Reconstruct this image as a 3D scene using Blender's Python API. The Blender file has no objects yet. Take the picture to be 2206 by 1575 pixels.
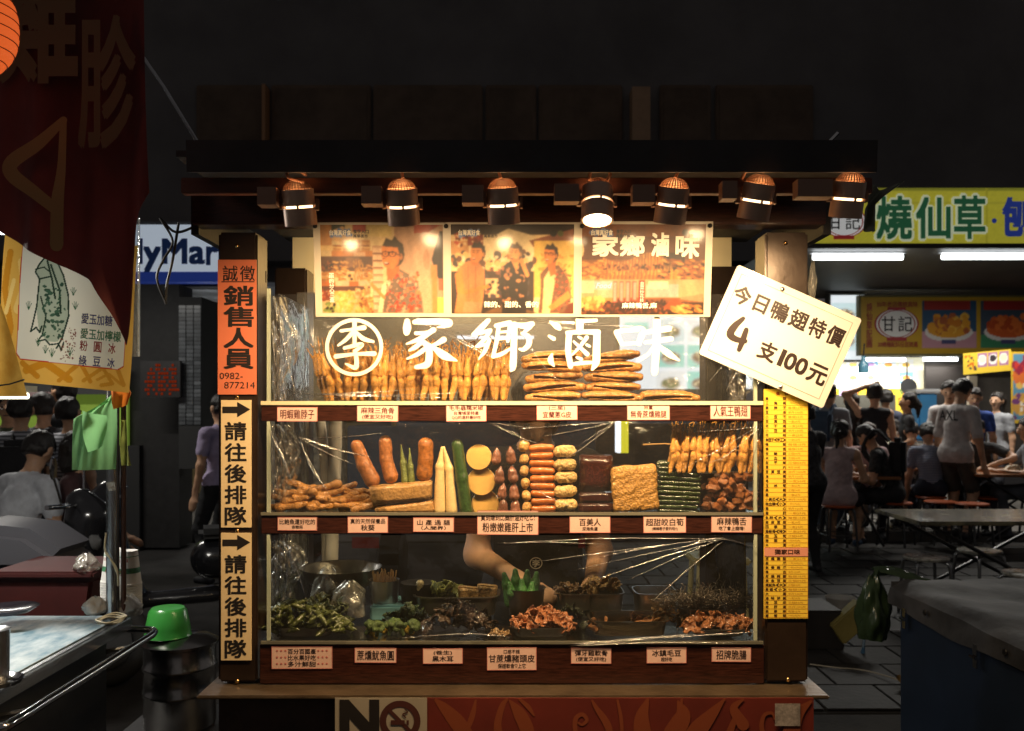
import bpy, bmesh, math, random
import numpy as np
from mathutils import Vector, Matrix

random.seed(7); rng = np.random.default_rng(7)
SC = bpy.context.scene
COL = SC.collection
R = math.radians

# ------------------------------------------------------------------ camera, night sky, exposure
CAMH, CAMD, FPX = 1.55, 2.29, 1908.0          # eye height, distance to the stall front (Y = 0), focal length in photo pixels
cam_d = bpy.data.cameras.new('camera'); cam = bpy.data.objects.new('camera', cam_d); COL.objects.link(cam)
cam.location = (0, -CAMD, CAMH); cam.rotation_euler = (R(90), 0, 0)
cam_d.sensor_width = 36; cam_d.lens = 36 * FPX / 2206; cam_d.shift_y = 92.5 / 2206
cam_d.clip_start = 0.05; cam_d.clip_end = 400
SC.camera = cam
cam_d.dof.use_dof = True; cam_d.dof.focus_distance = 2.32; cam_d.dof.aperture_fstop = 5.6
wd = bpy.data.worlds.new('World'); SC.world = wd; wd.use_nodes = True
wn = wd.node_tree; bgn = wn.nodes['Background']
sky = wn.nodes.new('ShaderNodeTexSky'); sky.sky_type = 'NISHITA'; sky.sun_disc = False
sky.sun_elevation = R(-4); sky.sun_rotation = R(160); sky.air_density = 2.0; sky.dust_density = 5.0
glow = wn.nodes.new('ShaderNodeMixRGB'); glow.blend_type = 'ADD'; glow.inputs[0].default_value = 1.0
wn.links.new(sky.outputs[0], glow.inputs[1]); glow.inputs[2].default_value = (1.05, .95, .93, 1)   # city glow on the night sky
wn.links.new(glow.outputs[0], bgn.inputs[0]); bgn.inputs[1].default_value = 0.05
SC.view_settings.view_transform = 'Standard'; SC.view_settings.look = 'None'
SC.view_settings.exposure = 0.0; SC.view_settings.gamma = 1.0; SC.view_settings.use_curve_mapping = False
cy = SC.cycles
cy.use_denoising = True
try: cy.denoiser = 'OPENIMAGEDENOISE'
except Exception: pass
cy.max_bounces = 7; cy.diffuse_bounces = 3; cy.glossy_bounces = 3; cy.transmission_bounces = 4; cy.transparent_max_bounces = 24
cy.sample_clamp_indirect = 4.0; cy.caustics_reflective = False; cy.caustics_refractive = False
cy.use_light_tree = True

# ------------------------------------------------------------------ helpers: places
def W(px, py, Y):
    d = CAMD + Y
    return np.array([(px - 1103) * d / FPX, Y, CAMH - (py - 880) * d / FPX])
def S(Y): return (CAMD + Y) / FPX             # metres per photo pixel at depth Y
class Frame:                                  # a flat sheet in space: pt(u, v, n), v runs down, n towards the viewer
    def __init__(s, O, U, V):
        s.O, s.U, s.V = (np.array(q, float) for q in (O, U, V))
        n = -np.cross(s.U, s.V); s.N = n / np.linalg.norm(n)
    def pt(s, u, v, n=0.0): return s.O + s.U * u + s.V * v + s.N * n
def FY(Y):                                    # frontal sheet at depth Y in photo pixels
    return Frame(W(0, 0, Y), (S(Y), 0, 0), (0, 0, -S(Y)))
def F4(p00, p10, p01, w, h):                  # sheet through three corners, units w x h
    p00, p10, p01 = map(np.array, (p00, p10, p01))
    return Frame(p00, (p10 - p00) / w, (p01 - p00) / h)

# ------------------------------------------------------------------ helpers: materials
MATS = {}
def mat(name, col, rough=.55, metal=0.0, var=0.0, vscale=12.0, bump=0.0, bscale=60.0, emit=0.0, ecol=None, spec=.5, trans=0.0,
        sss=0.0, coat=0.0, rnd=0.0, stretch=None, col2=None, wave=None, translucent=0.0):
    if name in MATS: return MATS[name]
    m = bpy.data.materials.new(name); m.use_nodes = True; nt = m.node_tree; b = nt.nodes['Principled BSDF']
    L = nt.links.new; N = nt.nodes.new
    c4 = (*col, 1)
    b.inputs['Base Color'].default_value = c4; b.inputs['Roughness'].default_value = rough; b.inputs['Metallic'].default_value = metal
    b.inputs['Specular IOR Level'].default_value = spec; b.inputs['Coat Weight'].default_value = coat; b.inputs['Coat Roughness'].default_value = .12
    if trans: b.inputs['Transmission Weight'].default_value = trans
    if sss: b.inputs['Subsurface Weight'].default_value = sss; b.inputs['Subsurface Radius'].default_value = (.01, .005, .003); b.inputs['Subsurface Scale'].default_value = 1.0
    if emit:
        b.inputs['Emission Color'].default_value = (*(ecol or col), 1); b.inputs['Emission Strength'].default_value = emit
    vec = None
    if var or bump or rnd or wave:
        tc = N('ShaderNodeTexCoord'); oi = N('ShaderNodeObjectInfo'); mm = N('ShaderNodeMath'); mm.operation = 'MULTIPLY'; mm.inputs[1].default_value = 37.0
        L(oi.outputs['Random'], mm.inputs[0])
        ad = N('ShaderNodeVectorMath'); ad.operation = 'ADD'; L(tc.outputs['Object'], ad.inputs[0]); L(mm.outputs[0], ad.inputs[1]); vec = ad.outputs[0]
        if stretch:
            sm = N('ShaderNodeVectorMath'); sm.operation = 'MULTIPLY'; L(vec, sm.inputs[0]); sm.inputs[1].default_value = stretch; vec = sm.outputs[0]
    colout = None
    if var or wave:
        if wave:
            t = N('ShaderNodeTexWave'); t.wave_type = 'BANDS'; t.bands_direction = wave[0]; t.inputs['Scale'].default_value = wave[1]; t.inputs['Distortion'].default_value = wave[2]
            L((tc.outputs['Object'] if not stretch else vec), t.inputs[0]); fo = t.outputs['Fac' if 'Fac' in t.outputs else 1]
        else:
            t = N('ShaderNodeTexNoise'); t.inputs['Scale'].default_value = vscale; t.inputs['Detail'].default_value = 5; t.inputs['Roughness'].default_value = .62
            L(vec, t.inputs['Vector']); fo = t.outputs['Fac']
        rp = N('ShaderNodeValToRGB'); L(fo, rp.inputs[0])
        lo = [max(0, q * (1 - var)) for q in col] if col2 is None else col2
        hi = [min(1, q * (1 + var)) for q in col] if col2 is None else col
        rp.color_ramp.elements[0].position = .32 if not wave else .45; rp.color_ramp.elements[1].position = .68 if not wave else .55
        rp.color_ramp.elements[0].color = (*lo, 1); rp.color_ramp.elements[1].color = (*hi, 1)
        colout = rp.outputs[0]
    if rnd:
        hs = N('ShaderNodeHueSaturation'); mr = N('ShaderNodeMapRange'); mr.inputs[3].default_value = 1 - rnd; mr.inputs[4].default_value = 1 + rnd
        L(oi.outputs['Random'], mr.inputs[0]); L(mr.outputs[0], hs.inputs['Value'])
        if colout: L(colout, hs.inputs['Color'])
        else: hs.inputs['Color'].default_value = c4
        colout = hs.outputs[0]
    if colout: L(colout, b.inputs['Base Color'])
    if bump:
        t = N('ShaderNodeTexNoise'); t.inputs['Scale'].default_value = bscale; t.inputs['Detail'].default_value = 6; L(vec, t.inputs['Vector'])
        bp = N('ShaderNodeBump'); bp.inputs['Strength'].default_value = bump; bp.inputs['Distance'].default_value = .01; L(t.outputs['Fac'], bp.inputs['Height']); L(bp.outputs[0], b.inputs['Normal'])
    if translucent:
        tl = N('ShaderNodeBsdfTranslucent'); mx = N('ShaderNodeMixShader'); mx.inputs[0].default_value = translucent
        if colout: L(colout, tl.inputs[0])
        else: tl.inputs[0].default_value = c4
        L(b.outputs[0], mx.inputs[1]); L(tl.outputs[0], mx.inputs[2]); L(mx.outputs[0], nt.nodes['Material Output'].inputs[0])
    MATS[name] = m; return m
def emat(name, col, strength):
    if name in MATS: return MATS[name]
    m = bpy.data.materials.new(name); m.use_nodes = True; nt = m.node_tree; nt.nodes.remove(nt.nodes['Principled BSDF'])
    e = nt.nodes.new('ShaderNodeEmission'); e.inputs[0].default_value = (*col, 1); e.inputs[1].default_value = strength
    nt.links.new(e.outputs[0], nt.nodes['Material Output'].inputs[0]); MATS[name] = m; return m
def film_mat(name, tint=(1, 1, 1), gloss=.10, rough=.08, bump=.6, bscale=25, stretch=(1, 1, 1), haze=0.0):
    """clear plastic film or thin glass: see-through with a thin glossy coat that wrinkles"""
    if name in MATS: return MATS[name]
    m = bpy.data.materials.new(name); m.use_nodes = True; nt = m.node_tree; nt.nodes.remove(nt.nodes['Principled BSDF'])
    L = nt.links.new; N = nt.nodes.new
    tr = N('ShaderNodeBsdfTransparent'); tr.inputs[0].default_value = (*tint, 1)
    gl = N('ShaderNodeBsdfGlossy'); gl.inputs['Roughness'].default_value = rough; gl.inputs['Color'].default_value = (1, 1, 1, 1)
    fr = N('ShaderNodeLayerWeight'); fr.inputs[0].default_value = .25
    mr = N('ShaderNodeMapRange'); mr.inputs[3].default_value = gloss * .55; mr.inputs[4].default_value = min(1, gloss * 5); L(fr.outputs['Fresnel'], mr.inputs[0])
    mx = N('ShaderNodeMixShader'); L(mr.outputs[0], mx.inputs[0]); L(tr.outputs[0], mx.inputs[1]); L(gl.outputs[0], mx.inputs[2])
    out = mx.outputs[0]
    if bump:
        tc = N('ShaderNodeTexCoord'); sm = N('ShaderNodeVectorMath'); sm.operation = 'MULTIPLY'; sm.inputs[1].default_value = stretch; L(tc.outputs['Object'], sm.inputs[0])
        t = N('ShaderNodeTexNoise'); t.inputs['Scale'].default_value = bscale; t.inputs['Detail'].default_value = 3; L(sm.outputs[0], t.inputs['Vector'])
        bp = N('ShaderNodeBump'); bp.inputs['Strength'].default_value = bump; bp.inputs['Distance'].default_value = .01; L(t.outputs['Fac'], bp.inputs['Height']); L(bp.outputs[0], gl.inputs['Normal'])
    if haze:
        df = N('ShaderNodeBsdfDiffuse'); df.inputs[0].default_value = (.8, .76, .66, 1); m2 = N('ShaderNodeMixShader'); m2.inputs[0].default_value = haze
        L(out, m2.inputs[1]); L(df.outputs[0], m2.inputs[2]); out = m2.outputs[0]
    L(out, nt.nodes['Material Output'].inputs[0]); MATS[name] = m; return m
def print_mat(name, rough=.45, emit=0.0, coat=0.0, translucent=0.0):
    """flat printed sheet: colours come from the mesh's own colour attribute"""
    if name in MATS: return MATS[name]
    m = mat(name, (.8, .8, .8), rough=rough, coat=coat, translucent=translucent); nt = m.node_tree
    at = nt.nodes.new('ShaderNodeAttribute'); at.attribute_name = 'Col'; b = nt.nodes['Principled BSDF']
    nt.links.new(at.outputs['Color'], b.inputs['Base Color'])
    for q in nt.nodes:
        if q.type == 'BSDF_TRANSLUCENT': nt.links.new(at.outputs['Color'], q.inputs[0])
    if emit: nt.links.new(at.outputs['Color'], b.inputs['Emission Color']); b.inputs['Emission Strength'].default_value = emit
    return m

# ------------------------------------------------------------------ helpers: meshes and objects
class MB:
    def __init__(s): s.v = []; s.f = []; s.m = []
    def add(s, vs, fs, mi=0):
        o = len(s.v); s.v += [tuple(map(float, q)) for q in vs]; s.f += [tuple(i + o for i in f) for f in fs]; s.m += [mi] * len(fs); return s
    def box(s, x0, x1, y0, y1, z0, z1, mi=0):
        vs = [(x, y, z) for x in (x0, x1) for y in (y0, y1) for z in (z0, z1)]
        return s.add(vs, [(0, 1, 3, 2), (4, 6, 7, 5), (0, 4, 5, 1), (2, 3, 7, 6), (0, 2, 6, 4), (1, 5, 7, 3)], mi)
    def sheet(s, F, u0, v0, u1, v1, n0, n1, mi=0):          # a slab lying on a frame
        vs = [F.pt(u, v, n) for u in (u0, u1) for v in (v0, v1) for n in (n0, n1)]
        return s.add(vs, [(0, 1, 3, 2), (4, 6, 7, 5), (0, 4, 5, 1), (2, 3, 7, 6), (0, 2, 6, 4), (1, 5, 7, 3)], mi)
    def poly(s, F, pts, n, mi=0):                            # flat printed patch
        return s.add([F.pt(u, v, n) for u, v in pts], [tuple(range(len(pts)))], mi)
    def prism(s, F, pts, n0, n1, mi=0):
        k = len(pts); vs = [F.pt(u, v, n0) for u, v in pts] + [F.pt(u, v, n1) for u, v in pts]
        return s.add(vs, [tuple(range(k)), tuple(range(2 * k - 1, k - 1, -1))] + [(i, (i + 1) % k, k + (i + 1) % k, k + i) for i in range(k)], mi)
    def tube(s, path, r, n=8, mi=0, closed=False):
        P = [np.array(p, float) for p in path]; k = len(P); rs = r if hasattr(r, '__len__') else [r] * k
        vs = []; up = None
        for i in range(k):
            a = P[(i - 1) % k if closed else max(i - 1, 0)]; b = P[(i + 1) % k if closed else min(i + 1, k - 1)]
            t = b - a; t = t / (np.linalg.norm(t) + 1e-12)
            if up is None: up = np.cross(t, (0.3, 0.2, 1.0)); 
            if np.linalg.norm(up) < 1e-6: up = np.cross(t, (1, 0, 0))
            e1 = up - t * np.dot(up, t); e1 /= np.linalg.norm(e1) + 1e-12; e2 = np.cross(t, e1); up = e1
            vs += [P[i] + rs[i] * (math.cos(2 * math.pi * j / n) * e1 + math.sin(2 * math.pi * j / n) * e2) for j in range(n)]
        fs = [(i * n + j, i * n + (j + 1) % n, ((i + 1) % k) * n + (j + 1) % n, ((i + 1) % k) * n + j) for i in range(k if closed else k - 1) for j in range(n)]
        if not closed: fs += [tuple(range(n)), tuple(range((k - 1) * n, k * n))]
        return s.add(vs, fs, mi)
    def lathe(s, prof, c=(0, 0, 0), n=20, mi=0, axis=None, sx=1, sy=1):
        c = np.array(c, float); M = np.eye(3)
        if axis is not None: M = np.array(Vector((0, 0, 1)).rotation_difference(Vector(axis)).to_matrix())
        vs = [c + M @ np.array([r * sx * math.cos(2 * math.pi * j / n), r * sy * math.sin(2 * math.pi * j / n), z]) for r, z in prof for j in range(n)]
        k = len(prof); fs = [(i * n + j, i * n + (j + 1) % n, (i + 1) * n + (j + 1) % n, (i + 1) * n + j) for i in range(k - 1) for j in range(n)]
        if prof[0][0] > 1e-6: fs.append(tuple(range(n)))
        if prof[-1][0] > 1e-6: fs.append(tuple(range((k - 1) * n, k * n)))
        return s.add(vs, fs, mi)
    def shell(s, prof, c=(0, 0, 0), n=20, mi=0):             # lathe with open ends
        c = np.array(c, float); k = len(prof)
        vs = [c + np.array([r * math.cos(2 * math.pi * j / n), r * math.sin(2 * math.pi * j / n), z]) for r, z in prof for j in range(n)]
        return s.add(vs, [(i * n + j, i * n + (j + 1) % n, (i + 1) * n + (j + 1) % n, (i + 1) * n + j) for i in range(k - 1) for j in range(n)], mi)
    def grid(s, fn, nu, nv, mi=0):
        vs = [fn(i / nu, j / nv) for i in range(nu + 1) for j in range(nv + 1)]
        return s.add(vs, [(i * (nv + 1) + j, (i + 1) * (nv + 1) + j, (i + 1) * (nv + 1) + j + 1, i * (nv + 1) + j + 1) for i in range(nu) for j in range(nv)], mi)
    def mesh(s, name, off=(0, 0, 0), bevel=0, smooth=None, recalc=True):
        me = bpy.data.meshes.new(name); o = np.array(off)
        me.from_pydata([tuple(np.array(q) - o) for q in s.v], [], s.f)
        if any(s.m): me.polygons.foreach_set('material_index', s.m)
        if recalc or bevel:
            bm = bmesh.new(); bm.from_mesh(me)
            if recalc: bmesh.ops.recalc_face_normals(bm, faces=bm.faces)
            if bevel: bmesh.ops.bevel(bm, geom=[e for e in bm.edges if e.is_manifold and e.calc_face_angle(0) > .6], offset=bevel, segments=2, affect='EDGES', clamp_overlap=True)
            bm.to_mesh(me); bm.free()
        me.validate()
        if smooth is not None:
            me.polygons.foreach_set('use_smooth', [True] * len(me.polygons))
            try: me.set_sharp_from_angle(angle=R(smooth))
            except Exception: pass
        return me
def link(name, me, mats, parent=None, loc=None, rot=None):
    o = bpy.data.objects.new(name, me); COL.objects.link(o)
    if me is not None:
        for m in (mats if isinstance(mats, (list, tuple)) else [mats]):
            if len(me.materials) < len(mats if isinstance(mats, (list, tuple)) else [mats]): me.materials.append(m)
    if parent is not None: o.parent = parent
    if loc is not None: o.location = tuple(map(float, loc))
    if rot is not None: o.rotation_euler = rot
    return o
WPOS = {}
def wloc(o):
    p = np.zeros(3)
    while o is not None: p += np.array(o.location); o = o.parent
    return p
def tag(o, label=None, cat=None, group=None, kind=None):
    if label: o['label'] = label
    if cat: o['category'] = cat
    if group: o['group'] = group
    if kind: o['kind'] = kind
    return o
def thing(name, label, cat, loc, group=None):
    o = bpy.data.objects.new(name, None); COL.objects.link(o); o.location = tuple(map(float, loc)); o.empty_display_size = .1
    return tag(o, label, cat, group)
def part(name, mb, mats, parent=None, bevel=0, smooth=None, recalc=True):
    """mesh given in world coordinates, hung under parent (roots here are never rotated)"""
    off = wloc(parent) if parent is not None else (0, 0, 0)
    return link(name, mb.mesh(name, off, bevel, smooth, recalc), mats, parent)
def single(name, mb, mats, label, cat, group=None, kind=None, bevel=0, smooth=None, recalc=True):
    v = np.array(mb.v); o = (v.min(0) + v.max(0)) / 2; o[2] = v[:, 2].min()
    ob = link(name, mb.mesh(name, o, bevel, smooth, recalc), mats, None, o)
    return tag(ob, label, cat, group, kind)
def struct(name, mb, mats, bevel=0, smooth=None, recalc=True):
    ob = link(name, mb.mesh(name, (0, 0, 0), bevel, smooth, recalc), mats); ob['kind'] = 'structure'; return ob
def dup(root, loc=None, rot=None, label=None, group=None, scale=None):
    def cp(o, par):
        c = o.copy(); COL.objects.link(c); c.parent = par
        for ch in list(o.children): cp(ch, c)
        return c
    r = cp(root, None)
    if loc is not None: r.location = tuple(map(float, loc))
    if rot is not None: r.rotation_euler = rot
    if scale is not None: r.scale = scale if hasattr(scale, '__len__') else (scale,) * 3
    if label: r['label'] = label
    if group: r['group'] = group
    return r

# ------------------------------------------------------------------ helpers: lettering
TXT = {}
def glyphs(body, bold=0.0, res=3, spacing=1.0):
    k = (body, bold, res, spacing)
    if k not in TXT:
        c = bpy.data.curves.new('lettering', 'FONT'); c.body = body; c.resolution_u = res; c.offset = bold; c.space_character = spacing
        o = bpy.data.objects.new('lettering', c); me = bpy.data.meshes.new_from_object(o)
        v = np.zeros(len(me.vertices) * 3); me.vertices.foreach_get('co', v); v = v.reshape(-1, 3)[:, :2]
        f = [tuple(p.vertices) for p in me.polygons]
        bpy.data.objects.remove(o); bpy.data.curves.remove(c); bpy.data.meshes.remove(me); TXT[k] = (v, f)
    return TXT[k]
def write(mb, F, body, u0, v0, u1, v1, n=.001, bold=0.0, vertical=False, res=3, mi=0, gap=.08, shear=0.0):
    """fit body into the rectangle of the frame (v runs down)"""
    if vertical:
        h = (v1 - v0) / len(body)
        for i, ch in enumerate(body):
            if ch != ' ': write(mb, F, ch, u0, v0 + h * (i + gap / 2), u1, v0 + h * (i + 1 - gap / 2), n, bold, False, res, mi)
        return mb
    v, f = glyphs(body, 0.0, res)
    if len(v) == 0: return mb
    a, b = v.min(0), v.max(0); w = np.maximum(b - a, 1e-6)
    if body == '一': w[1] = 0.6
    q = (v - a) / w; bu, bv = bold * (u1 - u0) / w[0], bold * (v1 - v0) / w[1]
    sh = [(0, 0)] if bold <= .004 else ([(-1, -.6), (1, .6)] if bold < .016 else [(-1, -1), (1, -1), (-1, 1), (1, 1), (0, 0)])
    for i, (dx, dy) in enumerate(sh):
        mb.add([F.pt(u0 + (x + shear * y) * (u1 - u0) + dx * bu, v1 - y * (v1 - v0) + dy * bv, n + i * 4e-5 * max(1, np.linalg.norm(F.U) / .0012)) for x, y in q], f, mi)
    return mb
def lettering(F, items, m, parent, n=.001, name='lettering', **kw):
    for it in items:                                         # one part per word or character group
        o = part(name, write(MB(), F, it[0], *it[1:5], n=n, **{**kw, **(it[5] if len(it) > 5 else {})}), m, parent, recalc=False)
    return o
def catmull(P, k=5):
    P = [np.array(p, float) for p in P]
    if len(P) < 3: return [P[0] + (P[-1] - P[0]) * i / k for i in range(k + 1)]
    Q = [2 * P[0] - P[1]] + P + [2 * P[-1] - P[-2]]; out = []
    for i in range(1, len(Q) - 2):
        for j in range(k):
            t = j / k; a, b, c, d = Q[i - 1:i + 3]
            out.append(.5 * (2 * b + (c - a) * t + (2 * a - 5 * b + 4 * c - d) * t * t + (3 * b - a - 3 * c + d) * t ** 3))
    return out + [P[-1]]
def brush(mb, F, pts, n=.001, mi=0, k=5):
    """a brush stroke: pts are (u, v, width)"""
    P = catmull([(p[0], p[1], p[2]) for p in pts], k); L_, R_ = [], []
    for i, p in enumerate(P):
        t = P[min(i + 1, len(P) - 1)][:2] - P[max(i - 1, 0)][:2]; t = t / (np.linalg.norm(t) + 1e-9); q = np.array([-t[1], t[0]]) * max(p[2], .2) / 2
        L_.append(p[:2] + q); R_.append(p[:2] - q)
    def cap(c, t, w, sgn): return [c + sgn * (t * math.cos(a) + np.array([-t[1], t[0]]) * math.sin(a)) * w / 2 for a in (-.9, -.45, 0, .45, .9)]
    m = len(P); vs = L_ + R_; fs = [(i, i + 1, m + i + 1, m + i) for i in range(m - 1)]
    for e, sg in ((0, -1), (m - 1, 1)):
        t = P[min(e + 1, m - 1)][:2] - P[max(e - 1, 0)][:2]; t = t / (np.linalg.norm(t) + 1e-9); o = len(vs); cpts = cap(P[e][:2], t, max(P[e][2], .2), sg)
        vs = vs + cpts; fs.append(tuple([e] + [o + i for i in range(5)] + [m + e]) if sg < 0 else tuple([m + e] + [o + i for i in range(5)] + [e]))
    return mb.add([F.pt(q[0], q[1], n) for q in vs], fs, mi)
def brushes(F, strokes, m, parent, n=.001, name='lettering', step=.00012, k=5):
    mb = MB()
    for i, s in enumerate(strokes): brush(mb, F, s, n + i * step, k=k)
    return part(name, mb, m, parent, recalc=False)

# ------------------------------------------------------------------ helpers: flat print drawn on a colour grid
def lin(c): 
    c = np.array(c, float) / 255.0; return np.where(c <= .04045, c / 12.92, ((c + .055) / 1.055) ** 2.4)
class Print:
    def __init__(s, x0, y0, x1, y1, cell, base):
        s.x0, s.y0, s.x1, s.y1 = x0, y0, x1, y1; s.nx = int((x1 - x0) / cell) + 1; s.ny = int((y1 - y0) / cell) + 1
        s.X, s.Y = np.meshgrid(np.linspace(x0, x1, s.nx), np.linspace(y0, y1, s.ny)); s.c = np.zeros((s.ny, s.nx, 3)); s.c[:] = lin(base)
    def _put(s, mk, col, a=1.0): s.c[mk] = s.c[mk] * (1 - a) + lin(col) * a; return s
    def rect(s, x0, y0, x1, y1, col, a=1.0): return s._put((s.X >= x0) & (s.X <= x1) & (s.Y >= y0) & (s.Y <= y1), col, a)
    def ell(s, cx, cy, rx, ry, col, rot=0, a=1.0):
        dx, dy = s.X - cx, s.Y - cy; c, q = math.cos(R(rot)), math.sin(R(rot))
        return s._put(((dx * c + dy * q) / rx) ** 2 + ((-dx * q + dy * c) / ry) ** 2 <= 1, col, a)
    def poly(s, pts, col, a=1.0):
        ins = np.zeros(s.X.shape, bool); k = len(pts)
        for i in range(k):
            (xa, ya), (xb, yb) = pts[i], pts[(i + 1) % k]
            if ya == yb: continue
            ins ^= ((s.Y < ya) != (s.Y < yb)) & (s.X < (xb - xa) * (s.Y - ya) / (yb - ya) + xa)
        return s._put(ins, col, a)
    def line(s, pts, w, col, a=1.0):
        mk = np.zeros(s.X.shape, bool)
        for (xa, ya), (xb, yb) in zip(pts[:-1], pts[1:]):
            dx, dy = xb - xa, yb - ya; t = np.clip(((s.X - xa) * dx + (s.Y - ya) * dy) / (dx * dx + dy * dy + 1e-9), 0, 1)
            mk |= (s.X - xa - t * dx) ** 2 + (s.Y - ya - t * dy) ** 2 <= (w / 2) ** 2
        return s._put(mk, col, a)
    def specks(s, x0, y0, x1, y1, n, r, cols, flat=1.0, rot=None):
        for _ in range(n):
            c = cols[random.randrange(len(cols))]; q = random.uniform(.5, 1.3) * r
            s.ell(random.uniform(x0, x1), random.uniform(y0, y1), q, q * flat, c, random.uniform(0, 180) if rot is None else rot + random.uniform(-15, 15))
        return s
    def blur(s, n=1):
        for _ in range(n):
            p = np.pad(s.c, ((1, 1), (1, 1), (0, 0)), 'edge'); s.c = (p[1:-1, 1:-1] * 2 + p[:-2, 1:-1] + p[2:, 1:-1] + p[1:-1, :-2] + p[1:-1, 2:]) / 6
        return s
    def mottle(s, f, a):
        P = np.stack([s.X, s.Y, s.X * 0], -1); s.c *= (1 + a * vnoise(P, f, 4))[..., None]; return s
    def tone(s, k): s.c = s.c ** 1.3 * k; return s
    def grain(s, a): s.c *= 1 + a * rng.standard_normal(s.c.shape[:2])[..., None]; return s
    def obj(s, name, F, n, m, parent, bow=None):
        P = F.O + s.X[..., None] * F.U + s.Y[..., None] * F.V + F.N * n
        if bow is not None: P = P + bow(s.X, s.Y)[..., None] * F.N
        P = P.reshape(-1, 3) - wloc(parent); me = bpy.data.meshes.new(name); nv = len(P)
        i = np.arange(s.ny * s.nx).reshape(s.ny, s.nx); q = np.stack([i[:-1, :-1], i[:-1, 1:], i[1:, 1:], i[1:, :-1]], -1).reshape(-1, 4)[:, ::-1]
        arr_mesh(me, P, q); at = me.color_attributes.new('Col', 'FLOAT_COLOR', 'POINT')
        at.data.foreach_set('color', np.concatenate([np.clip(s.c.reshape(-1, 3), 0, 1), np.ones((nv, 1))], 1).ravel())
        me.polygons.foreach_set('use_smooth', [True] * len(q)); me.update()
        return link(name, me, m, parent)
def arr_mesh(me, v, q):
    me.vertices.add(len(v)); me.vertices.foreach_set('co', np.asarray(v, np.float32).ravel())
    me.loops.add(q.size); me.loops.foreach_set('vertex_index', q.astype(np.int32).ravel())
    me.polygons.add(len(q)); me.polygons.foreach_set('loop_start', np.arange(0, q.size, 4, dtype=np.int32)); me.update(calc_edges=True)

# ------------------------------------------------------------------ helpers: organic bodies from blended rounded cones
def vnoise(P, f, seed=0):
    r = np.random.default_rng(seed); o = np.zeros(P.shape[:-1])
    for i in range(6):
        k = r.normal(size=3); k *= f * (1 + .35 * i) / np.linalg.norm(k); o += np.sin(P @ k + r.uniform(0, 6.3)) / (1 + .35 * i)
    return o / 3
def cap(a, b, ra, rb=None, m=0, sq=None): return (np.array(a, float), np.array(b, float), ra, ra if rb is None else rb, m, sq)
def prim_d(P, pr):
    a, b, ra, rb, m, sq = pr
    if sq is not None:
        ax = np.array(sq[0], float); ax /= np.linalg.norm(ax); c = (a + b) / 2; P = P + ((P - c) @ ax)[..., None] * ax * (1 / sq[1] - 1)
    ba = b - a; L2 = ba @ ba
    t = np.clip(((P - a) @ ba) / L2, 0, 1) if L2 > 1e-12 else np.zeros(P.shape[:-1])
    d = np.linalg.norm(P - a - t[..., None] * ba, axis=-1) - (ra + (rb - ra) * t)
    if sq is not None and sq[1] < 1: d *= .5 + .5 * sq[1]
    return d
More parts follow.
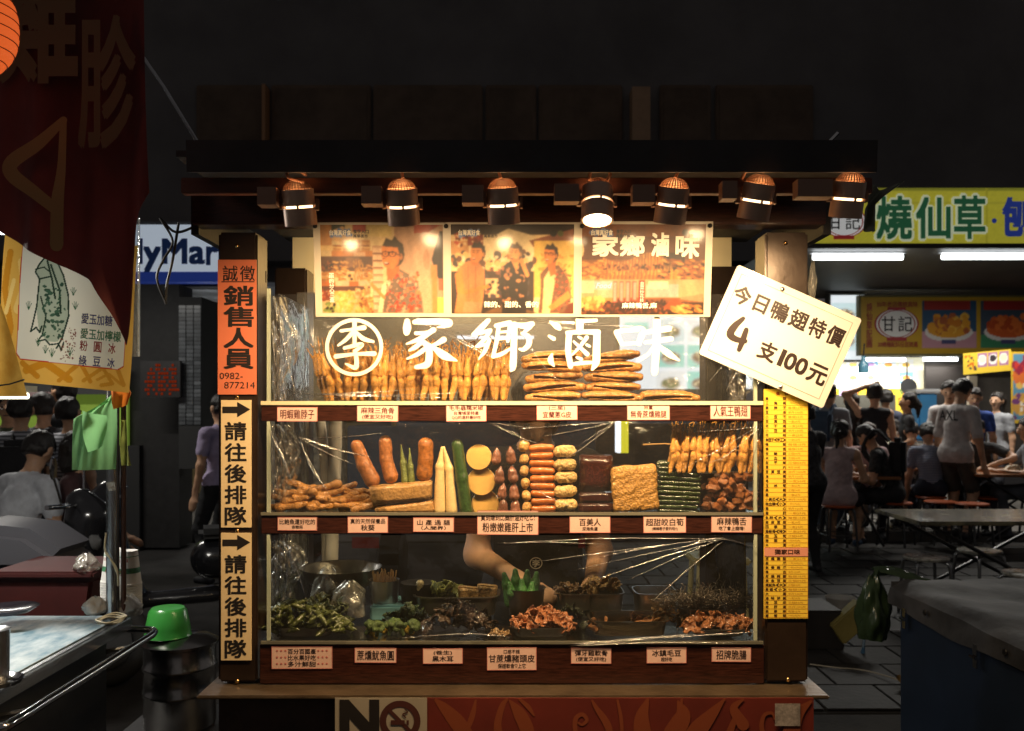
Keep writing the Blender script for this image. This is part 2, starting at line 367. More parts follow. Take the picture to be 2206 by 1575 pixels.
def blob(name, prims, res, k=.02, disp=None, cut=None):
    """one continuous closed surface round all prims (surface nets); faces take the material of the nearest prim"""
    lo = np.min([np.minimum(p[0], p[1]) - max(p[2], p[3]) * (max(1, p[5][1]) if p[5] else 1) for p in prims], 0) - 3 * res
    hi = np.max([np.maximum(p[0], p[1]) + max(p[2], p[3]) * (max(1, p[5][1]) if p[5] else 1) for p in prims], 0) + 3 * res
    n = np.ceil((hi - lo) / res).astype(int) + 1
    D = np.full(n, .25); best = np.full(n, 9.0); mid = np.zeros(n, np.int16)
    ax = [lo[i] + res * np.arange(n[i]) for i in range(3)]
    for p in prims:
        rr = max(p[2], p[3]) * (max(1, p[5][1]) if p[5] else 1) + k + 3 * res
        i0 = np.clip(((np.minimum(p[0], p[1]) - rr - lo) / res).astype(int), 0, n - 1); i1 = np.clip(((np.maximum(p[0], p[1]) + rr - lo) / res).astype(int) + 2, 1, n)
        sl = tuple(slice(i0[i], i1[i]) for i in range(3))
        P = np.stack(np.meshgrid(*[ax[i][sl[i]] for i in range(3)], indexing='ij'), -1)
        d = prim_d(P, p); o = D[sl]; h = np.clip(.5 + .5 * (o - d) / k, 0, 1); D[sl] = o * (1 - h) + d * h - k * h * (1 - h)
        bt = d < best[sl]; best[sl] = np.where(bt, d, best[sl]); mid[sl] = np.where(bt, p[4], mid[sl])
    if disp or cut:
        P = np.stack(np.meshgrid(*ax, indexing='ij'), -1)
        if disp: D = D + disp(P)
        if cut: D = np.maximum(D, cut(P))
    ins = D < 0
    cn = n - 1; cnt = np.zeros(cn); acc = np.zeros((*cn, 3)); idx = np.stack(np.meshgrid(*[np.arange(q) for q in cn], indexing='ij'), -1).astype(float)
    def sub(A, o): return A[o[0]:o[0] + cn[0], o[1]:o[1] + cn[1], o[2]:o[2] + cn[2]]
    for a in range(3):
        for u in (0, 1):
            for w in (0, 1):
                o0 = [0, 0, 0]; o0[(a + 1) % 3] = u; o0[(a + 2) % 3] = w; o1 = list(o0); o1[a] = 1
                A, B = sub(D, o0), sub(D, o1); x = (A < 0) != (B < 0); t = np.where(x, A / np.where(np.abs(A - B) < 1e-9, 1e-9, A - B), 0)
                e = np.zeros((*cn, 3)); e[..., (a + 1) % 3] = u; e[..., (a + 2) % 3] = w; e[..., a] = t; acc += np.where(x[..., None], e, 0); cnt += x
    act = cnt > 0; vid = np.full(cn, -1); vid[act] = np.arange(act.sum())
    V = lo + res * (idx[act] + acc[act] / cnt[act][:, None]); quads = []; mi = []
    for a in range(3):
        b, c = (a + 1) % 3, (a + 2) % 3
        s0 = [slice(1, -1)] * 3; s0[a] = slice(0, -1); s1 = [slice(1, -1)] * 3; s1[a] = slice(1, None)
        A, B = ins[tuple(s0)], ins[tuple(s1)]; x = np.argwhere(A != B)
        if len(x) == 0: continue
        off = np.ones(3, int); off[a] = 0; g = x + off; fl = A[tuple(x.T)]
        def cell(db, dc):
            q = g.copy(); q[:, b] -= db; q[:, c] -= dc; return vid[tuple(q.T)]
        Q = np.stack([cell(1, 1), cell(0, 1), cell(0, 0), cell(1, 0)], 1); Q[~fl] = Q[~fl][:, ::-1]
        quads.append(Q); q2 = g.copy(); mi.append(np.where(fl, mid[tuple(g.T)], mid[tuple((g + np.eye(3, dtype=int)[a]).T)]))
    Q = np.concatenate(quads); MI = np.concatenate(mi); ok = (Q >= 0).all(1); Q, MI = Q[ok], MI[ok]
    me = bpy.data.meshes.new(name); arr_mesh(me, V, Q); me.polygons.foreach_set('material_index', MI.astype(np.int32)); me.polygons.foreach_set('use_smooth', [True] * len(Q))
    return me
# ================================================================== materials used in many places
LAMP = (1.0, 0.68, 0.35)
M_wood = mat('dark_lacquered_wood', (.042, .013, .008), rough=.28, var=.5, vscale=9, stretch=(3, 1, 30), bump=.06, bscale=8, coat=.3)
M_post = mat('bronze_post_paint', (.040, .024, .016), rough=.32, metal=.35, var=.25, vscale=6, bump=.12, bscale=22, coat=.2)
M_black = mat('black_paint', (.016, .014, .014), rough=.45, bump=.05, var=.2)
M_roof = mat('roof_black', (.045, .042, .042), rough=.85, var=.3, vscale=4)
M_cream = mat('cream_board', (.80, .68, .42), rough=.6, var=.08, vscale=3)
M_beam = mat('red_brown_beam', (.11, .036, .02), rough=.5, var=.35, vscale=5, stretch=(1, 8, 8), bump=.1)
M_steel = mat('brushed_steel', (.52, .52, .53), rough=.28, metal=1.0, var=.12, vscale=5, bump=.04, bscale=30)
M_chrome = mat('chrome', (.7, .7, .7), rough=.1, metal=1.0)
M_slab = mat('scuffed_steel_edge', (.125, .088, .056), rough=.30, metal=.55, var=.3, vscale=12, bump=.15, bscale=30)
M_paper = mat('white_paper', (.85, .83, .78), rough=.5, var=.03, vscale=4)
M_laminate = mat('laminated_paper', (.70, .67, .62), rough=.22, var=.04, vscale=3, bump=.08, bscale=5, coat=.4)
M_pink = mat('pink_card', (.80, .52, .43), rough=.45, var=.06, vscale=20, rnd=.05)
M_rim = mat('card_rim', (.55, .17, .15), rough=.5)
M_ink = mat('black_ink', (.018, .014, .013), rough=.5)
M_redink = mat('red_ink', (.30, .02, .02), rough=.5)
M_glass = film_mat('shelf_glass', tint=(.97, .99, .98), gloss=.09, rough=.02, bump=0)
M_edge = mat('glass_edge', (.55, .60, .45), rough=.2, spec=.6)
M_film = film_mat('cling_film', tint=(.97, .97, .97), gloss=.12, rough=.10, bump=.55, bscale=22, stretch=(1, 1, .45), haze=.012)
M_crease = film_mat('film_crease', tint=(.95, .95, .95), gloss=.55, rough=.18, bump=0)
M_white = mat('white_vinyl', (.74, .68, .58), rough=.45)
M_pvc = mat('white_pvc', (.80, .77, .70), rough=.35, var=.06)
M_screw = mat('brass_screw', (.55, .36, .16), rough=.25, metal=1.0)

# ================================================================== ground
g = MB(); g.box(-60, 60, -8, 90, -.3, 0)
struct('ground', g, mat('asphalt', (.032, .030, .029), rough=.8, spec=.2, var=.35, vscale=3, bump=.35, bscale=45))
# paving behind the stall: slabs laid singly where the photo shows them
pav = MB(); pav.box(-.4, 6.0, 2.2, 7.92, .0, .004)
pave = struct('pavement', pav, mat('joint_dirt', (.014, .013, .012), rough=.9))
M_tile = mat('grey_paver', (.030, .028, .027), rough=.60, spec=.18, var=.3, vscale=5, bump=.25, bscale=30, rnd=.3)
tl = MB(); tl.box(-.194, .194, -.194, .194, 0, .012); tlme = tl.mesh('paver', bevel=.004)
for i in range(15):
    for j in range(14):
        o = link('paver', tlme, M_tile, pave, (-.2 + .4 * i + (.2 if j % 2 else 0), 2.42 + .4 * j, .006 + random.uniform(-.0015, .0015)))
        o.rotation_euler = (random.uniform(-.004, .004), random.uniform(-.004, .004), 0)
wk = MB(); wk.box(-12, 14, 7.95, 20, 0, .13)
struct('walkway', wk, mat('walkway_concrete', (.16, .15, .135), rough=.5, var=.25, vscale=2, bump=.15), bevel=.015)

# ================================================================== food cart
cart = thing('food_cart', 'dark wooden braised snack cart with glass shelves under a row of spotlights', 'food cart', (0, .3, 0))
PX0, PX1 = -.76, .766
for nm, x0, x1, y0, y1, z1 in (('post', PX0, -.659, 0, .10, 2.006), ('post', .655, PX1, 0, .10, 2.006), ('post', -.735, -.635, .45, .55, 1.985), ('post', .60, .70, .45, .55, 1.99)):
    b = MB(); b.box(x0, x1, y0, y1, .842, z1); part(nm, b, M_post, cart, bevel=.006)
# header board, ceiling, fascia and valance
b = MB(); b.box(-.81, .795, -.05, .02, 2.016, 2.10); part('header_board', b, M_wood, cart, bevel=.003)
b = MB(); b.box(-.74, .78, -.34, .66, 2.104, 2.118); part('ceiling', b, M_roof, cart)
b = MB(); b.prism(Frame((0, 0, 0), (0, 1, 0), (0, 0, 1)), [(-.39, 2.126), (-.385, 2.058), (-.35, 2.066), (-.35, 2.12), (.66, 2.12), (.70, 2.128), (-.30, 2.135)], -.785, .70); part('roof', b, M_roof, cart)
b = MB(); b.box(-.735, .80, -.325, -.300, 2.0275, 2.0625); part('lamp_beam', b, M_beam, cart, bevel=.002)
b = MB(); b.box(-.71, .71, .575, .59, 1.925, 2.103); part('valance', b, M_cream, cart)
for x in (-.83, .805): part('side_rail', MB().box(x, x + .02, .0, .64, 2.0, 2.102), M_black, cart)
# slab
b = MB(); b.box(-.785, .79, -.09, .62, .8265, .836); part('counter_slab', b, M_slab, cart, bevel=.003)
# front boards of the shelves
for z0, z1 in ((1.517, 1.5605), (1.226, 1.2735)):
    b = MB(); b.box(-.648, .648, -.002, .016, z0, z1); part('shelf_board', b, M_wood, cart, bevel=.0015)
b = MB(); b.box(-.652, .652, -.002, .016, .838, .940); part('base_board', b, M_wood, cart, bevel=.002)
for z in (1.5625, 1.2755, .943):
    b = MB(); b.box(-.648, .648, .0, .44, z, z + .006); part('glass_shelf', b, M_glass, cart)
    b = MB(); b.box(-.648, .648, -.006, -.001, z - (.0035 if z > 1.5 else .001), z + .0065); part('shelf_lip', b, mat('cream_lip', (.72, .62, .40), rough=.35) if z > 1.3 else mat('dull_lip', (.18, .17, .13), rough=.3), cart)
b = MB(); b.box(-.648, .648, .40, .44, 1.540, 1.561); part('shelf_bracket', b, M_cream, cart)
# side glass
for x in (-.63, .63):
    b = MB(); b.box(x - .003, x + .003, .105, .445, .95, 1.86); part('side_glass', b, film_mat('side_glass', tint=(.86, .90, .88), gloss=.25, rough=.1, bump=.5, bscale=10), cart)
    b = MB(); b.box(x - .004, x + .004, .0, .01, .95, 1.86); part('glass_trim', b, M_edge, cart)
# lower body of the cart
b = MB(); b.box(-.74, .745, -.055, .58, .10, .826); part('cabinet', b, mat('cabinet_dark', (.055, .03, .02), rough=.6, var=.3), cart)
for x in (-.62, .62):
    for y in (.06, .45):
        b = MB(); b.lathe([(.0, -.018), (.03, -.018), (.05, -.014), (.05, .014), (.03, .018), (0, .018)], (x, y, .05), 16, axis=(1, 0, 0)); part('wheel', b, M_black, cart, smooth=40)
# printed skirt
F = FY(-.092); sk = MB(); sk.sheet(F, 920, 1503, 1752, 1900, 0, .003)
skirt = part('skirt', sk, mat('red_skirt', (.13, .015, .008), rough=.6, var=.15, vscale=8), cart)
sw = [[(1010, 1590, 30), (985, 1555, 34), (958, 1525, 22), (940, 1508, 8)], [(1005, 1575, 10), (1018, 1540, 12), (1025, 1508, 4)],
      [(1078, 1600, 22), (1072, 1560, 16), (1082, 1520, 12), (1092, 1506, 6)], [(1098, 1508, 4), (1118, 1535, 26), (1135, 1570, 30), (1140, 1610, 26)], [(1120, 1506, 6), (1138, 1522, 10), (1150, 1540, 4)],
      [(1255, 1600, 10), (1240, 1575, 10), (1240, 1548, 10), (1254, 1538, 9), (1264, 1550, 8), (1254, 1560, 6), (1245, 1556, 4)],
      [(1318, 1600, 10), (1308, 1560, 16), (1285, 1525, 10), (1275, 1508, 4)], [(1340, 1600, 6), (1338, 1550, 8), (1330, 1508, 5)],
      [(1395, 1505, 6), (1382, 1545, 30), (1385, 1590, 40)], [(1460, 1510, 5), (1470, 1540, 34), (1450, 1580, 44)], [(1440, 1600, 8), (1462, 1560, 8), (1468, 1506, 5)],
      [(1560, 1505, 4), (1530, 1540, 26), (1500, 1575, 40), (1480, 1610, 30)], [(1585, 1540, 10), (1570, 1580, 16), (1560, 1620, 16)], [(1600, 1505, 4), (1580, 1525, 18), (1600, 1560, 26)],
      [(1660, 1600, 8), (1640, 1570, 10), (1645, 1540, 8), (1662, 1535, 6), (1668, 1548, 4)], [(1745, 1510, 6), (1715, 1540, 28), (1700, 1590, 40)]]
for i_, q_ in enumerate(sw): brushes(F, [q_], mat('orange_print', (.21, .045, .014), rough=.6), skirt, n=.0034 + .0001 * i_, name='swirl_print')
b = MB(); b.sheet(F, 1668, 1514, 1722, 1562, .0062, .0066); part('sticker', b, mat('grubby_sticker', (.30, .26, .24), rough=.6, var=.4, vscale=90), cart)
# screws on the posts
def screw(F, u, v, n, parent, r=5, m=None):
    b = MB(); c = F.pt(u, v, n); s = np.linalg.norm(F.U) * r
    b.lathe([(s, 0), (s * .95, s * .35), (s * .6, s * .7), (0, s * .85)], c, 10, axis=tuple(F.N)); return part('screw', b, m or M_screw, parent, smooth=50)
F0 = FY(0)
for u, v in ((511, 530), (511, 1468), (511, 1143), (511, 856), (1692, 524), (1698, 1464)): screw(F0, u, v, .0005, cart)
b = MB(); b.sheet(F0, 574, 585, 576, 610, .002, .01); part('hinge', b, M_black, cart)

# ---- no-smoking notice
F = FY(-.098)
o = single('no_smoking_notice', MB().sheet(F, 722, 1503, 920, 1640, 0, .001), mat('aged_paper', (.36, .31, .24), rough=.6, var=.12, vscale=5), 'cream no smoking notice with a big black N on the cart front', 'notice')
lettering(F, [('N', 737, 1512, 812, 1590, dict(bold=.045))], M_ink, o, .0016)
ring = MB(); cx, cyy = 862, 1553
ring.add([F.pt(cx + r * math.cos(a), cyy + r * math.sin(a), .0016) for r in (44, 30) for a in np.linspace(0, 2 * math.pi, 41)[:-1]], [(i, (i + 1) % 40, 40 + (i + 1) % 40, 40 + i) for i in range(40)])
brush(ring, F, [(840, 1531, 8), (884, 1575, 8)], .0019); ring.sheet(F, 842, 1551, 872, 1561, .0020, .0022); ring.sheet(F, 876, 1551, 881, 1561, .0020, .0022); brush(ring, F, [(874, 1545, 3), (868, 1538, 3), (878, 1534, 3), (872, 1527, 2)], .0021)
part('no_smoking_symbol', ring, mat('dark_red_brown_ink', (.07, .02, .015), rough=.5), o, recalc=False)

# ---- orange recruiting sign and the two queue signs on the left post
def board(name, F, x0, y0, x1, y1, m, label, cat, th=.003, n0=.0, group=None, bevel=0):
    b = MB(); b.sheet(F, x0, y0, x1, y1, n0, n0 + th); return single(name, b, m, label, cat, group, bevel=bevel)
Fp = FY(-.0012)
o = board('recruiting_sign', Fp, 470, 560, 553, 850, mat('orange_sheet', (.74, .20, .10), rough=.4, var=.06, vscale=4), 'orange recruiting notice with a phone number high on the left post', 'sign')
lettering(Fp, [('誠', 481, 573, 513, 606, dict(bold=.012)), ('徵', 518, 573, 550, 606, dict(bold=.012)), ('銷售人員', 484, 615, 546, 796, dict(vertical=True, bold=.024)), ('0982-', 474, 803, 524, 817, dict(bold=0)), ('877214', 484, 823, 550, 837, dict(bold=0))], M_ink, o, .0036)
b = MB(); b.sheet(Fp, 478, 606.5, 549, 608.5, .0034, .0038); part('underline', b, M_ink, o)
M_cloth = mat('cream_sign_sheet', (.86, .66, .38), rough=.5, var=.05, vscale=5)
for y0, lab in ((862, 'upper cream queue sign with arrow and five characters on left post'), (1148, 'lower cream queue sign with arrow and five characters on left post')):
    o = board('queue_sign', Fp, 477, y0, 542, y0 + 274, M_cloth, lab, 'sign')
    a = MB(); a.poly(Fp, [(480, y0 + 14), (512, y0 + 14), (512, y0 + 4), (540, y0 + 20), (512, y0 + 37), (512, y0 + 28), (480, y0 + 28)], .0036); part('arrow', a, M_ink, o, recalc=False)
    lettering(Fp, [('請往後排隊', 486, y0 + 44, 531, y0 + 272, dict(vertical=True, bold=.02, gap=.16))], M_ink, o, .0036)

# ---- yellow price list on the right post
M_yel = mat('yellow_price_sheet', (.90, .62, .06), rough=.42, var=.04, vscale=6)
pl = board('price_list', Fp, 1645, 838, 1740, 1332, M_yel, 'long yellow price list of many ruled rows on the right post', 'price list')
rows = MB(); tx = MB(); tx2 = MB()
names = ['雞腿', '三角骨', '雞脖子', '豆皮', '小豆干', '百頁豆', '花干捲', '小豆腸', '花枝', '魚豆子(手工)', '鴨翅', '鴨舌', '杏鮑菇', '米血糕', '甜不辣', '貢丸', '百頁豆腐', '海帶', '毛豆', '玉米筍', '黑輪', '雞皮', '小黃瓜(大)', '豬血糕(小)', '雞心', '雞肝', '魚卵(大)', '脆皮豆腐', '四季豆', '雞軟骨(特)', '白玉筍', '豬頭皮', '木耳']
names2 = ['蔗燻雞腿', '雞爪', '無骨雞爪', '鴨血', '蔗燻豬腳', '黃金豆腐', '燻魷魚(大)', '雞翅(小)', '大腸', '滷味拼盤', '豬耳朵', '豬肝連', '雞胗串', '蘿蔔糕']
y = 854.0
def row(nm, y, h):
    rows.sheet(Fp, 1647, y + h - .7, 1739, y + h, .0032, .0034)
    n_ = len(nm); step = 38.0 / max(n_ - 1, 1)
    for i, ch in enumerate(nm): write(tx, Fp, ch, 1648.5 + i * step - (0 if i == 0 else 1), y + 1.6, 1648.5 + i * step + 6.0, y + h - 1.8, .0035, bold=.02, res=1)
    write(tx2, Fp, random.choice(['一支20元', '三個50元', '一份30元(大)', '每個15元', '一串25元', '半斤100元']), 1697, y + 2.4, 1697 + random.choice([26, 32, 38]), y + h - 2.4, .0035, bold=.0, res=1)
for nm in names: row(nm, y, 9.85); y += 9.85
ph = MB(); ph.sheet(Fp, 1645.5, y + .6, 1739.5, y + 19, .0032, .0042); part('heading_strip', ph, mat('pink_strip', (.72, .30, .20), rough=.5), pl)
write(tx, Fp, '獨家口味', 1668, y + 4, 1722, y + 14.5, .0046, bold=.02, res=2); y += 19.6
for nm in names2: row(nm, y, (1332 - y0 * 0 - 1200) / 14 if False else 9.4); y += 9.4
for x in (1646, 1691.5, 1739): rows.sheet(Fp, x, 854, x + .7, 1331, .0036, .00375)
part('ruling', rows, mat('brown_rule', (.45, .17, .02), rough=.5), pl); part('lettering', tx, mat('brown_ink', (.06, .02, .01), rough=.5), pl, recalc=False); part('price_lettering', tx2, mat('faint_orange_ink', (.55, .25, .02), rough=.5), pl, recalc=False)['kind'] = 'stuff'
lettering(Fp, [('價', 1671, 844, 1678, 851.5), ('目', 1690, 844, 1696, 851.5), ('表', 1707, 844, 1714, 851.5)], mat('red_brown_ink', (.35, .08, .02), rough=.5), pl, .0036, res=2, bold=.02)

# ---- tilted sale sign
cu, su = 267 / 292, 118 / 292; s_ = S(-.02)
Fs = Frame(W(1590, 570, -.02), (cu * s_, 0, -su * s_), (-su * s_, 0, -cu * s_))
sl = MB(); sl.prism(Fs, [(4, 0), (288, 0), (292, 4), (292, 206), (288, 210), (4, 210), (0, 206), (0, 4)], -.004, 0)
sale = single('sale_sign', sl, M_laminate, 'tilted white sale sign with hand lettered black characters on the right post', 'sign')
bd = MB()
for a in ((15, 15, 277, 15.8), (15, 194.2, 277, 195), (15, 15.8, 15.8, 194.2), (276.2, 15.8, 277, 194.2)): bd.sheet(Fs, a[0], a[1], a[2], a[3], .0003, .0006)
part('border_line', bd, mat('brown_line', (.25, .12, .08)), sale)
M_mark = mat('brown_black_marker', (.025, .012, .01), rough=.5)
lettering(Fs, [('今', 17, 38, 54, 77), ('日', 66, 41, 94, 76), ('鴨', 105, 37, 142, 76), ('翅', 149, 37, 187, 75), ('特', 194, 37, 229, 76), ('價', 236, 36, 272, 76), ('支', 115, 126, 153, 165), ('1', 164, 128, 171, 163), ('0', 176, 128, 199, 163), ('0', 202, 128, 225, 163), ('元', 232, 127, 272, 167)], M_mark, sale, .0008, bold=.026)
brushes(Fs, [[(57, 102, 9), (47, 124, 15), (45, 144, 17), (60, 149, 13), (80, 145, 11)], [(73, 122, 11), (75, 145, 13), (76, 167, 10)]], M_mark, sale, .0009)
for u, v in ((109, 10), (190, 204)): screw(Fs, u, v, .0006, sale, 5, M_steel)

# ---- pink name cards along the three boards
def card(x0, y0, x1, y1, lines, what, Yc=-.0045, special=False):
    Fc = FY(Yc + .0009); tilt = random.uniform(-.008, .008)
    Fc = Frame(Fc.O + Fc.U * ((x0 + x1) / 2) + Fc.V * ((y0 + y1) / 2), Fc.U + Fc.V * tilt, Fc.V - Fc.U * tilt); w, h = (x1 - x0) / 2, (y1 - y0) / 2
    b = MB(); b.sheet(Fc, -w, -h, w, h, -.0004, 0); o = single('name_card', b, M_pink, 'pink name card ' + what, 'name card', 'pink name cards along the shelf boards')
    r_ = MB(); t = 1.1
    for a in ((-w, -h, w, -h + t), (-w, h - t, w, h), (-w, -h + t, -w + t, h - t), (w - t, -h + t, w, h - t)): r_.sheet(Fc, *a, .0001, .0003)
    part('card_rim', r_, M_rim, o); tot = sum(q[1] for q in lines); yy = -h + 3.5; H = 2 * h - 7; tb = MB()
    for body, wt, wf in lines:
        hh = H * wt / tot; write(tb, Fc, body, -w * wf, yy + hh * .08, w * wf, yy + hh * .92, .0004, bold=.014, res=2); yy += hh
    part('lettering', tb, M_mark if y0 > 1000 else mat('maroon_ink', (.09, .012, .012), rough=.5), o, recalc=False)
    if special:
        d = MB()
        for i in range(3):
            for sx in (-1, 1):
                for j in range(3):
                    c = Fc.pt(sx * (w - 12 - 9 * i), -h + 9 + 14 * j, .0004); d.lathe([(.003, 0), (.0015, .0002)], c, 6, axis=(0, -1, 0))
        part('paw_print', d, M_rim, o)
    return o
cards = [(597, 877, 684, 908, [('明蝦雞脖子', 1, .84)], 'of one line at the left end of the top shelf board'),
 (769, 873, 858, 908, [('麻辣三角骨', 1.3, .8), ('(便宜又好吃)', 1, .74)], 'of two lines below the left half of the standing wings'),
 (961, 869, 1048, 908, [('毛毛蟲糯米椒', 1.2, .84), ('台灣埔里特產', .9, .62), ('QQ的連籽最好吃', .9, .72)], 'of three lines on the top shelf board'),
 (1156, 869, 1244, 905, [('(三星)', .8, .4), ('宜蘭蔥G皮', 1, .7)], 'with a bracketed first line below the stacked folded skins'),
 (1351, 867, 1443, 905, [('限量', .7, .2), ('無骨蔗燻雞腿', 1, .84)], 'with a tiny first line on the top shelf board'),
 (1530, 869, 1617, 903, [('人氣王鴨翅', 1, .84)], 'of one line at the right end of the top shelf board'),
 (598, 1114, 683, 1143, [('比鮑魚還好吃的', 1.1, .9), ('杏鮑菇', .7, .28)], 'at the left end of the middle shelf board'),
 (749, 1113, 836, 1148, [('真的天然保養品', 1, .86), ('秋葵', 1.2, .34)], 'below the brown tofu slabs on the middle board'),
 (890, 1115, 978, 1146, [('山 產 過 貓', 1.3, .8), ('（人間界）', .9, .6)], 'below the white bamboo shoots on the middle board'),
 (1028, 1100, 1160, 1152, [('賣到賺到比鵝肝還好吃ㄛ!', .9, .88), ('粉嫩嫩雞肝上市', 1.1, .82)], 'largest on the middle board, below the hearts'),
 (1227, 1112, 1315, 1148, [('百美人', 1.3, .52), ('深海魚蛋', .7, .38)], 'below the dark red cakes on the middle board'),
 (1386, 1112, 1478, 1148, [('超甜皎白筍', 1.3, .88), ('(補補君子愛的啦!!)', .7, .6)], 'below the green bean bundle on the middle board'),
 (1532, 1110, 1620, 1147, [('麻辣鴨舌', 1.3, .72), ('吃了會上癮唷!', .7, .62)], 'at the right end of the middle shelf board'),
 (585, 1393, 716, 1441, [('百分百國產', 1, .46), ('比水果好吃', 1, .46), ('多汁鮮甜', 1, .46)], 'of three lines with dotted sides at the bottom left'),
 (764, 1396, 854, 1428, [('蔗燻魷魚圓', 1, .88)], 'of one line below the broccoli on the base board'),
 (911, 1397, 997, 1430, [('(養生)', .9, .46), ('黑木耳', 1.1, .52)], 'below the dark wood ear on the base board'),
 (1049, 1395, 1156, 1444, [('口感不錯', .7, .32), ('甘蔗燻豬頭皮', 1.3, .92), ('保證軟會♡上它', .8, .56)], 'of three lines below the pink pork strips'),
 (1230, 1396, 1317, 1430, [('彈牙雞軟骨', 1.2, .8), ('(便宜又好吃)', 1, .74)], 'below the left side of the oval tray on the base board'),
 (1393, 1395, 1479, 1429, [('冰鎮毛豆', 1.3, .72), ('超好吃', .8, .28)], 'below the right side of the oval tray on the base board'),
 (1533, 1395, 1618, 1426, [('招牌脆腸', 1, .76)], 'of one line at the right end of the base board')]
for i, c in enumerate(cards): card(*c[:6], special=(i == 13))

# ---- white brush lettering on the film of the top tier
FL = FY(-.010)
sg = thing('shop_name_lettering', 'large white brush lettering with ringed first character across the top tier film', 'lettering', FL.pt(1080, 800))
ring = MB(); ring.add([FL.pt(763 + r * math.cos(a), 748 + r * math.sin(a), 0) for r in (62.5, 54.5) for a in np.linspace(0, 2 * math.pi, 49)[:-1]], [(i, (i + 1) % 48, 48 + (i + 1) % 48, 48 + i) for i in range(48)])
part('ring', ring, M_white, sg, recalc=False)
CH = {
 'plum': [[(735, 713, 7), (762, 709, 7), (784, 706, 11)], [(764, 694, 10), (764, 742, 8)], [(760, 716, 9), (745, 732, 8), (729, 744, 5)], [(768, 716, 6), (783, 730, 10), (804, 736, 6)], [(742, 750, 7), (775, 742, 9), (780, 745, 7), (764, 757, 8)], [(765, 756, 8), (768, 772, 9), (766, 792, 10), (745, 784, 4)], [(724, 768, 10), (765, 763, 7), (806, 762, 11)]],
 'home': [[(877, 692, 12), (877, 706, 18), (876, 716, 14)], [(893, 694, 10), (918, 690, 20), (950, 693, 14), (966, 696, 19)], [(966, 699, 13), (955, 703, 8), (942, 705, 3)], [(896, 718, 8), (920, 717, 9), (934, 711, 12)], [(930, 714, 10), (905, 730, 11), (876, 741, 4)], [(903, 730, 8), (921, 746, 14), (925, 765, 15), (920, 785, 15), (897, 791, 9)], [(908, 737, 10), (895, 748, 10), (882, 755, 5)], [(914, 753, 10), (898, 764, 9), (877, 773, 4)], [(916, 738, 7), (935, 750, 10), (957, 766, 18), (984, 777, 4)], [(956, 732, 13), (942, 740, 9), (930, 744, 5)]],
 'village': [[(1052, 690, 10), (1037, 706, 13), (1020, 721, 9)], [(1020, 721, 8), (1040, 716, 8), (1054, 712, 8)], [(1056, 712, 9), (1043, 732, 9), (1026, 747, 6)], [(1028, 747, 6), (1050, 741, 7)], [(1054, 733, 9), (1044, 757, 9), (1031, 774, 3)], [(1069, 702, 10), (1098, 696, 12)], [(1074, 705, 9), (1070, 735, 9), (1062, 768, 8)], [(1075, 716, 5), (1096, 714, 6)], [(1074, 731, 5), (1094, 729, 6)], [(1098, 702, 8), (1094, 735, 8)], [(1062, 768, 9), (1080, 763, 9), (1098, 752, 6)], [(1108, 700, 14), (1107, 740, 14), (1105, 788, 15), (1101, 798, 7)], [(1112, 700, 10), (1130, 702, 13), (1146, 698, 12)], [(1142, 704, 10), (1128, 717, 7)], [(1124, 718, 6), (1138, 726, 12), (1139, 742, 12), (1128, 753, 9), (1119, 752, 5)]],
 'braise': [[(1186, 694, 6), (1200, 703, 14), (1205, 708, 9)], [(1183, 724, 6), (1193, 730, 9)], [(1189, 763, 5), (1186, 776, 13), (1193, 788, 5)], [(1249, 688, 18), (1249, 714, 15)], [(1250, 692, 9), (1284, 690, 8)], [(1226, 718, 13), (1224, 755, 13), (1229, 789, 12)], [(1222, 717, 9), (1260, 715, 10), (1288, 716, 13)], [(1286, 718, 15), (1285, 755, 16), (1284, 780, 16), (1276, 796, 6)], [(1231, 785, 7), (1255, 782, 9), (1275, 781, 7)], [(1264, 727, 9), (1250, 746, 7), (1233, 764, 5)], [(1236, 736, 5), (1250, 749, 7), (1265, 763, 10)], [(1246, 726, 5), (1252, 729, 6)], [(1264, 743, 6), (1270, 746, 6)], [(1243, 770, 6), (1252, 774, 8)]],
 'taste': [[(1328, 716, 12), (1340, 742, 9)], [(1332, 714, 9), (1360, 711, 10), (1384, 711, 14), (1376, 740, 12)], [(1342, 741, 8), (1374, 739, 8)], [(1392, 716, 9), (1440, 708, 14)], [(1415, 690, 16), (1414, 740, 17), (1410, 802, 15)], [(1390, 738, 8), (1445, 730, 12)], [(1410, 745, 8), (1395, 764, 8), (1375, 776, 9)], [(1418, 745, 8), (1440, 762, 14), (1462, 776, 5)]]}
for q in CH.values(): brushes(FL, q, M_white, sg, .0004, name='character', step=.0001)

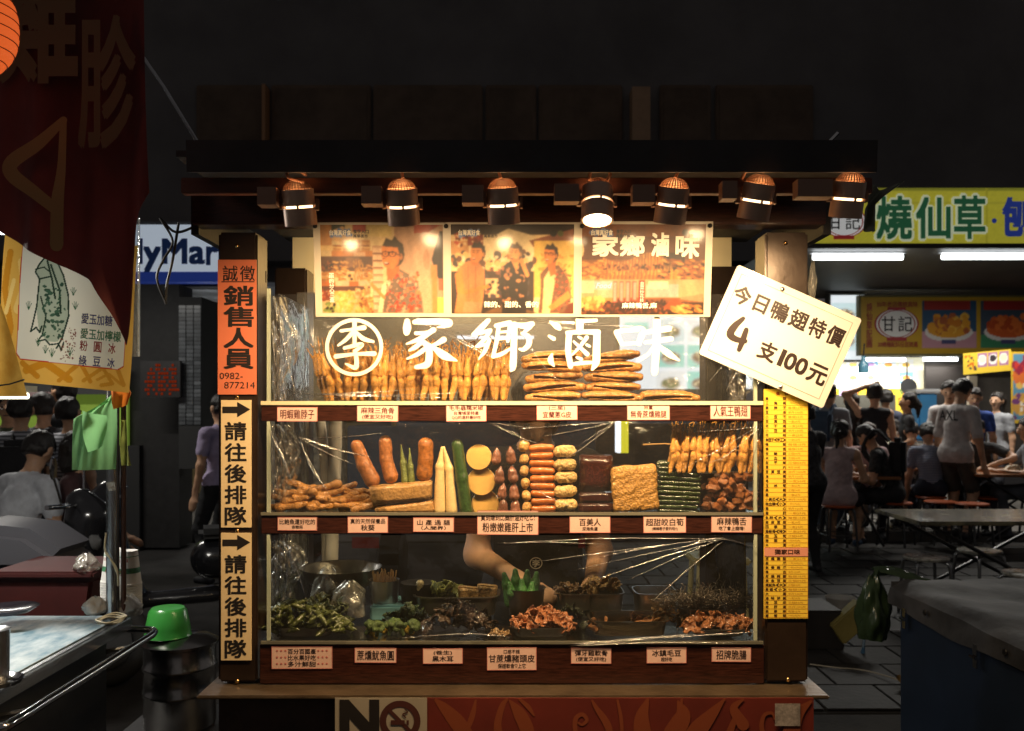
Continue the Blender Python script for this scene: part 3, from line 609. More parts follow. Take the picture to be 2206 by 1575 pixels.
# ---- cling film over the three tiers, with tight creases
def film(y0, y1, label, creases, seed):
    Ff = FY(-.0065); th = thing('plastic_film', label, 'plastic film', Ff.pt(1105, y1)); r_ = np.random.default_rng(seed); ph_ = r_.uniform(0, 6, 8)
    def fn(u, v):
        x, y = 576 + u * 1066, y0 + v * (y1 - y0)
        n = .0012 * math.sin(x * .021 + y * .05 + ph_[0]) + .0009 * math.sin(x * .055 - y * .06 + ph_[1]) + .0006 * math.sin(x * .13 + y * .11 + ph_[2]) + .0005 * math.sin(x * .2 - y * .19 + ph_[3])
        return Ff.pt(x, y, n * min(1, 8 * min(u, 1 - u)))
    part('sheet', MB().grid(fn, 90, 22), M_film, th, smooth=180, recalc=False)
    for c in creases:
        mb = MB()
        P = catmull([(*q, 0) for q in c[0]], 7); n_ = len(P)
        mb.tube([Ff.pt(p[0] + r_.normal() * .35, p[1] + r_.normal() * .35, .0022) for p in P], [max(.0002, c[1] * S(0) * math.sin(math.pi * (.08 + .84 * i / (n_ - 1)))) for i in range(n_)], 6)
        part('crease', mb, M_crease, th, smooth=180)
    return th
def fan(cx, cy, pts, w, sag=4):
    out = []
    for x, y in pts: out.append(([(cx + random.uniform(-6, 6), cy + random.uniform(-4, 4)), ((cx + x) / 2 + random.uniform(-4, 4), (cy + y) / 2 + random.uniform(.3, 1) * sag), (x, y)], w * random.uniform(.6, 1.2)))
    return out
random.seed(11)
c1 = fan(640, 850, [(800, 842), (900, 838), (1010, 846), (760, 856), (1080, 858), (880, 852)], .9) + fan(905, 690, [(1120, 800), (1080, 775), (1030, 730)], 1.1, 2) + fan(1120, 685, [(1400, 705), (1330, 698), (1300, 720), (1260, 700)], .9) + fan(600, 680, [(600, 860), (640, 858)], 1.4, 0) + fan(1640, 690, [(1520, 830), (1480, 800), (1560, 850)], .9) + [([(585, 862), (620, 840), (690, 855)], 1.2), ([(655, 640), (660, 760), (650, 860)], 1.2), ([(1105, 690), (1180, 800), (1235, 830)], .7), ([(585, 700), (592, 780), (588, 850)], 1.3), ([(612, 690), (606, 770), (616, 850)], 1.0)]
c2 = fan(640, 940, [(770, 980), (800, 985), (760, 1000), (700, 1050), (710, 1065), (690, 945), (830, 932)], 1.3, 8) + fan(585, 930, [(600, 1060), (630, 1040), (615, 1000), (592, 1075)], 1.8, -6) + fan(1330, 905, [(1200, 1000), (1240, 965), (1110, 925), (1230, 985), (1170, 940)], .9, 3) + fan(1060, 912, [(1170, 960), (1190, 920), (1120, 935)], .8) + fan(1640, 915, [(1500, 930), (1540, 1000), (1450, 1020), (1600, 1060)], 1.0) + [([(1145, 1040), (1180, 1070), (1240, 1095)], 1.0), ([(1520, 1000), (1560, 985), (1590, 960)], .9), ([(1630, 920), (1636, 1000), (1630, 1090)], 1.0)]
c3 = fan(1560, 1160, [(1150, 1210), (1100, 1168), (1290, 1200), (1230, 1230), (1400, 1300), (1350, 1250), (1470, 1180), (1280, 1250)], 1.1, -5) + fan(1230, 1390, [(1640, 1360), (1500, 1365), (1420, 1385), (1600, 1385)], 1.3, -4) + fan(620, 1180, [(590, 1270), (640, 1250), (660, 1290), (600, 1330), (612, 1300)], 1.5, -3) + [([(1440, 1190), (1540, 1160), (1635, 1180)], 1.5), ([(1540, 1150), (1542, 1200), (1548, 1240)], .8), ([(850, 1375), (1000, 1365), (1100, 1372)], .7), ([(1070, 1170), (1180, 1168), (1310, 1172)], .8)]
film(634, 864, 'clear plastic film stretched over the top tier of the cart', c1, 1)
film(911, 1104, 'wrinkled clear plastic film over the middle tier of the cart', c2, 2)
film(1153, 1388, 'clear plastic film with long creases over the bottom tier of the cart', c3, 3)
# crumpled bunch of film at the left of each tier
def bunch(x0, y0, x1, y1, Y, label, seed):
    Ff = FY(Y); ph_ = np.random.default_rng(seed).uniform(0, 6, 12)
    def fn(u, v):
        a = .012 * math.sin(u * 21 + 5 * v + ph_[0]) + .010 * math.sin(u * 37 - 9 * v + ph_[1]) + .006 * math.sin(v * 30 + 11 * u + ph_[2]) + .005 * math.sin(v * 55 - 30 * u + ph_[3])
        w = .55 + .45 * math.sin(math.pi * min(1, v * 1.2)) + .06 * math.sin(9 * v + ph_[4])
        return Ff.pt(x0 + (x1 - x0) * (.12 + u * w * .9), y0 + (y1 - y0) * v, a)
    return single('crumpled_film', MB().grid(fn, 26, 26), film_mat('bunched_film', tint=(.95, .95, .94), gloss=.10, rough=.16, bump=.6, bscale=40, haze=.05), label, 'plastic film', smooth=180, recalc=False)
bunch(580, 640, 640, 862, .06, 'bunched clear film hanging in the left corner of top tier', 4)
bunch(575, 915, 650, 1075, .04, 'bunched clear film in the left corner of middle tier', 5)
bunch(578, 1165, 660, 1290, .10, 'crumpled clear film in the left corner of bottom tier', 6)
bunch(1560, 770, 1642, 862, .05, 'bunched clear film in the right corner of top tier', 7)

# ---- plastic sheets added behind the tiers to catch lamp glow
for y0_, y1_, hz, lab in ((630, 868, .20, 'added hazy sheet catching lamp glow at the back of the top tier'), (906, 1090, .012, 'added clear sheet catching glints at the back of the middle tier')):
    Fr_ = FY(.449); b = MB(); b.grid(lambda u, v: Fr_.pt(640 + 925 * u, y0_ + (y1_ - y0_) * v, .004 * math.sin(31 * u + 4 * v) + .003 * math.sin(13 * u - 9 * v)), 60, 14); single('glow_sheet', b, film_mat('glow_film_%d' % y0_, tint=(.95, .95, .95), gloss=.14, rough=.14, bump=.8, bscale=30, haze=hz), lab, 'added sheet', smooth=180, recalc=False)
# ---- white pipe behind the shelves
b = MB(); b.tube([W(722, 903, .50), W(722, 960, .50), W(714, 1200, .50), W(708, 1320, .50)], .0215, 16); b.tube([W(690, 903, .535), W(700, 1000, .53), W(706, 1320, .53)], .016, 12)
b.lathe([(.03, -.03), (.03, .0), (.024, .004)], W(708, 1318, .50), 16)
single('white_pipe', b, M_pvc, 'white plastic pipe standing behind the shelves on the left', 'pipe', smooth=50)

# ================================================================== spotlights under the roof
can_m = mat('lamp_can', (.66, .42, .29), rough=.38, metal=.25, var=.12, bump=.02, coat=.15)
bulb_m = emat('halogen_bulb', (1.0, .62, .26), 36.0)
face_m = emat('lamp_face', (1.0, .80, .48), 14.0)
mesh_m = mat('perforated_cap', (.20, .10, .06), rough=.35, metal=.8)
def spot(px, py, tiltx, roll, label, cable, adx, front=False, Y=-.36):
    c = W(px, py, Y); r = .0344; h = .0385
    th = thing('spot_lamp', label, 'spotlight', c, 'spotlights on the cart beam')
    Mx = Matrix.Rotation(roll, 4, 'Y') @ Matrix.Rotation(tiltx, 4, 'X')
    def sub(name, mb, m, par=th, smooth=40):
        o = link(name, mb.mesh(name, (0, 0, 0), 0, smooth), m, par); return o
    def tr(mb):
        mb.v = [tuple(Mx @ Vector(q)) for q in mb.v]; return mb
    a = MB(); a.shell([(r * .86, .0040), (r, .0040), (r * .985, h), (r * .90, h), (r * .86, .0040)], n=28); sub('upper_can', tr(a), can_m)
    a = MB(); a.shell([(r * .90, -h), (r * 1.02, -h), (r * 1.01, -.0012), (r * .86, -.0012), (r * .90, -h)], n=28); sub('lower_can', tr(a), can_m)
    for q in (-math.pi / 2 + .12, math.pi / 2, 0, math.pi): a = MB(); a.box(r * math.cos(q) - .0022, r * math.cos(q) + .0022, r * math.sin(q) - .003, r * math.sin(q) + .003, -.004, .007); sub('spacer', tr(a), can_m)
    a = MB(); a.shell([(r * .83, -.0045), (r * .83, .0075)], n=28); sub('glow_ring', tr(a), emat('slit_glow', (1, .66, .34), 5.0))  # glowing ring stands in for bulb light on the can's inner wall
    a = MB(); a.lathe([(0, -.012), (.013, -.008), (.017, .002), (.013, .012), (0, .016)], n=14); sub('bulb', tr(a), bulb_m)
    a = MB(); a.lathe([(0, -h + .004), (r * .88, -h + .004), (r * .88, -h + .006), (0, -h + .006)], n=24); sub('lamp_face', tr(a), face_m)
    # perforated dome: a lattice with open holes
    a = MB(); n1, n2 = 30, 9; prof = [(r * .92 * math.cos(q) ** .8, h - .006 + .026 * math.sin(q)) for q in np.linspace(0, 1.32, n2 + 1)]
    for i in range(n2):
        (ra, za), (rb, zb) = prof[i], prof[i + 1]
        for j in range(n1):
            a0, a1 = 2 * math.pi * j / n1, 2 * math.pi * (j + 1) / n1
            P = lambda rr, z, t: (rr * math.cos(t), rr * math.sin(t), z)
            o4 = [P(ra, za, a0), P(ra, za, a1), P(rb, zb, a1), P(rb, zb, a0)]; m4 = np.mean(o4, 0); i4 = [m4 + (np.array(q) - m4) * .62 for q in o4]
            a.add(o4 + i4, [(q, (q + 1) % 4, 4 + (q + 1) % 4, 4 + q) for q in range(4)])
    sub('perforated_cap', tr(a), mesh_m)
    # yoke and adapter box on the beam
    sub('yoke_arm', MB().box(-r - .010, -r - .002, -.006, .006, -.004, .030), mesh_m); sub('yoke_arm', MB().box(r + .002, r + .008, -.006, .006, -.006, .018), mesh_m); sub('pivot', MB().lathe([(.006, 0), (.006, .012)], (-r - .012, 0, .012), 10, axis=(1, 0, 0)), mesh_m)
    ad = MB(); ad.box(adx[0], adx[1], -.036, .0, -.002, .036); sub('adapter_box', ad, mat('adapter_plastic', (.30, .17, .11), rough=.5))
    a = MB(); a.tube(catmull([np.array(q) for q in cable], 6), .0036, 8); sub('cable', a, mat('cloth_cable', (.30, .13, .07), rough=.6))
    ld = bpy.data.lights.new('lamp_light', 'SPOT'); ld.energy = SPOT_W; ld.color = LAMP; ld.spot_size = R(168); ld.spot_blend = 1.0; ld.shadow_soft_size = .02
    lo = bpy.data.objects.new('lamp_light', ld); COL.objects.link(lo); lo.parent = th; lo.location = Mx @ Vector((0, 0, -h - .006)); lo.rotation_euler = (R(27), roll, 0)
    # glow of the bulb inside the can
    pl_ = bpy.data.lights.new('bulb_glow', 'POINT'); pl_.energy = .05; pl_.color = (1, .5, .2); pl_.shadow_soft_size = .008
    po = bpy.data.objects.new('bulb_glow', pl_); COL.objects.link(po); po.parent = th; po.location = Mx @ Vector((0, 0, .03))
    return th
SPOT_W = 17.0
lc = [(0, 0, .06), (-.012, .004, .085), (.004, .01, .10), (.02, .03, .085)]
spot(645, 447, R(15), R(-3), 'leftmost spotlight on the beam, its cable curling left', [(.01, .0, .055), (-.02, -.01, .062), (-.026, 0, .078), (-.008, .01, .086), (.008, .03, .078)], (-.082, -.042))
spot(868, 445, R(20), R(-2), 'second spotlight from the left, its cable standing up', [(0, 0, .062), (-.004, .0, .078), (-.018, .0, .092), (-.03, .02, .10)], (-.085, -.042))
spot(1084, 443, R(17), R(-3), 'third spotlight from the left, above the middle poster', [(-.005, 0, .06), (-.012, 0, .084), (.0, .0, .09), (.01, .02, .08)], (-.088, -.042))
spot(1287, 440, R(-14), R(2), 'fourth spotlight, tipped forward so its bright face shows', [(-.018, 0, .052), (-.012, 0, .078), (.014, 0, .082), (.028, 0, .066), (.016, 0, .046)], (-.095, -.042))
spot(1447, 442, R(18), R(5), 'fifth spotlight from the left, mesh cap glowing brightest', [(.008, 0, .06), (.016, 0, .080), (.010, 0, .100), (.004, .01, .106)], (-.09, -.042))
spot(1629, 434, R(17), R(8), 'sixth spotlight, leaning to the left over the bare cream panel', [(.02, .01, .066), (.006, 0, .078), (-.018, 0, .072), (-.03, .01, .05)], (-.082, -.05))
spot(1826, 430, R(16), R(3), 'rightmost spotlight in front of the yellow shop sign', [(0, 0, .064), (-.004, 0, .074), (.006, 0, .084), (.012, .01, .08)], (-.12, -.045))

# ---- tube lamp hidden behind the prints, under the cart ceiling: it lights the valance and the vendor
cl = thing('cart_tube_light', 'warm tube lamp under the cart ceiling, behind the photo prints', 'tube light', (0, .34, 2.07))
part('tube', MB().tube([(-.42, .34, 2.07), (.42, .34, 2.07)], .011, 10), emat('cart_tube', (1, .78, .45), 5.0), cl, smooth=60)
part('batten', MB().box(-.45, .45, .32, .36, 2.084, 2.102), mat('white_batten', (.6, .6, .6), rough=.5), cl)
ld = bpy.data.lights.new('cart_tube_light', 'AREA'); ld.shape = 'RECTANGLE'; ld.size = .84; ld.size_y = .03; ld.energy = 11.5; ld.color = (1, .72, .40)
lo = bpy.data.objects.new('cart_tube_lamp', ld); COL.objects.link(lo); lo.parent = cl; lo.location = (0, .008, -.014); lo.rotation_euler = (R(38), 0, 0)
# ================================================================== three laminated photo prints above the glass
random.seed(21)
_s = S(-.035); FPo = Frame(W(0, 0, -.035), (_s, 0, 0), (0, .14 * _s, -_s)); FPo.O = FPo.O - FPo.V * 580 + np.array([0, 0, -580 * _s])   # prints hang from the header, leaning out at the top
M_print = print_mat('photo_print', rough=.5, coat=.25)
def food_rows(p, x0, y0, x1, y1, n, cols, r, flat, rot): p.specks(x0, y0, x1, y1, n, r, cols, flat, rot)
TAN = [(205, 150, 80), (190, 130, 62), (222, 175, 105), (165, 105, 50), (212, 160, 95)]
BRN = [(110, 55, 28), (80, 38, 22), (140, 75, 38), (60, 30, 20), (160, 95, 50)]
def head(p, x, y, s, skin, hair, face=-1, glasses=True):
    p.ell(x + .12 * s, y - .02 * s, .52 * s, .66 * s, hair)                                    # hair mass
    p.poly([(x - .5 * s, y - .45 * s), (x - .3 * s, y - .85 * s), (x, y - .72 * s), (x + .15 * s, y - .95 * s), (x + .35 * s, y - .7 * s), (x + .6 * s, y - .5 * s), (x + .62 * s, y), (x + .3 * s, y)], hair)
    p.poly([(x - .52 * s, y - .42 * s), (x + .3 * s, y - .36 * s), (x + .42 * s, y + .1 * s), (x + .34 * s, y + .5 * s), (x - .05 * s, y + .78 * s), (x - .42 * s, y + .62 * s), (x - .56 * s, y + .1 * s)], skin)
    p.ell(x + .46 * s, y + .12 * s, .1 * s, .17 * s, tuple(int(q * .9) for q in skin))
    dk = tuple(int(q * .62) for q in skin)
    p.line([(x - .5 * s, y + .22 * s), (x - .36 * s, y + .2 * s)], .05 * s, dk); p.ell(x - .3 * s, y + .46 * s, .17 * s, .06 * s, (120, 45, 35)); p.ell(x - .3 * s, y + .43 * s, .12 * s, .025 * s, (235, 220, 205))
    p.poly([(x + .05 * s, y + .8 * s), (x + .36 * s, y + .45 * s), (x + .42 * s, y + .1 * s), (x + .2 * s, y + .5 * s)], dk, .35)
    if glasses:
        for gx in (-.34, .02): p.ell(x + gx * s, y - .02 * s, .19 * s, .15 * s, (45, 25, 20)); p.ell(x + gx * s, y - .02 * s, .15 * s, .11 * s, skin); p.ell(x + gx * s, y - .02 * s, .05 * s, .03 * s, (60, 35, 28))
        p.line([(x + .2 * s, y - .04 * s), (x + .46 * s, y + .06 * s)], .05 * s, (45, 25, 20)); p.line([(x - .5 * s, y - .14 * s), (x + .22 * s, y - .1 * s)], .045 * s, (45, 25, 20))
    else:
        for gx in (-.32, .02): p.ell(x + gx * s, y - .04 * s, .08 * s, .035 * s, (50, 30, 25)); p.line([(x + (gx - .1) * s, y - .16 * s), (x + (gx + .12) * s, y - .18 * s)], .04 * s, (50, 30, 25))
def tvmarks(p, x, y):
    p.specks(x, y - 6, x + 46, y + 6, 26, 4.5, [(120, 150, 200), (150, 170, 210), (100, 125, 175)], .7)
# -- print 1: man with glasses in a flowered shirt
p1 = Print(692, 487, 955, 673, 1.25, (225, 196, 150))
p1.rect(692, 487, 716, 530, (205, 150, 90)).rect(692, 530, 745, 540, (235, 200, 140)).rect(716, 487, 745, 505, (90, 95, 80)).rect(762, 487, 790, 502, (190, 75, 45)).poly([(716, 500), (740, 490), (762, 508), (750, 525), (716, 520)], (222, 180, 130)).rect(790, 487, 845, 512, (226, 200, 140))
p1.rect(850, 487, 955, 673, (206, 165, 135)).rect(850, 487, 858, 600, (190, 150, 122)).poly([(893, 487), (950, 487), (925, 502), (893, 505)], (190, 85, 45)).poly([(930, 560), (948, 500), (955, 500), (955, 600), (944, 600)], (45, 30, 40)).rect(928, 570, 942, 673, (206, 152, 92)).ell(919, 560, 7, 22, (190, 145, 115)).rect(944, 600, 955, 625, (185, 120, 85)).rect(942, 640, 955, 673, (225, 205, 110)).poly([(870, 580), (930, 600), (930, 673), (880, 673)], (215, 178, 145), .6)
for sx, sn in ((720, 4), (742, 6), (760, 8), (781, 7)):
    for j in range(sn): p1.ell(sx + 8, 541 - j * 3.4, 10.5, 2.1, TAN[j % 5], 3)
p1.rect(715, 542, 805, 553, (205, 135, 60)).rect(763, 544, 788, 556, (225, 180, 140)).rect(692, 553, 803, 585, (110, 70, 50)).rect(745, 556, 775, 575, (150, 105, 70))
p1.specks(692, 562, 722, 588, 60, 3, BRN, .5).specks(715, 565, 750, 585, 30, 5, TAN, .35, 20).specks(692, 586, 745, 606, 60, 5, TAN, .4, 5).specks(762, 562, 782, 603, 70, 4, [(215, 160, 80), (190, 130, 55)], .25, 80).specks(782, 572, 803, 603, 40, 5, TAN, .35, 8)
p1.ell(753, 594, 7, 7, (230, 190, 130)).ell(753, 594, 4, 4, (95, 45, 25)).ell(757, 601, 6, 5, (230, 190, 130)).ell(757, 601, 3.5, 3, (80, 35, 20))
p1.rect(692, 606, 803, 616, (205, 125, 55)).rect(722, 604, 751, 620, (228, 190, 155)).rect(772, 604, 800, 618, (225, 185, 150)).rect(692, 616, 803, 626, (120, 75, 50))
p1.specks(692, 625, 715, 645, 40, 4, [(150, 70, 35), (180, 90, 45)], .6).specks(718, 626, 790, 672, 240, 4, [(225, 195, 110), (210, 175, 90), (235, 210, 140)], .6).specks(696, 650, 724, 672, 40, 3.4, [(185, 190, 120), (150, 160, 90), (60, 50, 25)], 1).specks(765, 615, 805, 650, 60, 4, [(235, 205, 160), (200, 150, 95), (225, 185, 130)], .8).specks(775, 640, 806, 672, 50, 5, TAN, .5)
p1.rect(803, 530, 826, 673, (200, 160, 125))
for j in range(9): p1.rect(804, 536 + j * 15, 826, 546 + j * 15, (230, 190, 155)); p1.rect(804, 546 + j * 15, 826, 547.5 + j * 15, (120, 65, 40))
p1.poly([(812, 673), (820, 620), (835, 600), (858, 578), (880, 590), (900, 612), (908, 640), (911, 673)], (142, 118, 100)).poly([(812, 673), (822, 615), (838, 598), (846, 600), (828, 635), (822, 673)], (238, 218, 180))
p1.specks(850, 585, 905, 672, 110, 4, [(205, 85, 40), (190, 70, 35), (225, 140, 95), (215, 175, 145)], .6).specks(832, 600, 848, 672, 40, 3, [(200, 80, 40), (215, 160, 130)], .6)
p1.poly([(832, 560), (862, 560), (860, 582), (846, 600), (834, 605)], (205, 128, 68)); head(p1, 845, 549, 41, (222, 145, 80), (78, 55, 38)); p1.line([(800, 612), (826, 640)], 7, (218, 150, 85)); p1.line([(786, 598), (802, 614)], 3, (222, 160, 95)); tvmarks(p1, 712, 504)
p1.blur(3).mottle(.06, .22).mottle(.21, .14).grain(.05).tone(.62)
# -- print 2: three men talking at the stall
p2_ = Print(972, 486, 1236, 674, 1.25, (228, 200, 155))
p2_.rect(972, 486, 1236, 508, (75, 55, 45)).poly([(1080, 486), (1155, 508), (1236, 500), (1236, 486)], (60, 45, 40)).poly([(1060, 512), (1095, 495), (1150, 510), (1150, 560), (1040, 560), (1040, 520)], (236, 212, 170)).poly([(1140, 520), (1236, 495), (1236, 520), (1150, 535)], (150, 95, 65))
p2_.rect(1150, 520, 1236, 640, (222, 185, 105)).rect(972, 520, 1010, 548, (200, 150, 100)).rect(1008, 508, 1042, 530, (150, 65, 45)).specks(978, 505, 1040, 530, 30, 4, [(120, 60, 40), (190, 90, 60), (220, 190, 150)], .7)
p2_.specks(972, 545, 1150, 585, 90, 6, [(120, 80, 60), (230, 190, 130), (180, 120, 70), (90, 70, 70), (235, 215, 180)], 1.2).specks(1165, 545, 1232, 620, 90, 5, [(235, 195, 110), (205, 150, 75), (225, 180, 100)], .6)
p2_.rect(972, 585, 1150, 674, (75, 55, 45)).rect(1045, 600, 1075, 640, (215, 180, 140)).specks(1045, 580, 1140, 640, 60, 5, [(90, 75, 80), (150, 95, 70), (60, 50, 55)], 1.2).poly([(1040, 674), (1090, 650), (1160, 674)], (130, 95, 60)).rect(1205, 640, 1236, 674, (120, 60, 35)).poly([(1192, 650), (1236, 640), (1236, 650), (1200, 660)], (225, 195, 150))
p2_.poly([(978, 674), (990, 600), (985, 580), (1008, 562), (1030, 565), (1044, 580), (1043, 625), (1036, 674)], (200, 140, 90)).poly([(996, 674), (1000, 648), (1040, 650), (1036, 674)], (190, 150, 110)).poly([(980, 590), (996, 580), (1000, 625), (1050, 612), (1058, 618), (1004, 634), (984, 630)], (215, 140, 75))
p2_.poly([(1012, 555), (1032, 555), (1030, 572), (1016, 572)], (205, 130, 70)); head(p2_, 1029, 546, 27, (222, 150, 85), (58, 34, 26), glasses=False); p2_.line([(1008, 570), (1010, 640)], 1.2, (170, 110, 70)).line([(1024, 575), (1024, 620)], 1.2, (160, 100, 60))
p2_.poly([(1082, 674), (1078, 600), (1082, 575), (1100, 562), (1125, 565), (1138, 585), (1134, 674)], (52, 34, 28)).specks(1082, 575, 1132, 650, 40, 5, [(205, 150, 105), (75, 48, 38), (185, 130, 95), (40, 28, 24)], .7); p2_.line([(1136, 592), (1122, 560), (1112, 556)], 9, (222, 160, 100)); p2_.poly([(1098, 555), (1122, 555), (1112, 585)], (222, 160, 100)); head(p2_, 1110, 546, 25, (232, 172, 112), (120, 95, 80), glasses=False); p2_.ell(1110, 562, 7, 4, (205, 140, 85))
p2_.poly([(1160, 674), (1166, 620), (1164, 590), (1180, 572), (1205, 572), (1225, 600), (1232, 640), (1215, 674)], (135, 95, 68)).poly([(1168, 674), (1172, 600), (1186, 576), (1200, 582), (1190, 640), (1185, 674)], (235, 205, 155)).specks(1196, 580, 1230, 665, 60, 3.4, [(190, 90, 50), (165, 120, 90), (110, 80, 60)], .6).poly([(1180, 660), (1225, 625), (1230, 640), (1190, 668)], (210, 145, 80)).poly([(1176, 556), (1198, 556), (1196, 590), (1186, 596)], (205, 125, 65)); head(p2_, 1186, 549, 26, (218, 140, 75), (60, 38, 28)); tvmarks(p2_, 986, 504)
p2_.ell(1192, 505, 7, 7, (25, 22, 30)).ell(1207, 505, 6.5, 6.5, (110, 110, 60)).blur(3).mottle(.06, .22).mottle(.21, .14).grain(.05).tone(.62)
# -- print 3: the stall itself with caption bars
p3_ = Print(1253, 486, 1518, 676, 1.25, (150, 95, 52))
p3_.rect(1253, 486, 1518, 512, (145, 90, 45)).rect(1253, 512, 1518, 560, (118, 72, 45)).rect(1430, 545, 1475, 585, (60, 45, 50))
for j in range(56): p3_.line([(1298 + j * 2.7, 592), (1300 + j * 2.7, 556 + 10 * math.sin(j * .13))], 1.5, TAN[j % 5]); p3_.line([(1294 + j * 2.8, 602), (1296 + j * 2.8, 583)], 1.5, [(215, 155, 65), (150, 85, 35), (195, 130, 50)][j % 3])
p3_.specks(1253, 562, 1300, 602, 60, 7, TAN, .35, 8).specks(1420, 560, 1518, 602, 110, 7, TAN + BRN, .35, 8).specks(1295, 570, 1430, 582, 60, 4, BRN, .5).rect(1445, 580, 1450, 607, (215, 165, 80)).rect(1453, 582, 1458, 607, (205, 150, 70))
p3_.rect(1253, 602, 1518, 640, (200, 160, 120)).rect(1253, 604, 1280, 630, (215, 200, 165)).rect(1280, 605, 1320, 623, (222, 180, 175)).rect(1288, 623, 1320, 640, (175, 170, 140)).rect(1392, 612, 1462, 639, (225, 178, 165)).rect(1398, 606, 1440, 622, (235, 212, 180)).poly([(1468, 640), (1518, 632), (1518, 650), (1468, 644)], (165, 140, 105))
for j, x in enumerate((1321, 1335, 1349, 1363)): p3_.rect(x, 606, x + 9, 650, (190, 95, 80)); p3_.rect(x + 1.5, 608, x + 7.5, 648, (225, 165, 150))
p3_.rect(1376, 603, 1390, 652, (200, 85, 45)).rect(1378, 605, 1388, 650, (175, 40, 30)).rect(1253, 640, 1320, 650, (190, 140, 80))
p3_.rect(1253, 650, 1518, 676, (70, 40, 25)).specks(1253, 640, 1300, 668, 70, 5.5, [(215, 160, 85), (190, 130, 60), (235, 185, 115)], .8).specks(1295, 648, 1440, 676, 130, 5, BRN, .5).poly([(1430, 660), (1455, 640), (1480, 660), (1450, 668)], (165, 85, 35)).specks(1450, 655, 1510, 674, 30, 8, TAN, .3, 20).specks(1253, 668, 1300, 676, 20, 4, BRN, .5)
tvmarks(p3_, 1272, 504); p3_.ell(1474, 503, 7, 7, (30, 28, 32)).ell(1489, 503, 6.5, 6.5, (125, 115, 60)).ell(1251, 540, 6, 15, (235, 205, 160)).blur(3).mottle(.06, .22).mottle(.21, .14).grain(.05).tone(.62)
bow = lambda X, Y: .0011 * (np.sin((X - 677) * .021) * np.sin((Y - 480) * .016) - 1)
for x0, x1, pr, lab, caps in (
    (677, 967, p1, 'laminated photo of a man with glasses in a flowered shirt, leftmost of three prints', [('食字入口', 763, 497, 796, 505.5), ('萬華夜市', 763, 507, 794, 514), ('大', 709, 566, 719, 576)]),
    (961, 1255, p2_, 'laminated photo of three men talking, middle of three prints', [('食字入口', 1043, 497, 1074, 505.5), ('萬華夜市', 1043, 507, 1072, 514)]),
    (1249, 1533, p3_, 'laminated photo of the food stall, rightmost of three prints', [('食字入口', 1326, 497, 1357, 505.5), ('萬華夜市', 1326, 507, 1355, 514)])):
    dn = {677: 0, 961: .0012, 1249: .0024}[x0]
    bk = Print(x0, 482 if x0 < 1200 else 480, x1, 681, 10, (190, 178, 160)); th = thing('photo_print', lab, 'photo print', FPo.pt((x0 + x1) / 2, 680)); 
    bk.obj('laminated_sheet', FPo, dn, print_mat('laminate_border', rough=.4, coat=.3), th, bow); pr.obj('photo', FPo, dn + .0008, M_print, th, bow)
    for q in caps: part('caption', write(MB(), FPo, *q, n=dn + .0018, bold=.02, res=2), M_ink, th, recalc=False)
    wt = MB()
    if pr is p1:
        for i, ch in enumerate('台灣真好食'): write(wt, FPo, ch, 712 + i * 9.4, 498, 720.5 + i * 9.4, 509, n=dn + .0024, bold=.025, res=2)
        write(wt, FPo, '一串的分心三盒', 709, 580, 719, 650, n=dn + .0018, vertical=True, bold=.02, res=2)
    if pr is p2_:
        write(wt, FPo, '辣的、甜的、香的', 1043, 648, 1160, 661, n=dn + .0018, bold=.022)
        for i, ch in enumerate('台灣真好食'): write(wt, FPo, ch, 988 + i * 9.4, 498, 996.5 + i * 9.4, 509, n=dn + .0024, bold=.025, res=2)
    if pr is p3_:
        part('subtitle', write(MB(), FPo, '麻辣鴨舌,麻', 1341, 651, 1416, 663, n=dn + .0018, bold=.022), M_white, th, recalc=False)
        for i, ch in enumerate('家鄉滷味'): write(wt, FPo, ch, (1276, 1336, 1402, 1455)[i], (510, 510, 505, 508)[i], (1330, 1386, 1438, 1503)[i], (552, 552, 552, 556)[i], n=dn + .0018, bold=.03)
        for i, ch in enumerate('台灣真好食'): write(wt, FPo, ch, 1272 + i * 9.4, 498, 1280.5 + i * 9.4, 509, n=dn + .0024, bold=.025, res=2)
        fd = MB(); write(fd, FPo, 'Food', 1284, 609, 1315, 620, n=dn + .0018, bold=.02, res=2, shear=.1); part('caption_word', fd, mat('lilac_ink', (.45, .33, .50)), th, recalc=False)
        rd = MB(); write(rd, FPo, '韭菜炒花枝', 1379, 606, 1388, 650, n=dn + .0018, vertical=True, res=2, bold=.01); part('caption_column', rd, mat('pale_pink_ink', (.8, .5, .4)), th, recalc=False)
    part('subtitle', wt, M_white, th, recalc=False)
    screw(FPo, x0 + 5 if x0 == 677 else x0 + 1 + (3 if x0 == 1249 else 0), 490, dn + .003, th, 5, M_black)
    if x0 == 1249: screw(FPo, 1526, 489, dn + .003, th, 5, M_black)

# ================================================================== the food
random.seed(5)
def fm(name, col, **kw):
    d = dict(rough=.30, var=.45, vscale=38, bump=.6, bscale=70, coat=.4, rnd=.18); d.update(kw); d['vscale'] *= 4; d['bscale'] *= 4; return mat(name, col, **d)
M_wing = fm('glazed_wing_skin', (.62, .29, .05), rough=.3, bump=.6, bscale=110, vscale=70, var=.45)
M_skin = fm('glazed_brown_skin', (.46, .21, .05), bump=.45, bscale=80, vscale=30, var=.4)
def foods(name, me_list, m, places, label, cat, group, labels=None):
    """places: (loc, rot, scale)"""
    out = []
    for i, (loc, rot, sc) in enumerate(places):
        o = link(name, me_list[i % len(me_list)], m, None, loc, rot); o.scale = sc if hasattr(sc, '__len__') else (sc,) * 3
        tag(o, labels[i] if labels else label, cat, group); out.append(o)
    return out
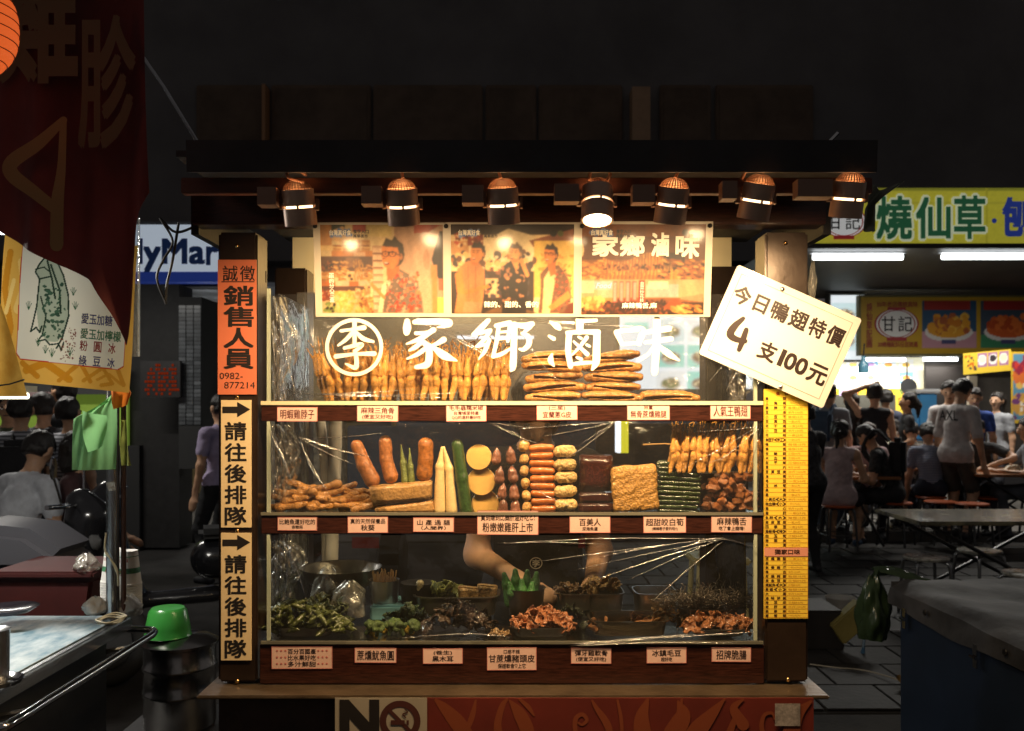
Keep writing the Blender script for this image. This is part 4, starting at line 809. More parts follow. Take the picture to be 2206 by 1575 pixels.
# ---- duck wings
def wing_mesh(seed, curl):
    r_ = random.Random(seed); a = r_.uniform(-.006, .006); b = r_.uniform(-.004, .004)
    pr = [cap((a * 1.4, 0, .005), (a, .002, .020), .0058, .0075), cap((a, .002, .020), (b, 0, .044), .0075, .0105), cap((b, -.002, .046), (b * .5, -.005, .053), .0108, .0095), cap((b * .5, -.001, .060), (0, .003, .064), .0075, .0080),
          cap((0, .003, .064), (0, .002, .082), .0088, .0112, sq=((0, 1, 0), .75)), cap((0, .002, .082), (0, .004, .104), .0108, .0060), cap((a * .5 - .004, -.006, .070), (a * .5 - .003, -.006, .080), .0045), cap((a * .5 + .004, -.006, .070), (a * .5 + .003, -.006, .080), .0045), cap((0, .004, .104), (.002, .006, .118), .0058, .0034)]
    for s in (-1, 1): pr.append(cap((s * .004, .004, .112), (s * .007 + curl * .004, .004, .138), .0024, .0018)); pr.append(cap((s * .007 + curl * .004, .004, .138), (s * .004 + curl * .018, .0, .152 + .006 * s), .0018, .0015))
    return blob('duck_wing', pr, .0026, .0025, disp=lambda P: .0009 * vnoise(P, 420, seed) + .0005 * vnoise(P, 900, seed + 5))
wings = [wing_mesh(1, .4), wing_mesh(2, -1.0), wing_mesh(3, 1.2), wing_mesh(4, -.2)]
ORD = ['first', 'second', 'third', 'fourth', 'fifth', 'sixth', 'seventh', 'eighth', 'ninth', 'tenth', 'eleventh', 'twelfth', 'thirteenth', 'fourteenth', 'fifteenth', 'sixteenth', 'seventeenth', 'eighteenth', 'nineteenth', 'twentieth', 'twenty-first', 'twenty-second', 'twenty-third', 'twenty-fourth']
pl_ = []; wl = []
def zt(Y): return 1.5695
for rowi, (Y, n_, x0, x1, sc) in enumerate(((.050, 24, 712, 1096, 1.04), (.085, 23, 704, 1104, 1.10), (.13, 20, 700, 1100, 1.16))):
    for i in range(n_):
        x = x0 + (x1 - x0) * (i + .5) / n_ + random.uniform(-4, 4); lean = random.uniform(-.06, .06) + (-.30 if i == 0 else (-.15 if i == 1 else 0))
        wl.append(f"{ORD[i]} duck wing from the left in the {['front', 'middle', 'rear'][rowi]} row on the top shelf")
        pl_.append((W(x, 862, Y)[0:1].tolist() + [Y + random.uniform(-.006, .006), zt(Y)], (random.uniform(-.08, .06), lean, random.uniform(-.3, .3)), sc * random.uniform(.9, 1.04)))
foods('duck_wing', wings, M_wing, pl_, 'glazed brown duck wing standing upright in the dense rows on the top shelf', 'duck wing', 'duck wings standing on the top shelf', wl)
# hanging row on the right of the middle tier
pl2 = []; wl = []
for rowi, (Y, n_, x0, x1, zz) in enumerate(((.034, 18, 1440, 1636, 1010), (.060, 18, 1436, 1634, 996))):
    for i in range(n_):
        x = x0 + (x1 - x0) * (i + .5) / n_; p = W(x + random.uniform(-3, 3), zz, Y); wl.append(f"{ORD[i]} duck wing from the left in the {['front', 'rear'][rowi]} row above the tofu cubes"); pl2.append((p - np.array([0, 0, .012]), (random.uniform(-.1, .1), random.uniform(-.12, .12) + .1, random.uniform(-.3, .3)), random.uniform(.80, .92)))
foods('duck_wing', wings, M_wing, pl2, 'duck wing in the short row above the tofu cubes, right end of middle shelf', 'duck wing', 'duck wings above the tofu cubes', wl)
b = MB(); b.tube([W(1385, 958, .14), W(1432, 956, .14), W(1640, 975, .14)], .0022, 6); single('skewer_stick', b, mat('bamboo_stick', (.5, .28, .1)), 'thin bamboo skewer poking out left of the hanging wing row', 'skewer')
b = MB(); b.box(.335, .64, .105, .24, 1.2825, 1.372); single('wing_box', b, mat('dark_box', (.035, .025, .02), rough=.5), 'dark box carrying the short row of wings at the right', 'box', bevel=.004)
# ---- folded skins stacked
def skin_mesh(seed, L=.148, gap=.008):
    r_ = random.Random(seed); ph = r_.uniform(0, 6); pr = []; n_ = 9; flip = 1 if seed % 2 else -1; P = []
    for i in range(n_):
        t = i / (n_ - 1); P.append(np.array([flip * (-L / 2 + L * t), .002 * math.sin(i + ph), .0118 + .0022 * math.sin(math.pi * t + .3 * ph) - .003 * max(0, t - .7) / .3]))
    for i in range(n_ - 1):
        e = min(i, n_ - 2 - i); ra = .0128 + .0010 * math.sin(1.1 * i + ph) - (.0035, .001, 0, 0)[min(e, 3)]
        pr += [cap(P[i] + np.array([0, dy, 0]), P[i + 1] + np.array([0, dy, 0]), ra, None, 0, ((0, 0, 1), .95)) for dy in (.004, .016, .028, .040)]
    def slit(P):
        x, y, z = P[..., 0] * flip, P[..., 1], P[..., 2]; zs = .0085 + .0018 * np.sin(30 * x + ph) + .03 * x; h = .0030 + .0012 * np.sin(41 * x + 2 * ph)
        return np.minimum(np.minimum(h - np.abs(z - zs), .016 - y), np.minimum(.40 * L - x, x + .47 * L))
    return blob('folded_skin', pr, .0024, .006, disp=lambda P: .0009 * vnoise(P, 110, seed) + .0004 * vnoise(P, 500, seed + 9), cut=slit)
skins = [skin_mesh(i, L=.136 + .009 * ((i * 2) % 4) / 2) for i in range(7)]
pl_ = []; lb = []
for si, (xc, n_, nm) in enumerate(((1191, 5, 'left stack of folded skins'), (1318, 5, 'right stack of folded skins'), (1444, 1, 'single pile'))):
    for j in range(n_):
        x = W(xc + random.uniform(-5, 5) * (j > 0), 860, .05)[0]; z = 1.5700 + j * .0262
        pl_.append(((x, .045 + random.uniform(-.006, .006), z), (random.uniform(-.05, .05), random.uniform(-.05, .05) - (.05 if (j == n_ - 1 and n_ > 1) else 0), random.uniform(-.14, .14) + (math.pi if (j + si) % 2 else 0) * 0), (1.0 + random.uniform(-.04, .06), 1, 1.03)))
        od = ['bottom', 'second', 'third', 'fourth', 'topmost'][j]
        lb.append(f'{od} glazed folded skin of the {nm} on the top shelf' if n_ > 1 else 'lone folded brown skin right of the stacks on the top shelf')
foods('folded_skin', skins, M_skin, pl_, '', 'folded skin', 'folded skins on the top shelf', lb)

Z2 = 1.2820
def at2(px, Y, z=Z2): return np.array([(px - 1103) * S(Y), Y, z])
# ---- finger mushrooms in a pile (left)
M_mush = fm('braised_mushroom', (.42, .19, .04), vscale=60)
def finger_mesh(seed):
    r_ = random.Random(seed); P = [np.array([-.034 + .0227 * i, r_.uniform(-.004, .004), r_.uniform(-.003, .003)]) for i in range(4)]; ra = [.0085, .0095, .0085, .0105]
    return blob('mushroom_finger', [cap(P[i], P[i + 1], ra[i], ra[i + 1]) for i in range(3)] + [cap(P[3], P[3] + np.array([.004, 0, 0]), .0125, .011)], .0026, .004, disp=lambda P: .0008 * vnoise(P, 260, seed))
fingers = [finger_mesh(i) for i in range(5)]
pl_ = []
for layer, n_, x0, x1, z in ((0, 9, 608, 792, .010), (1, 8, 614, 782, .027), (2, 6, 622, 772, .043), (3, 3, 650, 745, .056)):
    for i in range(n_):
        pl_.append((at2(x0 + (x1 - x0) * i / (n_ - 1), random.uniform(.03, .09) + .015 * layer, Z2 + z), (random.uniform(-.3, .3), random.uniform(-.28, .28), random.choice((0, math.pi)) + random.uniform(-.5, .5)), random.uniform(.9, 1.1)))
foods('mushroom_finger', fingers, M_mush, pl_, 'braised golden mushroom finger in the pile at the left of the middle shelf', 'mushroom', 'mushroom fingers piled at the left of the middle shelf')
# ---- sausages, okra, tofu
M_saus = fm('brown_sausage', (.32, .115, .032), vscale=25, bump=.3, rough=.45, coat=.12)
def limb(name, P, rs, m, res, label, cat, seed=0, nz=.0006, nf=220, k=.006, group=None):
    me = blob(name, [cap(P[i], P[i + 1], rs[i], rs[i + 1]) for i in range(len(P) - 1)], res, k, disp=lambda Q: nz * vnoise(Q, nf, seed))
    c = np.mean([np.array(p) for p in P], 0); v = np.zeros(len(me.vertices) * 3); me.vertices.foreach_get('co', v); v = v.reshape(-1, 3) - c; me.vertices.foreach_set('co', v.ravel()); me.update()
    o = link(name, me, m, None, c); return tag(o, label, cat, group)
def pp(px, py, Y): return W(px, py, Y)
limb('sausage', [pp(769, 960, .045), pp(785, 1003, .045), pp(802, 1034, .045)], [.0165, .0195, .021], M_saus, .003, 'brown sausage leaning left behind the tofu slab', 'sausage', 1)
limb('sausage', [pp(830, 952, .045), pp(832, 990, .045), pp(842, 1026, .045)], [.0175, .0165, .0195], M_saus, .003, 'brown sausage with cut end standing right of the leaning one', 'sausage', 2)
limb('sausage', [pp(917, 958, .045), pp(917, 990, .045), pp(914, 1020, .045)], [.0205, .0195, .0215], fm('orange_sausage', (.40, .135, .022), vscale=25, bump=.3, rough=.4, coat=.2), .003, 'plump orange sausage standing behind the right end of the tofu', 'sausage', 3)
M_okra = fm('okra_green', (.16, .20, .05), vscale=20, rough=.4)
for i, (x0, y0, x1) in enumerate(((864, 958, 872), (882, 965, 887), (874, 985, 879))):
    limb('okra', [pp(x0, y0, .045 + .02 * (i == 2)), pp((x0 + x1) / 2, y0 + 40, .045 + .02 * (i == 2)), pp(x1, 1036, .045 + .02 * (i == 2))], [.0015, .0072, .0095], M_okra, .0022, ['taller pointed green okra between the sausages', 'shorter green okra right of the taller one', 'green okra standing behind the other two'][i], 'okra', i, nz=.0003)
M_tofu = fm('braised_tofu', (.47, .26, .085), vscale=22, var=.3, bump=.35, bscale=30, rough=.45, coat=.15)
def slab(name, F, pts, n0, n1, m, label, cat, bev=.003, seed=0, amp=.0012, group=None):
    b = MB(); b.prism(F, pts, n0, n1); v = np.array(b.v); c = v.mean(0); me = b.mesh(name, c)
    bm = bmesh.new(); bm.from_mesh(me); bmesh.ops.bevel(bm, geom=bm.edges[:], offset=bev, segments=2, affect='EDGES', clamp_overlap=True)
    bmesh.ops.remove_doubles(bm, verts=bm.verts[:], dist=1e-5); bmesh.ops.triangulate(bm, faces=bm.faces[:]); bmesh.ops.recalc_face_normals(bm, faces=bm.faces[:]); bmesh.ops.subdivide_edges(bm, edges=bm.edges[:], cuts=3, use_grid_fill=True)
    co = np.array([q.co for q in bm.verts]); d = vnoise(co + c, 160, seed) * amp
    bm.normal_update()
    for q, dd in zip(bm.verts, d): q.co += q.normal * dd
    bm.to_mesh(me); bm.free(); me.polygons.foreach_set('use_smooth', [True] * len(me.polygons)); o = link(name, me, m, None, c); return tag(o, label, cat, group)
slab('tofu_slab', FY(.022), [(794, 1048), (929, 1036), (928, 1076), (803, 1090)], -.05, 0, M_tofu, 'upper brown tofu slab lying across another below the sausages', 'tofu', seed=1)
slab('tofu_slab', FY(.024), [(808, 1093), (930, 1079), (935, 1104), (806, 1104)], -.05, 0, M_tofu, 'lower brown tofu slab resting on the middle shelf', 'tofu', seed=2)
M_bam = fm('bamboo_shoot', (.70, .52, .24), var=.1, bump=.12, rough=.4)
limb('bamboo_shoot', [pp(952, 963, .05), pp(948, 1005, .05), pp(947, 1098, .05)], [.003, .0115, .0165], M_bam, .0028, 'left of two white bamboo shoots leaning tip to tip', 'bamboo shoot', 1, nz=.0003)
limb('bamboo_shoot', [pp(956, 963, .05), pp(968, 1010, .05), pp(973, 1098, .05)], [.003, .0105, .0155], M_bam, .0028, 'right of two white bamboo shoots leaning tip to tip', 'bamboo shoot', 2, nz=.0003)
limb('cucumber', [pp(985, 958, .05), pp(995, 1030, .05), pp(1004, 1098, .05)], [.0155, .0165, .017], fm('cucumber_green', (.035, .085, .018), bump=.3), .003, 'dark green cucumber standing right of the bamboo shoots', 'cucumber', 4, nz=.0004)
M_rad = mat('stewed_radish', (.72, .44, .13), rough=.3, var=.12, vscale=14, sss=.15, coat=.3, rnd=.08)
for i, (x, y, r_) in enumerate(((1032, 986, 28), (1037, 1038, 31), (1045, 1086, 30))):
    b = MB(); rr = r_ * S(.05) * 1.0; c = W(x, y, .05 + .012 * i)
    b.lathe([(0, 0), (rr * .93, 0), (rr, .003), (rr, .020), (rr * .95, .024), (0, .0245)], c + np.array([0, .024, 0]), 30, axis=(0.04 * (i - 1), -1, .05))
    single('radish_slice', b, M_rad, ['top', 'middle', 'bottom'][i] + ' golden radish disc of the upright column of three', 'radish', 'radish discs', smooth=40)
# ---- hearts, small eggs
M_heart = fm('braised_heart', (.21, .085, .052), rough=.22, bump=.25, coat=.5)
hm = [blob('chicken_heart', [cap((0, 0, -.010), (0, 0, .004), .0125, .010), cap((0, 0, .004), (.001 * s, 0, .020), .0095, .0030), cap((.004, -.003, -.012), (-.004, -.003, -.012), .008)], .0026, .006, disp=lambda P: .0005 * vnoise(P, 300, s)) for s in (1, 2)]
pl_ = []; lb = []
for c, (xs, ys) in enumerate((([1070, 1076, 1082, 1084], [983, 1023, 1058, 1090]), ([1100, 1104, 1107, 1110], [981, 1021, 1059, 1091]))):
    for i in range(4): pl_.append((W(xs[i], ys[i], .05), (random.uniform(-.15, .15), random.uniform(-.12, .12), random.uniform(0, 6)), random.uniform(.95, 1.1))); lb.append(f"{['top', 'second', 'third', 'bottom'][i]} dark heart in the {['left', 'right'][c]} column beside the radish discs")
foods('chicken_heart', hm, M_heart, pl_, '', 'chicken heart', 'chicken hearts on the middle shelf', lb)
em = [blob('small_egg', [cap((0, 0, -.003), (0, 0, .003), .0125)], .0026, .004, disp=lambda P: .0016 * vnoise(P, 260, s)) for s in (1, 2, 3)]
pl_ = []; lb = []
for i, (x, y) in enumerate(((1128, 960), (1129, 989), (1129, 1014), (1132, 1041), (1134, 1068), (1135, 1092))):
    pl_.append((W(x, y, .05), (random.uniform(-.4, .4), random.uniform(-.4, .4), random.uniform(0, 6)), 1.12 if i == 0 else .95)); lb.append(f"{['topmost', 'second', 'third', 'fourth', 'fifth', 'lowest'][i]} small golden ball in the column between hearts and sausages")
foods('small_egg', em, fm('golden_ball', (.50, .28, .08)), pl_, '', 'food ball', 'small golden balls', lb)
# ---- stacked orange sausages and wrinkled rolls
sm_ = [blob('orange_sausage', [cap((-.025, 0, 0), (0, 0, .0012), .0098, .0108), cap((0, 0, .0012), (.025, 0, 0), .0108, .0098)], .0028, .004, disp=lambda P: .0007 * vnoise(P, 180, s) + .0004 * vnoise(P, 500, s)) for s in (1, 2, 3, 4)]
pl_ = []; lb = []
for i in range(9): pl_.append((W(1166 + .6 * i, 965 + i * 16.4, .05), (random.uniform(0, 6), random.uniform(-.05, .05) - (.06 if i == 0 else 0), 0), (random.uniform(.94, 1.0), .92, .92))); lb.append(f"{['topmost', 'second', 'third', 'fourth', 'fifth', 'sixth', 'seventh', 'eighth', 'lowest'][i]} orange sausage in the horizontal stack of nine")
foods('orange_sausage', sm_, fm('glossy_orange_sausage', (.46, .125, .016), var=.25, bump=.1, coat=.6), pl_, '', 'sausage', 'stack of nine orange sausages', lb)
def wrinkle_disp(seed):
    def f(P): return .0042 * np.exp(-np.abs(vnoise(P, 210, seed)) * 9) + .0026 * np.exp(-np.abs(vnoise(P, 330, seed + 7)) * 9) - .0012 + .0005 * vnoise(P, 420, seed + 3)
    return f
rm = [blob('wrinkled_roll', [cap((-.015, 0, 0), (.015, 0, 0), .0155, .0155)], .0022, .004, disp=wrinkle_disp(s)) for s in (1, 2, 3, 4, 5)]
pl_ = []; lb = []
for i, (x, y) in enumerate(((1217, 972), (1217, 1001), (1219, 1028), (1218, 1058), (1219, 1087))):
    pl_.append((W(x, y, .05), (random.uniform(0, 6), random.uniform(-.06, .06), random.uniform(-.1, .1)), (1, 1, .98))); lb.append(f"{['topmost', 'second', 'middle', 'fourth', 'lowest'][i]} pale wrinkled roll in the column of five")
foods('wrinkled_roll', rm, fm('wrinkled_gluten', (.60, .40, .15), vscale=80, bump=.5), pl_, '', 'gluten roll', 'column of wrinkled rolls', lb)
# ---- dark red cakes, fried tofu sheet
M_blood = fm('dark_red_cake', (.040, .010, .007), rough=.16, bump=.2, bscale=40, coat=.7)
slab('blood_cake', FY(.06), [(1249, 980), (1320, 981), (1319, 1058), (1250, 1060)], -.03, 0, M_blood, 'big square dark red cake standing upright on the others', 'blood cake', seed=3, amp=.0008)
slab('blood_cake', FY(.05), [(1248, 1062), (1324, 1062), (1326, 1083), (1247, 1083)], -.06, 0, M_blood, 'upper of two dark red cakes lying flat', 'blood cake', seed=4, amp=.0008)
slab('blood_cake', FY(.045), [(1246, 1085), (1325, 1085), (1327, 1105), (1246, 1105)], -.07, 0, M_blood, 'lower of two dark red cakes lying flat on the shelf', 'blood cake', seed=5, amp=.0008)
pr_ = []
for i in range(8):
    for j in range(8):
        u_, v_ = i / 7, j / 7; c0 = W(1323 + 83 * u_ + 6 * v_ + random.uniform(-1.5, 1.5), 1012 - 5 * u_ + 84 * v_ + random.uniform(-1.5, 1.5), .04 + random.uniform(-.002, .002)); pr_.append(cap(c0, c0 + np.array([0, .006, 0]), .0092))
me = blob('fried_tofu_sheet', pr_, .0024, .016, disp=lambda P: .0020 + .0012 * vnoise(P, 330, 6) + .0009 * vnoise(P, 700, 8)); tag(link('fried_tofu_sheet', me, fm('puffy_fried_tofu', (.50, .26, .055), vscale=60, bump=.6, bscale=60, rough=.35)), 'square golden puffy fried tofu sheet standing on edge', 'fried tofu')
# ---- long beans in rows
bm_ = [blob('long_bean', [cap((-.052, 0, 0), (-.018, 0, .0008 * s), .0052, .0058), cap((-.018, 0, .0008 * s), (.018, 0, -.0006), .0058, .0058), cap((.018, 0, -.0006), (.052, 0, .0008), .0058, .005)], .0022, .004) for s in (1, -1)]
pl_ = []
for i in range(11):
    for j in range(2): pl_.append((W(1464 - i * .4 + random.uniform(-3, 3), 1000 + i * 10.2 - (3 if j else 0), .05 + .017 * j), (random.uniform(0, 6), random.uniform(-.03, .03) + .05, random.uniform(-.05, .05)), (1.0 + random.uniform(-.04, .04), 1, 1)))
foods('long_bean', bm_, fm('dark_bean_green', (.025, .042, .012), rough=.16, bump=.12, coat=.7, var=.4), pl_, 'dark green bean lying in the tight bundle on the middle shelf', 'green bean', 'dark green beans stacked right of the fried tofu')
# ---- tofu cubes in a heap at the right
cb = MB(); cb.box(-.0125, .0125, -.0125, .0125, -.0095, .0095); cbm = cb.mesh('tofu_cube', bevel=.0022, smooth=50)
pl_ = []
for layer, n_, z, x0, x1 in ((0, 17, .010, 1520, 1630), (1, 17, .026, 1520, 1630), (2, 16, .042, 1520, 1630), (3, 15, .058, 1520, 1630), (4, 14, .073, 1522, 1628), (5, 10, .088, 1528, 1620)):
    for i in range(n_): pl_.append((at2(random.uniform(x0, x1), random.uniform(.03, .085), Z2 + z), (random.uniform(-.8, .8), random.uniform(-.8, .8), random.uniform(0, 3)), (random.uniform(.72, 1.0), random.uniform(.7, .95), random.uniform(.65, .95))))
foods('tofu_cube', [cbm], fm('spicy_tofu', (.26, .095, .028), bump=.4, coat=.35), pl_, 'red brown tofu cube in the heap at the right end of middle shelf', 'tofu cube', 'red brown tofu cubes heaped at the right')

# ================================================================== bottom tier
Z3 = .9500
def at3(px, Y, z): return np.array([(px - 1103) * S(Y), Y, Z3 + z])
M_tray = mat('dark_steel_tray', (.20, .19, .17), rough=.3, metal=.9, var=.2)
def tray(cx, Y, w, d, h, label, m=None, lip=.006, name='food_tray', z=0.0, rnd=.02):
    c = at3(cx, Y, z); b = MB(); n = 36
    def ringp(sx, sy, zz): return [c + np.array([sx * math.copysign(abs(math.cos(t)) ** .45, math.cos(t)), sy * math.copysign(abs(math.sin(t)) ** .45, math.sin(t)), zz]) for t in np.linspace(0, 2 * math.pi, n + 1)[:-1]]
    R_ = [ringp(w * .9, d * .9, 0), ringp(w * .97, d * .97, h), ringp(w * 1.03, d * 1.05, h), ringp(w * 1.03, d * 1.05, h - .003), ringp(w * .95, d * .95, h - .004), ringp(w * .88, d * .88, .003)]
    vs = [q for r_ in R_ for q in r_]; fs = [(i * n + j, i * n + (j + 1) % n, (i + 1) * n + (j + 1) % n, (i + 1) * n + j) for i in range(len(R_) - 1) for j in range(n)] + [tuple(range(n)), tuple(range((len(R_) - 1) * n, len(R_) * n))]
    b.add(vs, fs); return single(name, b, m or M_tray, label, 'tray', smooth=50)
tray(664, .09, .078, .055, .022, 'dark tray under the edamame pods')
tray(1165, .08, .075, .05, .024, 'steel tray holding the pink pork strips')
tray(1352, .10, .105, .065, .040, 'oval steel tray with a few brown scraps', mat('oval_steel', (.30, .25, .18), rough=.22, metal=.95))
tray(1545, .09, .07, .05, .018, 'tray under the brown intestine strips at the right')
# edamame
pod = [blob('edamame_pod', [cap((-.022, 0, .001 * s), (-.010, 0, 0), .0028, .0062), cap((-.010, 0, 0), (.003, 0, .001), .0062, .0066), cap((.003, 0, .001), (.014, 0, 0), .0066, .0056), cap((.014, 0, 0), (.024, 0, .003 * s), .0056, .0012)], .0022, .002) for s in (1, -1, 2)]
pl_ = []
for i in range(150):
    t = random.random(); px = 580 + 175 * t; hmax = .070 * math.sin(math.pi * min(1, .22 + .75 * t)) ** 1.2 + .004; Y = random.uniform(.03, .15); z = .012 + hmax * random.random() ** .7 * (1 - abs(Y - .09) * 4)
    pl_.append((at3(px, Y, max(.01, z)), (random.uniform(0, 6), random.uniform(-.6, .6), random.uniform(0, 6)), random.uniform(.85, 1.15)))
foods('edamame_pod', pod, fm('edamame_green', (.055, .068, .013), rough=.32, bump=.2, vscale=40, rnd=.3), pl_, 'green edamame pod in the heap at the left of the bottom tier', 'edamame pod', 'edamame pods heaped at the bottom left')
# broccoli and corn
def brocc(seed):
    r_ = random.Random(seed); pr = [cap((0, 0, 0), (0, 0, .016), .006, .007)]
    for i in range(22):
        a, e = r_.uniform(0, 6.28), r_.uniform(.1, 1.4); pr.append(cap((0, 0, .014), (.016 * math.cos(a) * math.cos(e), .016 * math.sin(a) * math.cos(e), .018 + .014 * math.sin(e)), .004, .0062))
    return blob('broccoli', pr, .0026, .0025, disp=lambda P: .0012 * vnoise(P, 900, seed))
brm = [brocc(1), brocc(2)]
foods('broccoli', brm, fm('broccoli_green', (.055, .095, .02), rough=.6, coat=.05), [(at3(x, Y, .004), (random.uniform(-.5, .5), random.uniform(-.4, .4), random.uniform(0, 6)), 1.0) for x, Y in ((790, .06), (812, .045), (838, .05), (868, .05), (885, .07), (855, .09))], '', 'broccoli', 'broccoli florets', [f'{q} dark broccoli floret among the yellow corn pieces' for q in ('leftmost', 'second', 'third', 'fourth', 'rightmost', 'rear')])
for i, (x, y) in enumerate(((822, 1354), (880, 1358), (801, 1362))):
    slab('corn_piece', FY(.07), [(x - 14, y - 6), (x - 2, y - 14), (x + 14, y + 4), (x + 8, y + 14), (x - 8, y + 6)], -.012, 0, fm('corn_yellow', (.70, .48, .05)), ['big yellow corn piece above the broccoli', 'smaller yellow corn piece at the right of the broccoli', 'yellow corn piece near the edamame'][i], 'corn', bev=.002, seed=i)
b = MB(); b.box(-.40, -.265, .20, .34, Z3 + .0, Z3 + .045); single('blue_tub', b, mat('blue_plastic', (.16, .36, .42), rough=.4, var=.2), 'pale blue plastic tub behind the broccoli', 'tub', bevel=.006)
# wood ear pile
def crumple(name, c, w, d, h, n, m, label, cat, seed, size, curl=.6, group=None, lobes=2):
    """pieces of curled food heaped up: each piece a thing of its own"""
    r_ = random.Random(seed); mes = []
    for q in range(3):
        b = MB(); ph = r_.uniform(0, 6)
        def fn(u, v):
            a = (u - .5) * 2 * curl * 2; rr = size * (.8 + .25 * math.sin(3 * v * 3.1 + ph))
            return (rr * math.sin(a), (v - .5) * 2.0 * size + .15 * size * math.sin(5 * u + ph), size * .7 * (1 - math.cos(a)) * (.6 + .4 * math.sin(lobes * 3 * v + ph)) )
        b.grid(fn, 8, 8); me = b.mesh(name, recalc=False, smooth=180)
        bm = bmesh.new(); bm.from_mesh(me); bmesh.ops.solidify(bm, geom=bm.faces[:], thickness=size * .14); bm.to_mesh(me); bm.free(); me.polygons.foreach_set('use_smooth', [True] * len(me.polygons)); mes.append(me)
    pl = []
    for i in range(n):
        t, s = r_.uniform(-1, 1), r_.uniform(-1, 1); hh = h * max(0, 1 - t * t * .8 - s * s * .4) * r_.random() ** .6
        pl.append((np.array(c) + np.array([w * t, d * s, .006 + hh]), (r_.uniform(0, 6), r_.uniform(-1, 1), r_.uniform(0, 6)), r_.uniform(.75, 1.25)))
    foods(name, mes, m, pl, label, cat, group or label)
crumple('wood_ear', at3(985, .12, 0), .09, .05, .075, 46, fm('wood_ear_black', (.035, .020, .012), rough=.2, coat=.6), 'glossy black wood ear piece in the dark heap of the bottom tier', 'wood ear', 3, .017)
crumple('pork_strip', at3(1168, .08, .014), .078, .04, .042, 80, fm('pork_pink', (.40, .15, .06), coat=.6, vscale=70, var=.5), 'pink brown pork skin strip heaped in the steel tray', 'pork strip', 4, .0125, .8)
crumple('meat_scrap', at3(1340, .10, .008), .085, .045, .03, 12, fm('scrap_brown', (.36, .15, .045)), 'brown meat scrap lying in the oval steel tray', 'meat scrap', 5, .012, .8)
crumple('intestine_strip', at3(1545, .085, .01), .085, .04, .034, 44, fm('intestine_brown', (.30, .115, .04), coat=.6), 'brown curled strip heaped at the right end of bottom tier', 'strip', 6, .014, .9)
crumple('meat_floss_piece', at3(1075, .03, 0), .026, .012, .012, 14, fm('pale_scrap', (.36, .22, .10)), 'pale frayed scrap spilled by the base board in the middle', 'scrap', 8, .008, .8)
# seaweed bush: fine grey branching strands
r_ = random.Random(9); b = MB()
for i in range(420):
    t = r_.uniform(-1, 1); p = at3(1525 + 90 * t + r_.uniform(-14, 14), r_.uniform(.13, .23), .045 + .03 * r_.random()); q = p.copy(); P = [q.copy()]; dv = np.array([r_.uniform(-.7, .7) + .4 * t, r_.uniform(-.5, .4), r_.uniform(.3, 1.0)]); L_ = (.075 - .03 * abs(t)) * r_.uniform(.5, 1.1)
    for s in range(5): dv += np.array([r_.gauss(0, .5), r_.gauss(0, .4), r_.gauss(0, .3) - .1]); q = q + dv / np.linalg.norm(dv) * L_ / 5; P.append(q.copy())
    b.tube(P, [.0012, .0011, .001, .0009, .0008, .0006], 4)
o = single('shredded_seaweed', b, fm('grey_seaweed', (.13, .105, .085), rough=.4, bump=0), 'bushy grey mass of shredded seaweed at the right of the bottom tier', 'seaweed', kind='stuff', smooth=180, recalc=False)
tray(1528, .19, .09, .06, .05, 'dark bowl under the grey seaweed')
# rear row: steel pots of greens, cabbage, cut pieces
tray(985, .24, .12, .07, .055, 'rear steel pan with cabbage and cut blocks', z=.02)
crumple('cabbage_leaf', at3(955, .23, .065), .05, .03, .03, 14, fm('cabbage_green', (.22, .25, .06), rough=.4), 'pale green cabbage leaf in the rear pan', 'cabbage', 10, .018, .6)
for i, (x, y, w_, h_) in enumerate(((1032, 1290, 26, 24), (1008, 1282, 22, 18), (1050, 1280, 22, 20))):
    slab('radish_block', FY(.22), [(x - w_, y - h_), (x + w_, y - h_ + 4), (x + w_ - 3, y + h_), (x - w_ + 2, y + h_ - 3)], -.03, 0, fm('cut_block', (.50, .30, .11), rough=.4), ['front pale cut block in the rear pan', 'left brown cut block in the rear pan', 'right brown cut block in the rear pan'][i], 'cut block', seed=i)
b = MB(); c = at3(1132, .20, .02); b.lathe([(.0, 0), (.045, 0), (.055, .075), (.058, .078), (.053, .076), (.043, .004), (0, .004)], c, 24); single('cucumber_pot', b, mat('dull_pot', (.14, .11, .08), rough=.35, metal=.7), 'round pot filled with upright green cucumbers', 'pot', smooth=50)
M_cuke = fm('bright_cucumber', (.045, .17, .035), rough=.3, var=.2)
for i, (x0, y0, x1) in enumerate(((1086, 1238, 1096), (1110, 1230, 1112), (1136, 1232, 1134), (1156, 1236, 1150), (1098, 1258, 1106), (1124, 1252, 1126), (1146, 1258, 1142))):
    limb('green_cucumber', [pp(x0, y0, .19 - .02 * (i > 3)), pp((x0 + x1) / 2, y0 + 20, .19 - .02 * (i > 3)), pp(x1, 1300, .195)], [.0075, .0125, .0125], M_cuke, .003, ['far left green cucumber in the pot', 'second green cucumber in the pot', 'third green cucumber in the pot', 'far right green cucumber in the pot', 'front left short cucumber in the pot', 'front middle short cucumber in the pot', 'front right short cucumber in the pot'][i], 'cucumber', i, nz=.0002)
for (x, w_, lab) in ((1240, .05, 'steel pan left of the noodle pan in the rear row'), (1300, .055, 'rear steel pan heaped with tan gluten'), (1410, .06, 'rear steel pan with a bright rim and little left')): tray(x, .25, w_, .06, .06, lab, M_steel if x == 1410 else None, z=.02)
crumple('gluten_piece', at3(1300, .24, .075), .05, .035, .04, 34, fm('tan_gluten', (.42, .24, .08), rough=.4), 'tan gluten piece heaped in the rear pan', 'gluten', 12, .014, .8)
